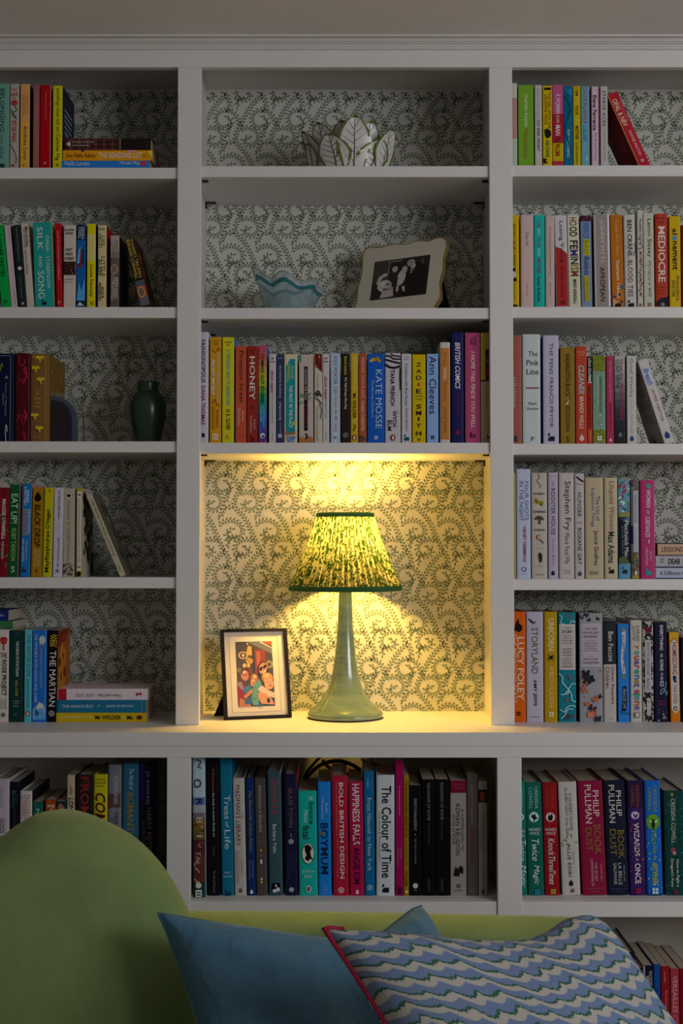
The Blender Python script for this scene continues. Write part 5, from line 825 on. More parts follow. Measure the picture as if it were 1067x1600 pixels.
bk(985.5, 1003.5, 969, '96938c', 'off-white hardback with rainbow lower case letters', T('CARIAD', 977, 1003, .68, 4.6, '2a2824', 'a'), T('LLOYD', 979, 1001, .34, 4.6, '2a2824', 'a'), *[T(c, y, y + (3 if c == 'l' else 5.6 if c in 'rt' else 6.8), .55, 9 if c in 'lt' else 7, q, 'b' + ('t' if i == 0 else '')) for i, ((c, q), y) in enumerate(zip(yc, ys))], R(1112.5, 1121, .32, .78, '4a4844'), R(1113.4, 1120, .38, .72, '96938c'), hb=1)
bk(1004.5, 1021.5, 971, '8a8884', 'black and white woodcut patterned hardback', N(972, 1128, 130, ['101010', '161616', '1c1a1c'], 4, 31, 'leaf'), G('551420', (.2, 980), (.45, 978), (.8, 982), (.75, 990), (.5, 988), (.3, 991)), R(1000, 1082, .2, .78, '8c878a'), T('HOW TO SEE NATURE', 1004, 1055, .5, 3.8, '44424a', 't'), T('Paul Evans', 1060, 1078, .5, 3.6, '44424a', 'a'), R(1092, 1118, .38, .72, 'a5a3a0'), T('BATSFORD', 1094, 1117, .55, 3.6, '1a1a1c'), hb=1)
bk(1023.5, 1043, 971.5, '14142a', 'navy paperback with white hand lettered capitals', T('EVERYTHING', 977, 1016, .55, 5, 'a8a8ae', 'tb'), T('IS', 1022, 1027, .55, 3.6, 'a8a8ae', 'tb'), T('GOING', 1030, 1048, .55, 5, 'a8a8ae', 'tb'), T('TO BE', 1051, 1062, .55, 3.6, 'a8a8ae', 'tb'), T('KO', 1064, 1073, .55, 6, 'a8a8ae', 'tb'), S('5d7684', 1.4, (.9, 1065), (.8, 1076), (.5, 1085), (.45, 1080), (.7, 1076), (.95, 1086), (1, 1078)), T('KAITE', 1094.5, 1097, .56, 12, '74283a', 'ua'), T('WELSH', 1099, 1101.5, .56, 12, '74283a', 'ua'), N(1108, 1126, 9, ['3a3a54', '6a6a78'], 1.6, 3, 'dot'), d=0.15)
bk(1048, 1063.5, 988, 'a05a0c', 'orange and yellow paperback with white arrow label', G('a3801a', (.02, 988), (1, 988), (1, 1004), (.5, 995), (.02, 1003)), G('9a968e', (.1, 1006), (.5, 998), (.92, 1006), (.92, 1108), (.5, 1116), (.1, 1108)), T('HOMEGOING', 1004, 1054, .52, 7.4, '5f1a2c', 'tb'), G('121c34', (.3, 1056), (.6, 1056), (.7, 1061), (.55, 1062), (.75, 1066), (.45, 1067), (.3, 1061)), T('YAA GYASI', 1070, 1099, .52, 5.6, '5f3a44', 'a'), M(1107, '2a2024', .5, 3.6, 'penguin'), G('94500c', (.1, 1060), (.02, 1050), (.02, 1128), (.1, 1128)), lean=-2, side='6a1c10')
bk(1064.5, 1082, 996, '12101c', 'black paperback at frame edge, worktop')

# ---- right base cabinet
row('R', 'base', -0.06, 'right part of base cabinet', d=0.15)
bk(806, 824, 1220, '0c5a4c', 'emerald hardback half hidden by the cabinet post', T('CRESSIDA', 1228, 1264, .66, 4.6, '4f8a7e', 'a'), O(1277, .6, 5, 4, 'a8b0ae'), O(1277, .55, 3, 3, '0c1a1c'), T('WIZARDS', 1297, 1301, .6, 11, 'a8b8b4', 'u'), T('ONCE', 1304, 1308, .6, 9, 'a8b8b4', 'u'), T('Twice', 1313, 1345, .66, 10, 'b4c0bc', 'ti'), T('Magic', 1352, 1386, .66, 10, 'b4c0bc', 'ti'), hb=1, lean=-2.5)
bk(826, 851, 1223, '0c4a40', 'dark emerald hardback with white brush script', T('CRESSIDA', 1229.5, 1264, .66, 5, '7aa096', 'a'), T('COWELL', 1230, 1265, .3, 5.6, '6a948a', 'a'), O(1277, .48, 8.5, 8, '5f8a86'), O(1277, .48, 7, 6.6, 'a3b0b0'), G('0a141a', (.35, 1272), (.45, 1274), (.55, 1271), (.6, 1276), (.72, 1279), (.55, 1281), (.5, 1285), (.42, 1280), (.3, 1277)), T('WIZARDS', 1294, 1298.5, .48, 18, 'a8b8b4', 'ut'), T('ONCE', 1300, 1304.5, .48, 15, 'a8b8b4', 'ut'), T('Twice', 1311, 1345, .5, 11, 'b8c0bc', 'ti'), T('Magic', 1352, 1382, .5, 11, 'b8c0bc', 'ti'), M(1394, '1c6a8a', .55, 4.4, 'squares'), hb=1, lean=-4.5)
bk(852, 875, 1223, '6f0f16', 'red hardback with white brush script', T('CRESSIDA', 1229.5, 1264, .66, 5, '8a2a26', 'a'), T('COWELL', 1230, 1265, .3, 5.6, '8a2a26', 'a'), O(1277, .5, 8, 8, '8a4a4c'), O(1277, .5, 6.6, 6.6, 'b0a4a8'), G('0c080c', (.3, 1279), (.4, 1272), (.5, 1275), (.6, 1270), (.68, 1277), (.6, 1282), (.42, 1283)), T('WIZARDS', 1294, 1298.5, .48, 18, 'b8a8a8', 'ut'), T('ONCE', 1300, 1304.5, .48, 15, 'b8a8a8', 'ut'), T('Knock', 1310, 1337, .5, 10, 'c0b4b4', 'ti'), T('Three', 1338, 1360, .5, 10, 'c0b4b4', 'ti'), T('Times', 1360, 1382, .5, 10, 'c0b4b4', 'ti'), M(1393, '96782a', .55, 4.2, 'squares'), hb=1, lean=-4)
bk(879, 907.5, 1222, '96938f', 'white hardback with slate capitals and leaves', T('A NURSERY RHYME', 1240, 1298, .62, 5, '3c3a38', 't'), T('for EVERY NIGHT of the YEAR', 1231, 1307, .4, 4.6, '3c3a38', 't'), N(1304, 1322, 12, ['6d6a2a', '4f5c30', '7a7040'], 2, 5), T('EDITED BY', 1332, 1352, .7, 2.6, '6a6664', 'a'), T('ALLIE ESIRI', 1318, 1370, .46, 5, '34322f', 'a'), M(1381, '17151a', .5, 4, 'drop'), M(1392, '2a282c', .56, 2.8, 'squares'), hb=1, lean=-6)
bk(911, 949, 1221, '6a1030', 'wide crimson hardback, white and gold capitals', T('PHILIP', 1236, 1277, .7, 9, 'b8a49c', 'a'), T('PULLMAN', 1227, 1287, .38, 10, 'b8a49c', 'a'), T('BOOK', 1290, 1336, .7, 11, '6d5420', 't'), T('DUST', 1294, 1330, .34, 10, '6d5420', 't'), T('VOLUME TWO', 1350, 1377, .8, 3, '9a7078', 't'), T('THE SECRET', 1348, 1378, .58, 4, 'a07c80', 't'), T('COMMONWEALTH', 1342, 1385, .42, 4, 'a07c80', 't'), R(1388.6, 1389.4, .1, .9, '8a3a50'), T('fickling', 1392, 1394, .5, 11, '8a4a5c', 'u'), hb=1, lean=-7)
bk(951, 983.5, 1220, '121627', 'wide navy hardback, white and gold capitals', T('PHILIP', 1236, 1276, .68, 8, 'aaa69c', 'a'), T('PULLMAN', 1227, 1286, .34, 9, 'aaa69c', 'a'), T('BOOK', 1298, 1342, .7, 10, '6d5a20', 't'), T('DUST', 1296, 1337, .32, 9.5, '6d5a20', 't'), T('VOLUME ONE', 1352, 1378, .8, 2.6, '75757a', 't'), T('LA BELLE', 1349, 1383, .6, 5, '93938f', 't'), T('SAUVAGE', 1349, 1382, .36, 5, '93938f', 't'), R(1388.6, 1389.4, .1, .9, '33384c'), T('fickling', 1392, 1394, .5, 11, '4a5064', 'u'), hb=1, lean=-6.5)
bk(985, 1010, 1220, '2a1646', 'purple hardback with white hand drawn title', R(1221, 1262, .0, 1, '20102c'), T('CRESSIDA', 1227, 1262, .64, 5, '6d3c2c', 'a'), T('COWELL', 1228, 1261, .32, 5.4, '6d3c2c', 'a'), O(1274, .45, 6.6, 7, '6a5c94'), O(1274, .45, 5, 5.4, 'b4b0c0'), G('1a1020', (.3, 1273), (.42, 1271), (.45, 1276), (.56, 1271), (.62, 1275), (.45, 1279)), T('WIZARDS', 1286, 1338, .5, 8, 'bcb6c0', 'tb'), T('of', 1341, 1345, .5, 4, 'a8a2b0', 't'), T('ONCE', 1349, 1381, .5, 9, 'bcb6c0', 'tb'), N(1284, 1380, 22, ['5a2c3c', '74402c', '3a2a6a'], 1.6, 8, 'dot'), M(1392, '84182c', .5, 4, 'squares'), hb=1, lean=-4.5)
bk(1011, 1036.5, 1220, '0f4f9a', 'vivid blue hardback with green disc', G('083a70', (0, 1220), (.12, 1220), (.1, 1400), (0, 1400)), T('CRESSIDA', 1227, 1270, .66, 5.6, '6d7a2a', 'a'), T('COWELL', 1231, 1267, .32, 5.6, '6d7a2a', 'a'), O(1284.5, .5, 12, 10.5, '4f7a1c'), G('a3b0a4', (.25, 1281), (.45, 1284), (.42, 1286), (.28, 1284)), G('a3b0a4', (.58, 1284), (.78, 1281), (.74, 1285), (.62, 1286)), G('12240f', (.45, 1280), (.55, 1280), (.62, 1290), (.5, 1297), (.38, 1290)), T('Which', 1298, 1320, .52, 9, '5f8a3c', 'ti'), T('Way', 1322, 1334, .5, 10, '5f8a3c', 'ti'), T('to', 1337, 1344, .55, 5, '7d8a1c', 'ti'), T('ANYWHERE', 1347, 1384, .52, 9, '8a9014', 'tbi'), N(1300, 1398, 14, ['9ab8cc', '3f86b8'], 1.1, 5, 'dot'), R(1396, 1402, 0, 1, '0a3a5c'), M(1392, 'a8b8c0', .5, 5, 'squares'), hb=1, lean=-4)
bk(1040, 1071, 1236, '0a2f2e', 'dark bottle green hardback with pale capitals', N(1240, 1402, 60, ['0f4a44', '145850', '082422'], 1.4, 5, 'dot'), O(1241.5, .42, 2.4, 2.4, '7d6a20'), T('CRESSIDA COWELL', 1248, 1318, .46, 6.4, '93988c', 'a'), O(1328, .42, 4, 4, '6a3038'), O(1333, .48, 3, 3, '8a6a64'), T('How to Fight a', 1343, 1386, .62, 5.4, '9a9c8e', 'tb'), T("Dragon's Fury", 1342, 1386, .34, 5.4, '9a9c8e', 'tb'), M(1394, '5a1c2c', .5, 4, 'squares'), hb=1, lean=-2, side='4a1014')

# ---- right base cabinet, lower shelf
row('R', 'low', -0.055, 'lower shelf of right base cabinet', d=0.17)
bk(968, 997, 1489, '0f0e12', 'thick black hardback partly behind striped cushion', N(1510, 1600, 6, ['3a1614'], 4, 3), hb=1, lean=-3)
bk(998, 1006.5, 1512, '120c0d', 'thin dark hardback with orange specks', N(1514, 1600, 12, ['5a2010', '4a1a10'], 2, 3, 'dot'))
bk(1007.5, 1023.5, 1509, '0c0f20', 'navy black hardback with white side strip', R(1500, 1700, 0, .2, '77747e'), T('GODDESSES', 1517, 1562, .76, 4.4, '93939c', 't'), T('WHITE', 1524, 1550, .44, 5, '93939c', 'tb'), lean=-1.5, side='8a8078')
bk(1024.5, 1034.5, 1507, '0c3a74', 'narrow blue hardback', O(1548, .5, 2, 2, '0a2450'), T('MAPS', 1560, 1600, .5, 4, '1c4a8a', 't'), lean=-1.5)
bk(1035.5, 1049, 1510, '6f0f18', 'red hardback with fine white title', T('VOLTAIRE', 1518, 1535, .45, 2.6, 'a06a64', 'a'), T('The Complete Fables', 1547, 1600, .55, 4, 'a8746c', 't'), lean=-1.5)
bk(1050, 1063.5, 1514, '7d2a34', 'rose red hardback with large pale capitals', T('VERSAILLES', 1525, 1582, .5, 7, 'a8808a', 't'), T('COURT', 1586, 1625, .5, 7, '96606c', 't'), lean=-1)
bk(1064.5, 1080, 1514, '5c0c14', 'plain dark red hardback', lean=-1)
# ------------------------------------------------------------------ table lamp in the lit niche
def lamp():
    LY = 0.128
    lx = at(539.5, 1120, LY).x
    g = (LY - CAM.y) / F
    root = thing('table_lamp', 'lit table lamp with pale green trumpet base and pleated leaf-print shade', 'lamp', (lx, LY, ZC))
    gl = mat('celadon_glaze', (0.19, 0.27, 0.19, 1), 0.12, 0.6, Coat_Weight=0.5, Coat_Roughness=0.05)
    N_, L_ = nodes(gl)
    tc = N_.new('ShaderNodeTexCoord'); mp = N_.new('ShaderNodeMapping'); mp.inputs['Scale'].default_value = (5, 5, 26)
    nz = N_.new('ShaderNodeTexNoise'); nz.inputs['Scale'].default_value = 1.6; nz.inputs['Detail'].default_value = 4; nz.inputs['Distortion'].default_value = 1.2
    cr = N_.new('ShaderNodeValToRGB'); cr.color_ramp.elements[0].position = 0.3; cr.color_ramp.elements[1].position = 0.72
    cr.color_ramp.elements[0].color = (0.13, 0.20, 0.145, 1); cr.color_ramp.elements[1].color = (0.24, 0.32, 0.23, 1)
    L_.new(tc.outputs['Object'], mp.inputs[0]); L_.new(mp.outputs[0], nz.inputs[0]); L_.new(nz.outputs[0], cr.inputs[0]); L_.new(cr.outputs[0], N_['Principled BSDF'].inputs['Base Color'])
    prof = [(0.0, 0.002)]
    for py, hw in ((1127.0, 57), (1125, 58.6), (1121.5, 59), (1119, 57.6), (1115.5, 53), (1109, 46), (1101, 39), (1091, 31.5), (1080, 26), (1066, 21.8), (1050, 18.8), (1035, 16.6), (1015, 14.5), (990, 12.4), (965, 11.2), (940, 10.3), (925, 10.0), (918, 10.2)):
        z = (1127.6 - py) * g + 0.001
        prof.append((hw * g, max(0.001, z)))
    top = prof[-1][1]; prof.append((0.006, top))
    mb = MB(); mb.lathe(prof, gl, 56)
    mb.build('lamp_base', root, smooth=True)
    mb = MB(); mb.lathe([(56.6 * g, 0.0003), (58.4 * g, 0.0012), (58.6 * g, 0.0026)], mat('dark_foot_ring', (0.02, 0.03, 0.03, 1), 0.4), 48); mb.build('foot_ring', root, smooth=True)
    mb = MB()
    sm = mat('maker_seal', (0.03, 0.12, 0.12, 1), 0.3)
    zs = (1127.6 - 1032) * g; rs = 15.5 * g
    for da, dz in ((-0.22, -0.003), (-0.1, 0.001), (0.04, 0.0018), (0.18, 0.0006), (0.28, -0.003)):
        a = -math.pi / 2 - 0.25 + da
        mb.lathe([(0, 0.0008), (0.0016, 0.0006), (0.0018, -0.0006), (0, -0.0008)], sm, 8, (rs + 0.0003) * math.cos(a), (rs + 0.0003) * math.sin(a))
        for i in range(len(mb.v) - 32, len(mb.v)): mb.v[i] = (mb.v[i][0], mb.v[i][1], mb.v[i][2] + zs + dz)
    mb.build('maker_seal', root)
    # shade: gathered pleats between two bound rings
    zb = (1127.6 - 926) * g; zt = (1127.6 - 811) * g; rb = 86.5 * g; rt = 43 * g
    fab = bpy.data.materials.new('pleated_leaf_print_fabric'); fab.use_nodes = True
    n, l = nodes(fab)
    for q in list(n): n.remove(q)
    out = n.new('ShaderNodeOutputMaterial'); df = n.new('ShaderNodeBsdfDiffuse'); tr = n.new('ShaderNodeBsdfTranslucent'); mx = n.new('ShaderNodeMixShader'); mx.inputs[0].default_value = 0.62
    uv = n.new('ShaderNodeUVMap'); mp = n.new('ShaderNodeMapping'); mp.inputs['Scale'].default_value = (95, 12, 1)
    nz = n.new('ShaderNodeTexNoise'); nz.inputs['Scale'].default_value = 1.0; nz.inputs['Detail'].default_value = 2.0; nz.inputs['Distortion'].default_value = 1.8
    cr = n.new('ShaderNodeValToRGB'); e = cr.color_ramp.elements
    e[0].position = 0.45; e[0].color = (0.17, 0.166, 0.10, 1); e[1].position = 0.53; e[1].color = (0.013, 0.028, 0.004, 1)
    l.new(uv.outputs[0], mp.inputs[0]); l.new(mp.outputs[0], nz.inputs[0]); l.new(nz.outputs[0], cr.inputs[0])
    # pleat shading painted into the translucent colour: bright ridges, dim folds for doubled cloth
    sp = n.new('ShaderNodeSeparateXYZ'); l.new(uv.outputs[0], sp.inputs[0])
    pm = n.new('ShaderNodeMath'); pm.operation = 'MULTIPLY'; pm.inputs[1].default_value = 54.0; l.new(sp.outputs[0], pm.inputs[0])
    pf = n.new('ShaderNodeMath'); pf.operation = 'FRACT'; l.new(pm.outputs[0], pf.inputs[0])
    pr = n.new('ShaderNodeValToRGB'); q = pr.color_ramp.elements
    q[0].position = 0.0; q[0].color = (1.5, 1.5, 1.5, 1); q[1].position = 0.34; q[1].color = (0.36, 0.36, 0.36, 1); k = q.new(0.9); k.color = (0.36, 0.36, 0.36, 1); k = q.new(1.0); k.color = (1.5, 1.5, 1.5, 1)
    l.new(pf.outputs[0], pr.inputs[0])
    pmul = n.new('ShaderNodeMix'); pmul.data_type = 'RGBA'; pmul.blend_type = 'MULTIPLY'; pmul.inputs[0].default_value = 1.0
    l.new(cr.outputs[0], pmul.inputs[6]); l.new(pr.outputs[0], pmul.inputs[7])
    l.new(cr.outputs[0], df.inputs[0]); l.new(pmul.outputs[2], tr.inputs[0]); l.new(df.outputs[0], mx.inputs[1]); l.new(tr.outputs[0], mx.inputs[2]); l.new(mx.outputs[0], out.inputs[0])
    NP = 54; NS = NP * 4; NR = 10; rg = random.Random(5)
    jit = [rg.uniform(0.6, 1.4) for _ in range(NP)]
    vs = []; fs = []; uvs = []
    for j in range(NR + 1):
        t = j / NR; r = rb + (rt - rb) * t - 0.004 * math.sin(math.pi * t); z = zb + (zt - zb) * t
        for k in range(NS + 1):
            a = 2 * math.pi * k / NS
            am = 0.0030 * jit[(k // 4) % NP] * (0.55 + 0.45 * (1 - t))
            rr = r + am * (0, 1, 0, -1)[k % 4]
            vs.append((rr * math.cos(a), rr * math.sin(a), z)); uvs.append((k / NS, t))
    for j in range(NR):
        for k in range(NS):
            b = j * (NS + 1) + k; fs.append((b, b + 1, b + NS + 2, b + NS + 1))
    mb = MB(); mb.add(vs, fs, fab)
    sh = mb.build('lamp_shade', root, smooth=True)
    ul = sh.data.uv_layers.new(name='UVMap')
    for lp in sh.data.loops: ul.data[lp.index].uv = uvs[lp.vertex_index]
    trim = mat('dark_green_binding', (0.025, 0.105, 0.03, 1), 0.8)
    for nm, r, z, h in (('lower_binding', rb + 0.0006, zb, 0.006), ('upper_binding', rt + 0.0008, zt - 0.002, 0.0052)):
        mb = MB()
        mb.lathe([(r - 0.003, z - h), (r + 0.002, z - h), (r + 0.0032, z), (r + 0.002, z + h), (r - 0.003, z + h), (r - 0.003, z - h)], trim, 96)
        mb.build(nm, sh, smooth=True)
    br = mat('brass_fitting', (0.55, 0.40, 0.16, 1), 0.3, Metallic=1.0)
    mb = MB()
    for k in range(3):
        a = 2 * math.pi * k / 3 + 0.5
        mb.tube([(0, 0, zt - 0.006), (rt * math.cos(a), rt * math.sin(a), zt - 0.002)], 0.0012, br, 6)
    mb.lathe([(0.0, top), (0.011, top), (0.013, top + 0.012), (0.013, top + 0.062), (0.0, top + 0.062)], br, 20)
    mb.build('lamp_holder', root)
    zbulb = top + 0.058 + 0.046
    em = bpy.data.materials.new('glowing_bulb'); em.use_nodes = True
    b = em.node_tree.nodes['Principled BSDF']
    b.inputs['Base Color'].default_value = (0.9, 0.85, 0.7, 1); b.inputs['Emission Color'].default_value = BULB_COLOUR; b.inputs['Emission Strength'].default_value = BULB_STRENGTH
    mb = MB(); R_ = 0.042
    mb.lathe([(0.012, zbulb - 0.046)] + [(R_ * math.sin(a), zbulb - R_ * math.cos(a)) for a in [0.45 + (math.pi - 0.45) * i / 10 for i in range(10)]] + [(0.0005, zbulb + R_)], em, 24)
    mb.build('light_bulb', root, smooth=True)
    # flex running off the back of the base and down the notch
    cord = mat('black_flex', (0.012, 0.010, 0.010, 1), 0.5)
    yb = DEPTH - 0.014
    pts = [(lx, LY + 0.075, ZC + 0.006), (lx - 0.008, LY + 0.088, ZC + 0.006), (lx - 0.012, yb, ZC + 0.004), (lx - 0.012, yb, ZC - 0.03), (lx - 0.03, yb - 0.03, ZC - 0.075), (lx - 0.075, yb - 0.06, ZC - 0.115), (lx - 0.10, yb - 0.07, ZC - 0.16), (lx - 0.105, yb - 0.05, ZC - 0.30)]
    mb = MB(); mb.tube([Vector(p) - root.location for p in spline(pts, 8)], 0.0032, cord, 8); mb.build('flex', root, smooth=True)
    # a second lead lies in a loop over the backs of the books below
    w2 = [at(470, 1228, 0.1), at(487, 1206, 0.09), at(506, 1193, 0.08), at(530, 1189, 0.075), at(552, 1196, 0.08), at(562, 1205, 0.09), at(552, 1209, 0.1), at(532, 1208, 0.11), at(515, 1200, 0.15), at(505, 1189, 0.2)]
    mb = MB(); mb.tube(spline(w2, 8), 0.0045, cord, 8)
    tag(mb.build('power_lead', smooth=True), 'black power lead looped above the books below the lamp', 'cable')
    w3 = [at(566, 1186, 0.16), at(572, 1191, 0.12), at(584, 1194, 0.08), at(590, 1200, 0.075), at(592, 1208, 0.1), at(600, 1222, 0.2)]
    mb = MB(); mb.tube(spline(w3, 8), 0.004, cord, 8)
    tag(mb.build('power_lead', smooth=True), 'short black power lead hanging behind the cobalt blue book below the worktop', 'cable')
lamp()

# ------------------------------------------------------------------ framed pictures (frame plane: s along width, t up, n towards the room)
class Plane:
    def __init__(s, origin, yaw, tilt):
        s.o = Vector(origin); s.u = Vector((math.cos(yaw), -math.sin(yaw), 0))
        n = Vector((-math.sin(yaw), -math.cos(yaw), 0))
        s.v = (Vector((0, 0, 1)) * math.cos(tilt) - n * math.sin(tilt)); s.n = s.u.cross(s.v)
        if s.n.dot(n) < 0: s.n = -s.n
    def p(s, a, b, c=0): return s.o + s.u * a + s.v * b + s.n * c
    def hit(s, px, py):                             # photograph pixel -> (a, b) on the plane
        d = ray(px, py); t = (s.o - CAM).dot(s.n) / d.dot(s.n); q = CAM + d * t - s.o
        return q.dot(s.u), q.dot(s.v)
def slab(mb, pl, outline, c0, c1, m):
    n = len(outline)
    vs = [pl.p(a, b, c0) for a, b in outline] + [pl.p(a, b, c1) for a, b in outline]
    mb.add(vs, [tuple(range(n))[::-1], tuple(range(n, 2 * n))] + [(i, (i + 1) % n, n + (i + 1) % n, n + i) for i in range(n)], m)
def ring(mb, pl, out, inn, c0, c1, m):
    n = len(out)
    vs = [pl.p(a, b, c0) for a, b in out] + [pl.p(a, b, c1) for a, b in out] + [pl.p(a, b, c0) for a, b in inn] + [pl.p(a, b, c1) for a, b in inn]
    fs = []
    for i in range(n):
        j = (i + 1) % n
        fs += [(i, j, n + j, n + i), (2 * n + j, 2 * n + i, 3 * n + i, 3 * n + j), (n + i, n + j, 3 * n + j, 3 * n + i), (j, i, 2 * n + i, 2 * n + j)]
    mb.add(vs, fs, m)
def flat(mb, pl, pts, c, col): mb.add([pl.p(a, b, c) for a, b in pts], [tuple(range(len(pts)))], mat('photo_' + col, tuple(hexl(col)) + (1,), 0.35, 0.3))
def ell(cx, cy, rx, ry, n=16, rot=0):
    return [(cx + rx * math.cos(2 * math.pi * i / n) * math.cos(rot) - ry * math.sin(2 * math.pi * i / n) * math.sin(rot), cy + rx * math.cos(2 * math.pi * i / n) * math.sin(rot) + ry * math.sin(2 * math.pi * i / n) * math.cos(rot)) for i in range(n)]
def rel(root, objs):
    for o in objs: o.matrix_parent_inverse = Matrix.Translation(-root.location)

def black_frame():
    Yb = Ydown(1125.5, ZC)
    o = at(351, 1125.5, Yb); o.z = ZC + 0.0006
    pl = Plane(o, math.radians(-18), math.radians(13.0))
    root = thing('picture_frame', 'thin black picture frame with cream mount and colour family photo, left of the lamp', 'picture frame', tuple(o))
    W, H = pl.hit(455.5, 1122)[0], pl.hit(341.5, 984)[1]
    W = (W + pl.hit(444, 982)[0] - pl.hit(341.5, 984)[0]) / 2
    rect = lambda a, b, c, d: [(a, b), (c, b), (c, d), (a, d)]
    black = mat('black_frame_wood', (0.012, 0.008, 0.007, 1), 0.5, 0.12)
    parts = []
    mb = MB(); ring(mb, pl, rect(0, 0, W, H), rect(0.0065, 0.0065, W - 0.0065, H - 0.0065), -0.008, 0.006, black); parts.append(mb.build('frame_moulding', root))
    mount = mat('cream_mount_card', (0.68, 0.62, 0.56, 1), 0.8)
    pa, pb_ = W * .213, H * .135; pc, pd = W * .767, H * .86
    mb = MB(); slab(mb, pl, rect(0.0065, 0.0065, W - 0.0065, H - 0.0065), -0.007, -0.001, mount)
    ring(mb, pl, rect(W * .12, H * .075, W * .86, H * .925), rect(W * .126, H * .079, W * .854, H * .921), -0.0011, -0.0006, mat('mount_bevel', (0.42, 0.36, 0.28, 1), 0.8))
    parts.append(mb.build('mount_card', root))
    # the photograph: two women with two small children in front of a shop window
    mb = MB(); Wp, Hp = pc - pa, pd - pb_
    q = lambda pts: [(pa + x * Wp, pb_ + y * Hp) for x, y in pts]
    e_ = lambda cx, cy, rx, ry, rot=0: [(pa + x * Wp, pb_ + y * Hp) for x, y in ell(cx, cy, rx, ry, 16, rot)]
    lay_ = [0]
    def sh(col, pts): lay_[0] += 1; flat(mb, pl, pts, -0.0009 + lay_[0] * 0.00003, col)
    sh('4a3f38', q([(0, 0), (1, 0), (1, 1), (0, 1)]))
    sh('6f6a66', q([(.3, 1), (1, .80), (1, .9), (.62, 1)])); sh('b0581e', q([(.72, 1), (1, .92), (1, 1)])); sh('c8c4bc', q([(.66, .99), (1, .885), (1, .9), (.7, 1)]))
    sh('8a3418', q([(.52, .5), (.8, .5), (.8, .86), (.52, .88)])); sh('3a2c26', q([(.44, .45), (.5, .45), (.5, .9), (.44, .9)])); sh('a85a2c', q([(.56, .6), (.66, .6), (.66, .84), (.56, .84)]))
    sh('c09a60', e_(.2, .79, .14, .06)); sh('3c3028', e_(.2, .79, .09, .04)); sh('c8b48c', e_(.2, .79, .04, .025)); sh('b08a3c', e_(.36, .7, .1, .05)); sh('c49a48', q([(.28, .80), (.44, .78), (.44, .92), (.34, .94)]))
    sh('d0b070', e_(.22, .63, .05, .035)); sh('d0b070', e_(.33, .63, .045, .03)); sh('7d6a4a', e_(.08, .56, .07, .04)); sh('9a8a60', e_(.9, .64, .1, .06)); sh('5c4030', e_(.9, .64, .05, .03)); sh('e0d8c8', e_(.33, .965, .02, .012))
    # woman at the left
    sh('6d3c22', e_(.28, .52, .15, .09)); sh('c07850', e_(.22, .48, .11, .085)); sh('a0626a', e_(.22, .445, .04, .008)); sh('8c1c2c', q([(0, .02), (.2, .1), (.26, .3), (.1, .4), (0, .38)])); sh('8a7a8c', q([(0, .38), (.12, .38), (.2, .22), (.08, .28), (0, .34)])); sh('b86e48', q([(.02, 0), (.36, .0), (.3, .06), (.06, .14)]))
    for cx, cy in ((.185, .492), (.255, .495)): sh('3a2018', e_(cx, cy, .018, .007))
    sh('e0b090', e_(.2, .53, .06, .02)); sh('a85e3c', e_(.225, .475, .012, .018)); sh('54301c', q([(.13, .5), (.12, .56), (.2, .6), (.32, .58), (.36, .48), (.33, .44), (.31, .54), (.2, .565)])); sh('d8cabc', e_(.22, .444, .025, .004))
    # small child
    sh('a8662c', e_(.47, .42, .1, .085)); sh('cc8a5c', e_(.43, .36, .075, .06)); sh('3f6f96', q([(.14, .28), (.34, .34), (.4, .26), (.28, .2), (.16, .22)])); sh('c07a50', q([(.14, .16), (.42, .28), (.46, .24), (.2, .12)])); sh('3a5a86', q([(.16, .04), (.4, .04), (.4, .16), (.2, .12)]))
    for cx in (.41, .46): sh('4a2a1c', e_(cx, .365, .012, .006))
    sh('d8a878', e_(.43, .4, .05, .02)); sh('8a4a38', e_(.435, .335, .02, .006)); sh('dcae70', e_(.48, .455, .05, .03))
    # woman in sunglasses
    sh('3c2418', e_(.72, .56, .14, .13)); sh('c88458', e_(.72, .58, .12, .085, .3)); sh('14100e', e_(.66, .575, .055, .026, .4)); sh('14100e', e_(.77, .605, .055, .026, .4)); sh('e8d8c8', e_(.75, .525, .04, .012, .4)); sh('5a9484', q([(.4, .02), (.36, .14), (.46, .34), (.6, .42), (.66, .34), (.56, .2), (.56, .02)])); sh('3f7a6c', q([(.4, .1), (.5, .12), (.5, .14), (.39, .12)]))
    # blond toddler
    sh('c8924a', e_(.82, .43, .16, .085)); sh('d49a70', e_(.86, .34, .13, .09)); sh('8a4a38', e_(.9, .31, .035, .012)); sh('e0b070', e_(.8, .47, .08, .03))
    for cx in (.83, .9): sh('4a2a1c', e_(cx, .36, .014, .007))
    sh('c48458', e_(.87, .335, .014, .012)); sh('a8642c', q([(.7, .45), (.74, .36), (.72, .36), (.67, .42)])); sh('d0b4a8', q([(.54, .26), (.66, .32), (.84, .24), (1, .2), (1, .12), (.7, .16)])); sh('cc8a60', q([(.56, .22), (.72, .2), (.9, .12), (.98, .02), (.62, .04), (.54, .14)])); sh('1a1816', e_(.82, .085, .045, .04)); sh('35506e', q([(.56, .0), (.72, .0), (.66, .04), (.56, .04)]))
    parts.append(mb.build('photograph', root))
    # back board and strut
    mb = MB(); slab(mb, pl, rect(0.003, 0.003, W - 0.003, H - 0.003), -0.011, -0.0081, black); parts.append(mb.build('back_board', root))
    top = pl.p(W * .3, H * .52, -0.0115); foot = pl.p(W * .12, 0, 0) + Vector((pl.n.x * -0.075, pl.n.y * -0.075, 0)); foot.z = ZC + 0.0008
    mb = MB(); uu = pl.u * 0.022
    vs = [top - uu, top + uu, foot + uu * 1.3, foot - uu * 1.3]
    vs += [v + Vector((0, 0.003, 0)) for v in vs]
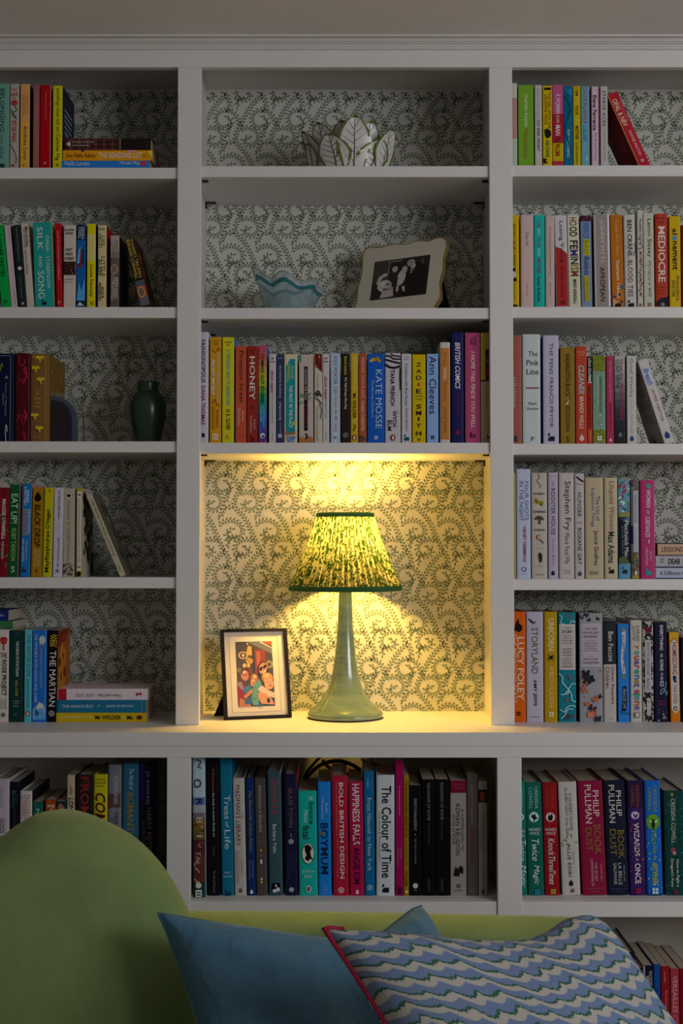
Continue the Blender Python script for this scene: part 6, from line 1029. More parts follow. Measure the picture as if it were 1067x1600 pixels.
    mb.add(vs, [(0, 1, 2, 3), (7, 6, 5, 4), (0, 4, 5, 1), (1, 5, 6, 2), (2, 6, 7, 3), (3, 7, 4, 0)], black); parts.append(mb.build('easel_strut', root))
    rel(root, parts)
black_frame()

def wavy_frame():
    z0 = SHELF['M', 2]; Y0 = 0.075
    o = at(555, 484, Y0 + 0.075); o.z = z0 + 0.0008
    pl = Plane(o, math.radians(31), math.radians(13.5))
    root = thing('picture_frame', 'cream scalloped picture frame with gilt edge and black-and-white wedding photo', 'picture frame', tuple(o))
    outpx = [(553, 486), (557.5, 470), (558, 462), (558.5, 455), (560, 447), (563, 437), (565.5, 425), (566, 412), (566, 402), (568, 394), (572, 389), (578, 386.5), (590, 386.8), (600, 385.5), (607, 383), (618, 381.4), (630, 381.8), (640, 380.5), (650, 377), (660, 376), (672, 376.5), (680, 373), (690, 371), (696, 372.5), (699, 377), (699.5, 385), (697.5, 394), (694.5, 404), (694.5, 413), (693.5, 425), (690, 437), (688.5, 446), (689.5, 456), (689.5, 466), (686, 473), (681, 480), (680, 484)]
    out = [pl.hit(*p) for p in outpx]; out = [(a, max(b, 0.0)) for a, b in out]
    cv = spline([(a, b, 0) for a, b in out], 4); out = [(p.x, max(0, p.y)) for p in cv]
    ca = sum(a for a, b in out) / len(out); cb = sum(b for a, b in out) / len(out)
    inn = [(ca + (a - ca) * 0.975, cb + (b - cb) * 0.965) for a, b in out]
    cream = mat('cream_enamel', (0.60, 0.57, 0.47, 1), 0.35); gilt = mat('gilt_edge', (0.36, 0.25, 0.07, 1), 0.4, Metallic=0.6)
    parts = []
    mb = MB(); ring(mb, pl, out, inn, -0.006, 0.0022, gilt); parts.append(mb.build('gilt_rim', root))
    mb = MB(); slab(mb, pl, inn, -0.0055, 0.0016, cream); parts.append(mb.build('frame_face', root))
    mb = MB(); cs = [pl.hit(*p) for p in ((578.3, 470.3), (665.8, 460), (673.3, 398.3), (586.3, 409.8))]
    def bl(x, y):
        a = (1 - y); p = [(cs[0][i] * (1 - x) + cs[1][i] * x) * (1 - y) + (cs[3][i] * (1 - x) + cs[2][i] * x) * y for i in (0, 1)]
        return p[0], p[1]
    k = [0]
    def sh(col, pts): k[0] += 1; flat(mb, pl, [bl(*p) for p in pts], 0.0018 + 0.00004 * k[0], col)
    E = lambda cx, cy, rx, ry, rot=0: ell(cx, cy, rx, ry, 16, rot)
    sh('30282a', [(0, 0), (1, 0), (1, 1), (0, 1)])
    sh('48403f', [(.02, .4), (.3, .4), (.3, .98), (.02, .98)]); sh('8a807c', [(.27, .62), (.285, .62), (.285, .98), (.27, .98)]); sh('7a706c', [(.3, .93), (.5, .93), (.5, .97), (.3, .97)])
    for i in range(7): sh('3c3434', [(.8 + i * .03, .05), (.81 + i * .03, .05), (.8 + i * .028, .8), (.795 + i * .028, .8)])
    sh('1c1618', [(.52, 0), (1, 0), (1, .7), (.8, .86), (.66, .8), (.6, .5)])              # groom's dark suit
    sh('b0a8a4', E(.67, .86, .07, .105)); sh('2a2222', [(.6, .9), (.62, .99), (.72, 1), (.74, .9), (.68, .95)]); sh('5a5250', E(.67, .80, .03, .012))
    for cx in (.645, .695): sh('3a3232', E(cx, .875, .014, .012))
    sh('8a827e', E(.67, .845, .01, .02))
    sh('c8c2be', [(.68, .74), (.75, .82), (.76, .78), (.70, .58), (.68, .6)]); sh('1c1618', [(.7, .72), (.72, .74), (.71, .6), (.69, .62)])
    sh('c8c2be', E(.525, .5, .075, .2, -.1)); sh('b8b0ac', E(.57, .70, .05, .09)); sh('bcb4b0', [(.45, .3), (.5, .34), (.5, .16), (.46, .14)]); sh('d0cac6', [(.56, .26), (.6, .28), (.62, .12), (.58, .16)])
    sh('241c1e', E(.4, .78, .075, .12)); sh('c0b8b4', E(.395, .74, .05, .085))
    for cx in (.375, .415): sh('3a3232', E(cx, .755, .011, .01))
    sh('7a6a68', E(.395, .695, .018, .008)); sh('241c1e', [(.34, .78), (.36, .84), (.43, .85), (.45, .77), (.4, .815)]); sh('30282a', [(.3, .3), (.34, .6), (.42, .62), (.47, .5), (.45, 0), (.38, 0)])
    sh('c4bcb8', [(.08, .4), (.12, .58), (.22, .66), (.28, .64), (.26, .58), (.18, .54), (.14, .38)]); sh('ccc6c2', E(.24, .33, .13, .15)); sh('8a8280', E(.3, .36, .05, .05)); sh('bcb4b0', [(.18, .02), (.42, .04), (.4, .28), (.22, .26)]); sh('e0dad6', E(.21, .38, .05, .05)); sh('6a6260', E(.26, .24, .05, .03)); sh('9a928e', E(.34, .24, .06, .04))
    sh('6a6260', [(.83, .86), (.92, .86), (.92, .875), (.83, .875)]); sh('6a6260', [(.87, .78), (.89, .78), (.89, .92), (.87, .92)])
    parts.append(mb.build('photograph', root))
    dark = mat('dark_velvet_back', (0.012, 0.010, 0.010, 1), 0.8)
    mb = MB(); slab(mb, pl, [(ca + (a - ca) * 0.93, max(0.0, cb + (b - cb) * 0.93)) for a, b in out], -0.009, -0.0061, dark); parts.append(mb.build('back_board', root))
    t0 = pl.p(ca * 1.62, cb * 0.78, -0.0095); f0 = at(697, 484, Y0 + 0.125); f0.z = z0 + 0.0008
    uu = pl.u * 0.017; mb = MB(); vs = [t0 - uu, t0 + uu, f0 + uu, f0 - uu]; vs += [v + Vector((0.001, 0.005, 0)) for v in vs]
    mb.add(vs, [(0, 1, 2, 3), (7, 6, 5, 4), (0, 4, 5, 1), (1, 5, 6, 2), (2, 6, 7, 3), (3, 7, 4, 0)], dark); parts.append(mb.build('easel_strut', root))
    rel(root, parts)
wavy_frame()

# ------------------------------------------------------------------ ruffled glass bowl
def glass_bowl():
    z0 = SHELF['M', 2]; Yc = 0.115
    c = at(450, 480, Yc); g = (Yc - CAM.y) / F
    root = thing('glass_bowl', 'pale blue ruffled glass bowl with teal band and folded rim', 'bowl', (c.x, Yc, z0))
    def gm(name, col, tr, em=0):
        m = mat(name, col, 0.04, 0.5, IOR=1.45, Coat_Weight=0.3)
        m.node_tree.nodes['Principled BSDF'].inputs['Transmission Weight'].default_value = tr
        return m
    body = gm('milky_blue_glass', (0.66, 0.82, 0.86, 1), 0.85)
    teal = gm('teal_glass', (0.03, 0.28, 0.33, 1), 0.6); lip = gm('clear_lip_glass', (0.72, 0.80, 0.82, 1), 0.75)
    NT, NR = 144, 30
    #  (angle, rim height, rim radius) round the bowl; 270 degrees faces the room
    knots = [(0, 40, 58), (22, 46, 52), (48, 64, 58), (75, 54, 46), (100, 60, 56), (128, 50, 46), (152, 64, 56), (178, 56, 48), (208, 72, 60), (238, 53, 46), (264, 61, 57), (294, 47, 47), (320, 51, 56), (340, 44, 50)]
    def per(th, c):
        d = math.degrees(th) % 360; K = len(knots)
        for i in range(K):
            a0 = knots[i][0]; a1 = knots[(i + 1) % K][0] + (360 if i == K - 1 else 0)
            if a0 <= d < a1 or (i == K - 1 and d >= a0):
                t = (d - a0) / (a1 - a0); q = [knots[(i + j) % K][c] for j in (-1, 0, 1, 2)]
                return 0.5 * (2 * q[1] + (q[2] - q[0]) * t + (2 * q[0] - 5 * q[1] + 4 * q[2] - q[3]) * t * t + (3 * q[1] - q[0] - 3 * q[2] + q[3]) * t ** 3)
        return knots[0][c]
    def pt(th, t, off=0.0):
        h = per(th, 1); rim = per(th, 2)
        r = 30 + (50 - 30) * t ** 0.8 + (rim - 50) * t ** 2.2
        if t > 0.8: r += 12 * (t - 0.8) ** 1.3
        return ((r + off) * g * math.cos(th), (r + off) * g * math.sin(th) * 0.85, h * t ** 1.1 * g + 0.001)
    vs = []; fs = []; fm = []
    for side, off in ((0, 0.0), (1, -1.7)):
        for j in range(NR + 1):
            for k in range(NT): vs.append(pt(2 * math.pi * k / NT, j / NR, off))
    B = (NR + 1) * NT
    kind = lambda j: lip if j >= NR - 4 else teal if j >= NR - 7 else body
    mb = MB()
    for j in range(NR):
        for k in range(NT):
            k2 = (k + 1) % NT
            fs.append((j * NT + k, j * NT + k2, (j + 1) * NT + k2, (j + 1) * NT + k)); fm.append(kind(j))
            fs.append((B + j * NT + k2, B + j * NT + k, B + (j + 1) * NT + k, B + (j + 1) * NT + k2)); fm.append(kind(j))
    for k in range(NT):
        k2 = (k + 1) % NT; fs.append((NR * NT + k, NR * NT + k2, B + NR * NT + k2, B + NR * NT + k)); fm.append(lip)
    fs.append(tuple(range(NT))[::-1]); fm.append(body); fs.append(tuple(B + k for k in range(NT))); fm.append(body)
    bodyp, bandp, lipp = MB(), MB(), MB()
    mb.v = vs
    for f, m_ in zip(fs, fm): mb.f.append(f); mb.m.append(mb.mi(m_))
    o = mb.build('bowl_wall', root, smooth=True)
    pts = [Vector(pt(2 * math.pi * k / NT, 1.0, -0.85)) for k in range(NT)]; pts += [pts[0]]
    mb = MB(); mb.tube(pts, 1.35 * g, lip, 8); mb.build('rolled_rim', root, smooth=True)
glass_bowl()

# ------------------------------------------------------------------ leaf bowl
def leaf_bowl():
    z0 = SHELF['M', 1]; Yc = 0.115
    c = at(548, 262, Yc); g = (Yc - CAM.y) / F
    root = thing('leaf_bowl', 'white ceramic bowl of upright leaves with green edges and dark veins', 'bowl', (c.x, Yc, z0))
    white = mat('white_leaf_glaze', (0.66, 0.64, 0.62, 1), 0.28, 0.5); green = mat('green_leaf_edge', (0.13, 0.19, 0.03, 1), 0.15, 0.6)
    vein = mat('dark_leaf_vein', (0.055, 0.04, 0.045, 1), 0.3); inside = mat('bowl_inside_glaze', (0.45, 0.44, 0.40, 1), 0.2)
    mb = MB(); mb.lathe([(0.0, 0.001), (44 * g, 0.001), (52 * g, 6 * g), (60 * g, 24 * g), (64 * g, 40 * g), (62 * g, 40 * g), (56 * g, 24 * g), (46 * g, 8 * g), (0.0, 6 * g)], inside, 40)
    mb.build('bowl_body', root, smooth=True)
    #  (angle from the front in degrees, width px, height px, base radius px, lean, twist, layer)
    spec = [(4, 38, 77, 56, .10, .02, 3), (-21, 42, 52, 57, .10, -.32, 2), (-40, 42, 72, 57, .14, -.06, 1), (-17, 36, 76, 44, .08, .05, 0), (-66, 24, 46, 59, .10, .1, 3), (-60, 30, 66, 52, .34, -.22, 0), (30, 44, 46, 56, .10, .50, 2), (27, 40, 76, 46, .10, .10, 0), (53, 36, 66, 56, .18, .10, 2), (75, 34, 60, 54, .2, .1, 1), (96, 38, 58, 55, .18, -.1, 1), (118, 40, 66, 54, .14, 0, 0), (142, 42, 70, 54, .14, 0, 1), (165, 42, 68, 54, .12, .1, 0), (188, 42, 70, 54, .12, 0, 1), (212, 42, 66, 54, .14, 0, 0), (236, 40, 66, 54, .14, .1, 1), (258, 36, 60, 54, .2, -.1, 0), (-84, 32, 58, 55, .26, -.1, 1)]
    rg = random.Random(3)
    for ang, w, h, br, lean, tw, lv in spec:
        a = math.radians(ang); NU, NV = 12, 18
        ph = rg.random() * 6
        def P_(u, v, off=0.0):
            # u in -1..1 across, v 0..1 up the leaf
            wid = w * 0.72 * (0.62 + 0.38 * min(1, v * 2.2)) * (max(0.0, 1 - max(0, (v - 0.38) / 0.62) ** 1.9)) ** 0.85
            wid = max(wid, 0.4)
            wid *= 1 + 0.035 * math.sin(v * 34 + ph) * (abs(u) > 0.85)
            x = u * wid + tw * v * h * 0.55
            rad = br + lv * 1.6 + lean * h * v + 5 * v * v + 2.6 * abs(u) ** 1.6 * (0.3 + v) + off
            rad += 1.0 * math.cos(v * 30 + abs(u) * 4) * (0.35 if abs(u) < 0.9 else 0.8) * 0.5
            al = a + x / (br + 8)
            return (rad * g * math.sin(al), -rad * g * math.cos(al), (v * h + 1.5) * g)
        mb = MB(); n = NU + 1
        for off in (0.0, -2.2):
            vs = [P_(2 * i / NU - 1, j / NV, off) for j in range(NV + 1) for i in range(n)]
            fw = []; fg = []
            for j in range(NV):
                for i in range(NU):
                    f = (j * n + i, j * n + i + 1, (j + 1) * n + i + 1, (j + 1) * n + i)
                    (fg if i in (0, NU - 1) or j >= NV - 1 else fw).append(f)
            mb.add(vs, fw, white); mb.add(vs, fg, green)
        lf = mb.build('leaf', root, smooth=True)
        mb = MB()
        mb.tube([Vector(P_(0.02 * math.sin(v * 5), v, 0.35)) for v in [0.02 + 0.92 * i / 14 for i in range(15)]], [(0.95 - 0.65 * i / 14) * g for i in range(15)], vein, 6)
        for sgn in (-1, 1):
            for v0 in (0.12, 0.3, 0.46, 0.6, 0.73):
                vv = v0 + (0.05 if sgn > 0 else 0)
                mb.tube([Vector(P_(sgn * s_ * 0.72, vv + s_ * 0.16, 0.3)) for s_ in [i / 5 for i in range(6)]], [(0.42 - 0.3 * i / 5) * g for i in range(6)], vein, 5)
        mb.build('leaf_veins', lf, smooth=True)
leaf_bowl()

# ------------------------------------------------------------------ green vase, layered bookend
def vase():
    z0 = SHELF['L', 3]; Yc = 0.11
    c = at(230.5, 690, Yc); g = (Yc - CAM.y) / F
    root = thing('vase', 'dark green stoneware vase with short straight neck on third shelf', 'vase', (c.x, Yc, z0))
    gm = mat('dark_green_glaze', (0.022, 0.05, 0.028, 1), 0.25, 0.5)
    N_, L_ = nodes(gm); tc = N_.new('ShaderNodeTexCoord'); nz = N_.new('ShaderNodeTexNoise'); nz.inputs['Scale'].default_value = 18; nz.inputs['Detail'].default_value = 6
    cr = N_.new('ShaderNodeValToRGB'); cr.color_ramp.elements[0].color = (0.014, 0.036, 0.020, 1); cr.color_ramp.elements[1].color = (0.03, 0.064, 0.035, 1)
    L_.new(tc.outputs['Object'], nz.inputs[0]); L_.new(nz.outputs[0], cr.inputs[0]); L_.new(cr.outputs[0], N_['Principled BSDF'].inputs['Base Color'])
    zz_ = lambda py: (Z(py, Yc) - z0)
    prof = [(0, 0.001), (18.6 * g, 0.001), (19.6 * g, 0.004)]
    for py, hw in ((682, 21.6), (672, 24.2), (660, 27), (650, 28.7), (641, 29.3), (633, 29.1), (626, 27.6), (620, 25.0), (615.5, 21), (613, 17.6), (612, 16.4)):
        prof.append((hw * g, zz_(py)))
    mb = MB(); mb.lathe(prof, gm, 56); mb.build('vase_body', root, smooth=True)
    mb = MB(); mb.lathe([(15.6 * g, zz_(613)), (16.2 * g, zz_(611)), (16.4 * g, zz_(600)), (16.6 * g, zz_(598.4)), (15.8 * g, zz_(597.2)), (14.2 * g, zz_(597.4)), (13.6 * g, zz_(600)), (13.4 * g, zz_(640)), (0, zz_(650))], gm, 48); mb.build('vase_neck', root, smooth=True)
vase()
def bookend():
    z0 = SHELF['L', 3]; Yc = 0.045
    o = at(77, 690, Yc); o.z = z0 + 0.0003; g = (Yc - CAM.y) / F
    root = thing('bookend', 'arched bookend in dark blue layers with clear rounded edge, beside the bronze book', 'bookend', tuple(o))
    def arch(x0, x1, h, rx, ry):
        x0, x1, h, rx, ry = [v * g for v in (x0, x1, h, rx, ry)]
        pts = [(x0, 0), (x1, 0)]
        for i in range(13):
            a = math.pi / 2 * i / 12; pts.append((x1 - rx + rx * math.cos(a), h - ry + ry * math.sin(a)))
        pts.append((x0, h)); return pts
    cols = [('inner_layer', (0.02, 0.012, 0.014), 1, 27, 62, 18, 22, 0.03), ('blue_layer', (0.012, 0.014, 0.022), 1, 34, 67, 26, 32, 0.026), ('slate_layer', (0.05, 0.075, 0.11), 1, 41, 73, 32, 40, 0.022)]
    for nm, c, x0, x1, h, rx, ry, th in cols:
        mb = MB(); p = arch(x0, x1, h, rx, ry); n = len(p)
        y0, y1 = -th / 2 + 0.02, th / 2 + 0.02
        mb.add([(a, y0, b) for a, b in p] + [(a, y1, b) for a, b in p], [tuple(range(n)), tuple(range(n, 2 * n))[::-1]] + [(i, n + i, n + (i + 1) % n, (i + 1) % n) for i in range(n)], mat('agate_' + nm, c + (1,), 0.25, 0.5))
        mb.build(nm, root)
    gl = mat('clear_acrylic', (0.82, 0.86, 0.86, 1), 0.02, 0.5, IOR=1.3); gl.node_tree.nodes['Principled BSDF'].inputs['Transmission Weight'].default_value = 0.95
    mb = MB(); p = arch(1, 50.5, 79, 36, 48); n = len(p); y0, y1 = 0.012, 0.028
    mb.add([(a, y0, b) for a, b in p] + [(a, y1, b) for a, b in p], [tuple(range(n)), tuple(range(n, 2 * n))[::-1]] + [(i, n + i, n + (i + 1) % n, (i + 1) % n) for i in range(n)], gl)
    mb.build('clear_edge', root)
bookend()

# ------------------------------------------------------------------ sofa
def velvet(name, col, sheen, rough=0.85, var=0.18, scale=5):
    m = mat(name, col, rough, 0.15, Sheen_Weight=0.3, Sheen_Roughness=0.45, Sheen_Tint=sheen)
    N_, L_ = nodes(m); tc = N_.new('ShaderNodeTexCoord'); nz = N_.new('ShaderNodeTexNoise'); nz.inputs['Scale'].default_value = scale; nz.inputs['Detail'].default_value = 5; nz.inputs['Roughness'].default_value = 0.65
    mx = N_.new('ShaderNodeMix'); mx.data_type = 'RGBA'; mx.inputs[6].default_value = tuple(c * (1 - var) for c in col[:3]) + (1,); mx.inputs[7].default_value = tuple(c * (1 + var) for c in col[:3]) + (1,)
    L_.new(tc.outputs['Object'], nz.inputs[0]); L_.new(nz.outputs[0], mx.inputs[0]); L_.new(mx.outputs[2], N_['Principled BSDF'].inputs['Base Color'])
    bp = N_.new('ShaderNodeBump'); bp.inputs['Strength'].default_value = 0.25; bp.inputs['Distance'].default_value = 0.002
    n2 = N_.new('ShaderNodeTexNoise'); n2.inputs['Scale'].default_value = 420; L_.new(tc.outputs['Object'], n2.inputs[0]); L_.new(n2.outputs[0], bp.inputs['Height']); L_.new(bp.outputs[0], N_['Principled BSDF'].inputs['Normal'])
    return m
GREEN = velvet('moss_green_velvet', (0.185, 0.262, 0.10, 1), (0.85, 0.9, 0.5, 1), var=0.3, scale=7)
BLUE = velvet('teal_blue_velvet', (0.07, 0.165, 0.25, 1), (0.6, 0.8, 0.95, 1), var=0.35, scale=11)

def crush(m, scale, dist):
    N_, L_ = nodes(m); b = N_['Principled BSDF']; old = b.inputs['Normal'].links[0].from_socket
    tc = N_.new('ShaderNodeTexCoord'); nz = N_.new('ShaderNodeTexNoise'); nz.inputs['Scale'].default_value = scale; nz.inputs['Detail'].default_value = 3; nz.inputs['Distortion'].default_value = 1.0
    bp = N_.new('ShaderNodeBump'); bp.inputs['Strength'].default_value = 0.6; bp.inputs['Distance'].default_value = dist
    L_.new(tc.outputs['Object'], nz.inputs[0]); L_.new(nz.outputs[0], bp.inputs['Height']); L_.new(old, bp.inputs['Normal']); L_.new(bp.outputs[0], b.inputs['Normal'])
crush(BLUE, 12, 0.02); crush(GREEN, 9, 0.006)

def puffed(outline, pl, thick, rad, m, name, parent, steps=6):
    """upholstered slab: closed outline on a plane, rounded over both faces"""
    n = len(outline)
    P2 = [Vector((a, b)) for a, b in outline]
    area_ = sum(P2[i].x * P2[(i + 1) % n].y - P2[(i + 1) % n].x * P2[i].y for i in range(n))
    nr = []
    for i in range(n):
        t = (P2[(i + 1) % n] - P2[i - 1]).normalized(); q = Vector((-t.y, t.x)) * (1 if area_ > 0 else -1); nr.append(q)
    rings = []
    for side in (1, -1):
        seq = range(steps + 1)
        rr = []
        for k in seq:
            a = math.pi / 2 * k / steps
            rr.append((rad * (1 - math.cos(a)), side * (thick / 2 - rad + rad * math.sin(a))))
        rings.append(rr)
    order = list(reversed(rings[1])) + rings[0]      # back face edge ... front face edge
    vs = []
    for ins, c in order:
        for p, q in zip(P2, nr): v = p + q * ins; vs.append(pl.p(v.x, v.y, c))
    fs = []; L_ = len(order)
    for j in range(L_ - 1):
        for i in range(n):
            i2 = (i + 1) % n; fs.append((j * n + i, j * n + i2, (j + 1) * n + i2, (j + 1) * n + i))
    # gently crowned faces
    for ridx, sgn in ((0, -1), (L_ - 1, 1)):
        base_ = [P2[i] + nr[i] * rad for i in range(n)]; cen = Vector(((min(p.x for p in base_) + max(p.x for p in base_)) / 2, min(p.y for p in base_))); prev = ridx * n
        for s_, cr in ((0.93, 0.16), (0.84, 0.36), (0.72, 0.56), (0.58, 0.74), (0.42, 0.88), (0.22, 0.97)):
            st = len(vs)
            for p in base_: v = cen + (p - cen) * s_; vs.append(pl.p(v.x, v.y, sgn * (thick / 2 + 0.022 * cr)))
            for i in range(n):
                i2 = (i + 1) % n; fs.append((prev + i, prev + i2, st + i2, st + i))
            prev = st
        vs.append(pl.p(cen.x, cen.y, sgn * (thick / 2 + 0.022))); e = len(vs) - 1
        for i in range(n): fs.append((prev + i, prev + (i + 1) % n, e))
    mb = MB(); mb.add(vs, fs, m)
    o = mb.build(name, parent, smooth=True)
    return o

def sofa():
    root = thing('sofa', 'moss green velvet sofa with high rounded end in front of the base cabinet', 'sofa', (-0.05, -0.6, 0))
    parts = []
    YB = -0.34
    pl = Plane((0, YB, 0), 0.0, 0.0)
    zb = 0.12
    topz = [(-640, 1426), (250, 1430), (420, 1430.5), (600, 1433), (760, 1436.5), (870, 1439), (910, 1442), (938, 1450), (958, 1463), (972, 1484), (984, 1515), (990, 1560), (992, 1640)]
    pts = [(at(x, y, YB - 0.02).x, at(x, y, YB - 0.02).z) for x, y in topz]
    cv = [(p.x, p.y) for p in spline([(a, b, 0) for a, b in pts], 5)]
    xl = cv[0][0]; xr = cv[-1][0]
    outl = [(xl, zb)] + cv + [(xr + 0.002, zb)]
    parts.append(puffed(outl, pl, 0.14, 0.066, GREEN, 'backrest', root))
    # high rounded end, turned a little towards the seat
    yaw = math.radians(-15)
    hx = at(300, 1432, -0.50)
    pe = Plane((hx.x, -0.50, 0), yaw, 0.0)
    dome = [(-150, 1640), (-132, 1560), (-110, 1480), (-80, 1405), (-40, 1345), (0, 1313), (30, 1291), (60, 1275), (99, 1268), (130, 1272), (168, 1286), (210, 1309), (240, 1336), (262, 1364), (283, 1399), (297, 1434), (306, 1480), (311, 1540), (314, 1640)]
    hp = [pe.hit(*p) for p in dome]
    cv = [(p.x, p.y) for p in spline([(a, b, 0) for a, b in hp], 4)]
    outl = [(cv[0][0], zb)] + cv + [(cv[-1][0], zb)]
    parts.append(puffed(outl, pe, 0.20, 0.085, GREEN, 'raised_end', root, 8))
    mb = MB(); mb.box(xl, xr - 0.01, -1.15, YB - 0.05, 0.14, 0.28, GREEN)
    parts.append(mb.build('seat', root, bevel=0.03, seg=4))
    legm = mat('dark_turned_wood', (0.05, 0.03, 0.02, 1), 0.4)
    for x in (xl + 0.1, xr - 0.1):
        for y in (-1.07, YB - 0.02):
            mb = MB(); mb.lathe([(0, 0.0), (0.018, 0.0), (0.026, 0.10), (0.03, 0.15), (0, 0.15)], legm, 16, x, y); parts.append(mb.build('leg', root, smooth=True))
    rel(root, parts)
sofa()

# ------------------------------------------------------------------ cushions
def cushion(root, name, TL, TR, BL, BR, thick, m, top_sag=0.0, wrinkle=None, NU=72, NV=64, pinch=0.05, rnd=0.03):
    TL, TR, BL, BR = map(Vector, (TL, TR, BL, BR))
    nrm = (TR - TL).cross(TL - BL).normalized()
    if nrm.y > 0: nrm = -nrm
    down = ((BL - TL) + (BR - TR)) / 2
    vs = []; uv = []
    def surf(u, v, s):
        # v 0 at the top; edges bow inwards between the corners
        p = (TL * (1 - u) + TR * u) * (1 - v) + (BL * (1 - u) + BR * u) * v
        tp = pinch * (0 if callable(top_sag) and v < 0.5 else 1)
        p = p + down * (tp * 4 * u * (1 - u) * (1 - 2 * v)) + (TR - TL) * (pinch * 0.7 * 4 * v * (1 - v) * (1 - 2 * u))
        p = p + down * (top_sag(u) * (1 - v) ** 2.5)
        cr = abs(2 * u - 1) ** 7 * abs(2 * v - 1) ** 7 * (rnd if u > 0.5 else 0.0)
        p = p + ((TL + TR + BL + BR) / 4 - p) * cr
        e = (max(0, 1 - abs(2 * u - 1) ** 2.6) * max(0, 1 - abs(2 * v - 1) ** 2.6)) ** 0.45
        t = thick / 2 * e
        if wrinkle and s > 0: t += wrinkle(u, v) * e
        return p + nrm * (s * t)
    mb = MB()
    for s in (1, -1):
        base_ = len(mb.v)
        for j in range(NV + 1):
            for i in range(NU + 1): mb.v.append(tuple(surf(i / NU, j / NV, s))); uv.append((i / NU, 1 - j / NV))
        k = mb.mi(m)
        for j in range(NV):
            for i in range(NU):
                a = base_ + j * (NU + 1) + i; f = (a, a + 1, a + NU + 2, a + NU + 1)
                mb.f.append(f if s < 0 else f[::-1]); mb.m.append(k)
    o = mb.build(name, root, smooth=True)
    ul = o.data.uv_layers.new(name='UVMap')
    for lp in o.data.loops: ul.data[lp.index].uv = uv[lp.vertex_index]
    w = o.modifiers.new('weld', 'WELD'); w.merge_threshold = 0.0004
    return o, surf

def curve_(k):
    a = np.array(k); return lambda u: float(np.interp(u, a[:, 0], a[:, 1]))
def blue_cushion():
    c = at(470, 1560, -0.7)
    root = thing('cushion', 'plain teal blue velvet cushion leaning on the sofa back, left of the striped one', 'cushion', (c.x, c.y, 0.405))
    def wr(u, v):
        a = -0.11 * math.exp(-((u - 0.66) / 0.24) ** 2) * math.exp(-((v - 0.5) / 0.5) ** 2)
        b = 0.008 * math.sin(18 * (u * 0.8 + v * 0.6)) * math.exp(-((u - 0.55) / 0.2) ** 2 - ((v - 0.08) / 0.12) ** 2)
        c_ = 0.006 * math.sin(26 * (v - 0.5 * u)) * math.exp(-((u - 0.12) / 0.14) ** 2 - ((v - 0.35) / 0.3) ** 2)
        return a + b + c_ + 0.004 * math.sin(9 * u + 7 * v)
    o, sf = cushion(root, 'cushion_cover', at(247, 1427, -0.74), at(662, 1411, -0.50), at(352, 1800, -0.84), at(860, 1765, -0.72), 0.21, BLUE, curve_([(0, 0), (.2, .057), (.44, .12), (.6, .15), (.70, .157), (.76, .145), (.85, .086), (.95, .02), (1, 0)]), wr)
    mb = MB()
    pts = [sf(u, 0, 1) for u in [i / 40 for i in range(41)]]
    side = [sf(0, v, 1) for v in [i / 40 for i in range(41)]]
    seam = mat('teal_seam', (0.04, 0.10, 0.16, 1), 0.8)
    mb.tube(pts, 0.0022, seam, 6); mb.tube(side, 0.0022, seam, 6)
    q = mb.build('seam', root, smooth=True)
    rel(root, [o, q])
blue_cushion()

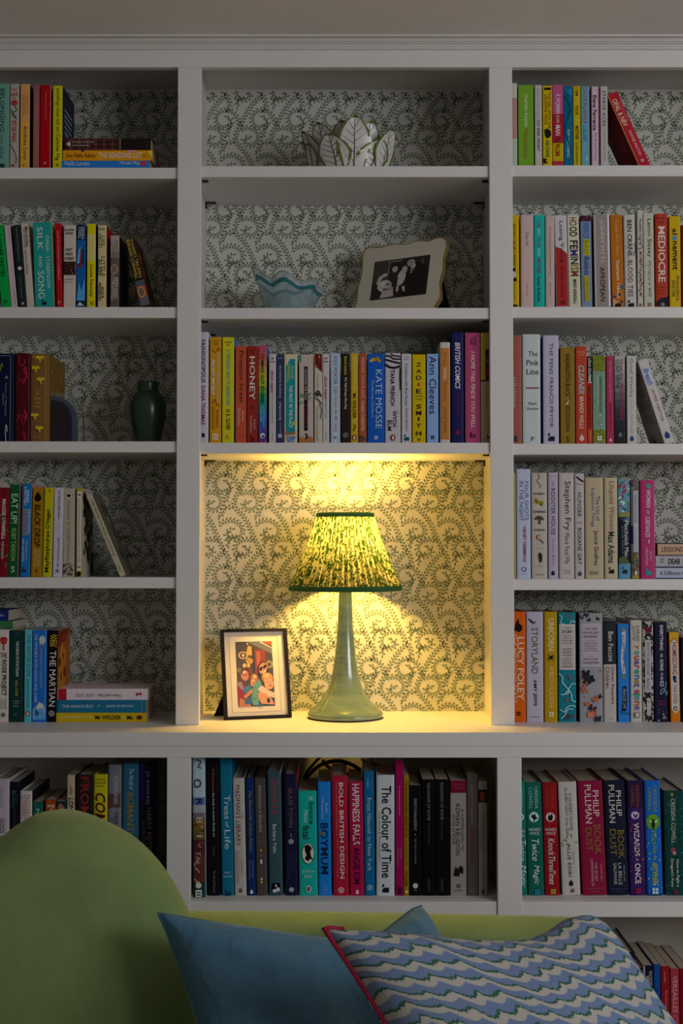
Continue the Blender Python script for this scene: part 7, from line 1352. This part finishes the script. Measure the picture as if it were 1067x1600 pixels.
def striped_cushion():
    m = mat('ikat_wave_linen', (0.5, 0.5, 0.5, 1), 0.9, 0.1)
    n, l = nodes(m)
    uv = n.new('ShaderNodeUVMap'); sx = n.new('ShaderNodeSeparateXYZ'); l.new(uv.outputs[0], sx.inputs[0])
    def math_(op, a, b=None, c=None):
        q = n.new('ShaderNodeMath'); q.operation = op
        for i, x in enumerate((a, b, c)):
            if x is None: continue
            if isinstance(x, (int, float)): q.inputs[i].default_value = x
            else: l.new(x, q.inputs[i])
        return q.outputs[0]
    U, V = sx.outputs[0], sx.outputs[1]
    # stepped waves: triangle ripple whose phase drifts down the cloth, plus a slow swell and a ragged edge
    lobes = math_('ABSOLUTE', math_('SINE', math_('MULTIPLY', math_('ADD', math_('MULTIPLY', U, 13.0), math_('MULTIPLY', V, 5.0)), 3.14159)))
    step = math_('PINGPONG', math_('ADD', math_('MULTIPLY', U, 6.5), math_('MULTIPLY', V, 2.6)), 1.0)
    step = math_('SMOOTH_MIN', math_('MULTIPLY', step, 1.5), 1.0, 0.5)
    rip = math_('ADD', math_('MULTIPLY', lobes, 0.62), math_('MULTIPLY', step, 1.1))
    swell = math_('SINE', math_('ADD', math_('MULTIPLY', U, 9.0), math_('MULTIPLY', V, -4.0)))
    cm = n.new('ShaderNodeCombineXYZ'); l.new(math_('MULTIPLY', U, 130), cm.inputs[0]); l.new(math_('MULTIPLY', V, 11), cm.inputs[1])
    nz = n.new('ShaderNodeTexNoise'); nz.inputs['Scale'].default_value = 1.0; nz.inputs['Detail'].default_value = 1; l.new(cm.outputs[0], nz.inputs[0])
    n3 = n.new('ShaderNodeTexNoise'); n3.inputs['Scale'].default_value = 4.0; n3.inputs['Detail'].default_value = 2; l.new(uv.outputs[0], n3.inputs[0])
    val = math_('ADD', math_('MULTIPLY', V, 15.5), math_('MULTIPLY', rip, 0.5))
    val = math_('ADD', val, math_('MULTIPLY', swell, 0.18))
    val = math_('ADD', val, math_('MULTIPLY', n3.outputs[0], 1.3))
    val = math_('ADD', val, math_('MULTIPLY', U, 0.9))
    rag = math_('MULTIPLY', math_('SUBTRACT', nz.outputs[0], 0.5), 0.34)
    fr = math_('FRACT', val); fr2 = math_('FRACT', math_('ADD', val, rag))
    def ramp(src, stops):
        r = n.new('ShaderNodeValToRGB'); r.color_ramp.interpolation = 'LINEAR'; e = r.color_ramp.elements
        e[0].position = stops[0][0]; e[0].color = stops[0][1]; e[1].position = stops[1][0]; e[1].color = stops[1][1]
        for p, c in stops[2:]: k = e.new(p); k.color = c
        l.new(src, r.inputs[0]); return r.outputs[0]
    cream = (0.50, 0.48, 0.43, 1); blue = (0.18, 0.25, 0.42, 1)
    base_ = ramp(fr, [(0.0, blue), (0.46, blue), (0.52, cream), (0.93, cream), (0.99, blue)])
    gmask = ramp(fr2, [(0.0, (0.85, 0.85, 0.85, 1)), (0.05, (0, 0, 0, 1)), (0.84, (0, 0, 0, 1)), (0.885, (1, 1, 1, 1)), (1.0, (1, 1, 1, 1))])
    mx = n.new('ShaderNodeMix'); mx.data_type = 'RGBA'; l.new(gmask, mx.inputs[0]); l.new(base_, mx.inputs[6]); mx.inputs[7].default_value = (0.045, 0.13, 0.09, 1)
    wv = n.new('ShaderNodeTexNoise'); wv.inputs['Scale'].default_value = 260; l.new(uv.outputs[0], wv.inputs[0])
    m2 = n.new('ShaderNodeMix'); m2.data_type = 'RGBA'; m2.blend_type = 'MULTIPLY'; m2.inputs[0].default_value = 0.5; l.new(mx.outputs[2], m2.inputs[6]); l.new(wv.outputs[1], m2.inputs[7])
    wr_ = n.new('ShaderNodeValToRGB'); wr_.color_ramp.elements[0].color = (0.6, 0.6, 0.6, 1); wr_.color_ramp.elements[1].color = (1, 1, 1, 1); l.new(wv.outputs[0], wr_.inputs[0]); l.new(wr_.outputs[0], m2.inputs[7])
    l.new(m2.outputs[2], n['Principled BSDF'].inputs['Base Color'])
    c = at(790, 1560, -0.9)
    root = thing('cushion', 'blue and cream wave striped cushion with red piping, in front of the teal one', 'cushion', (c.x, c.y, 0.405))
    wr = lambda u, v: -0.020 * math.exp(-((u - 0.72) / 0.16) ** 2 - ((v - 0.05) / 0.2) ** 2) + 0.004 * math.sin(11 * u + 5 * v)
    o, sf = cushion(root, 'cushion_cover', at(506, 1450, -0.98), at(936, 1420, -0.80), at(735, 1850, -1.10), at(1215, 1850, -0.97), 0.17, m, curve_([(0, 0), (.21, .042), (.43, .09), (.58, .106), (.67, .103), (.77, .068), (.84, .033), (.94, .006), (1, 0)]), wr, pinch=0.035, rnd=0.075)
    red = mat('red_piping_cord', (0.36, 0.012, 0.05, 1), 0.7)
    mb = MB()
    edge = [sf(u, 0, 1) for u in (0.06, 0.03, 0.012)] + [sf(0, v, 1) for v in [i / 40 for i in range(41)]] + [sf(u, 1, 1) for u in [i / 30 for i in range(1, 31)]]
    mb.tube(edge, 0.0042, red, 8)
    q = mb.build('piping', root, smooth=True)
    rel(root, [o, q])
striped_cushion()

set_lettering()
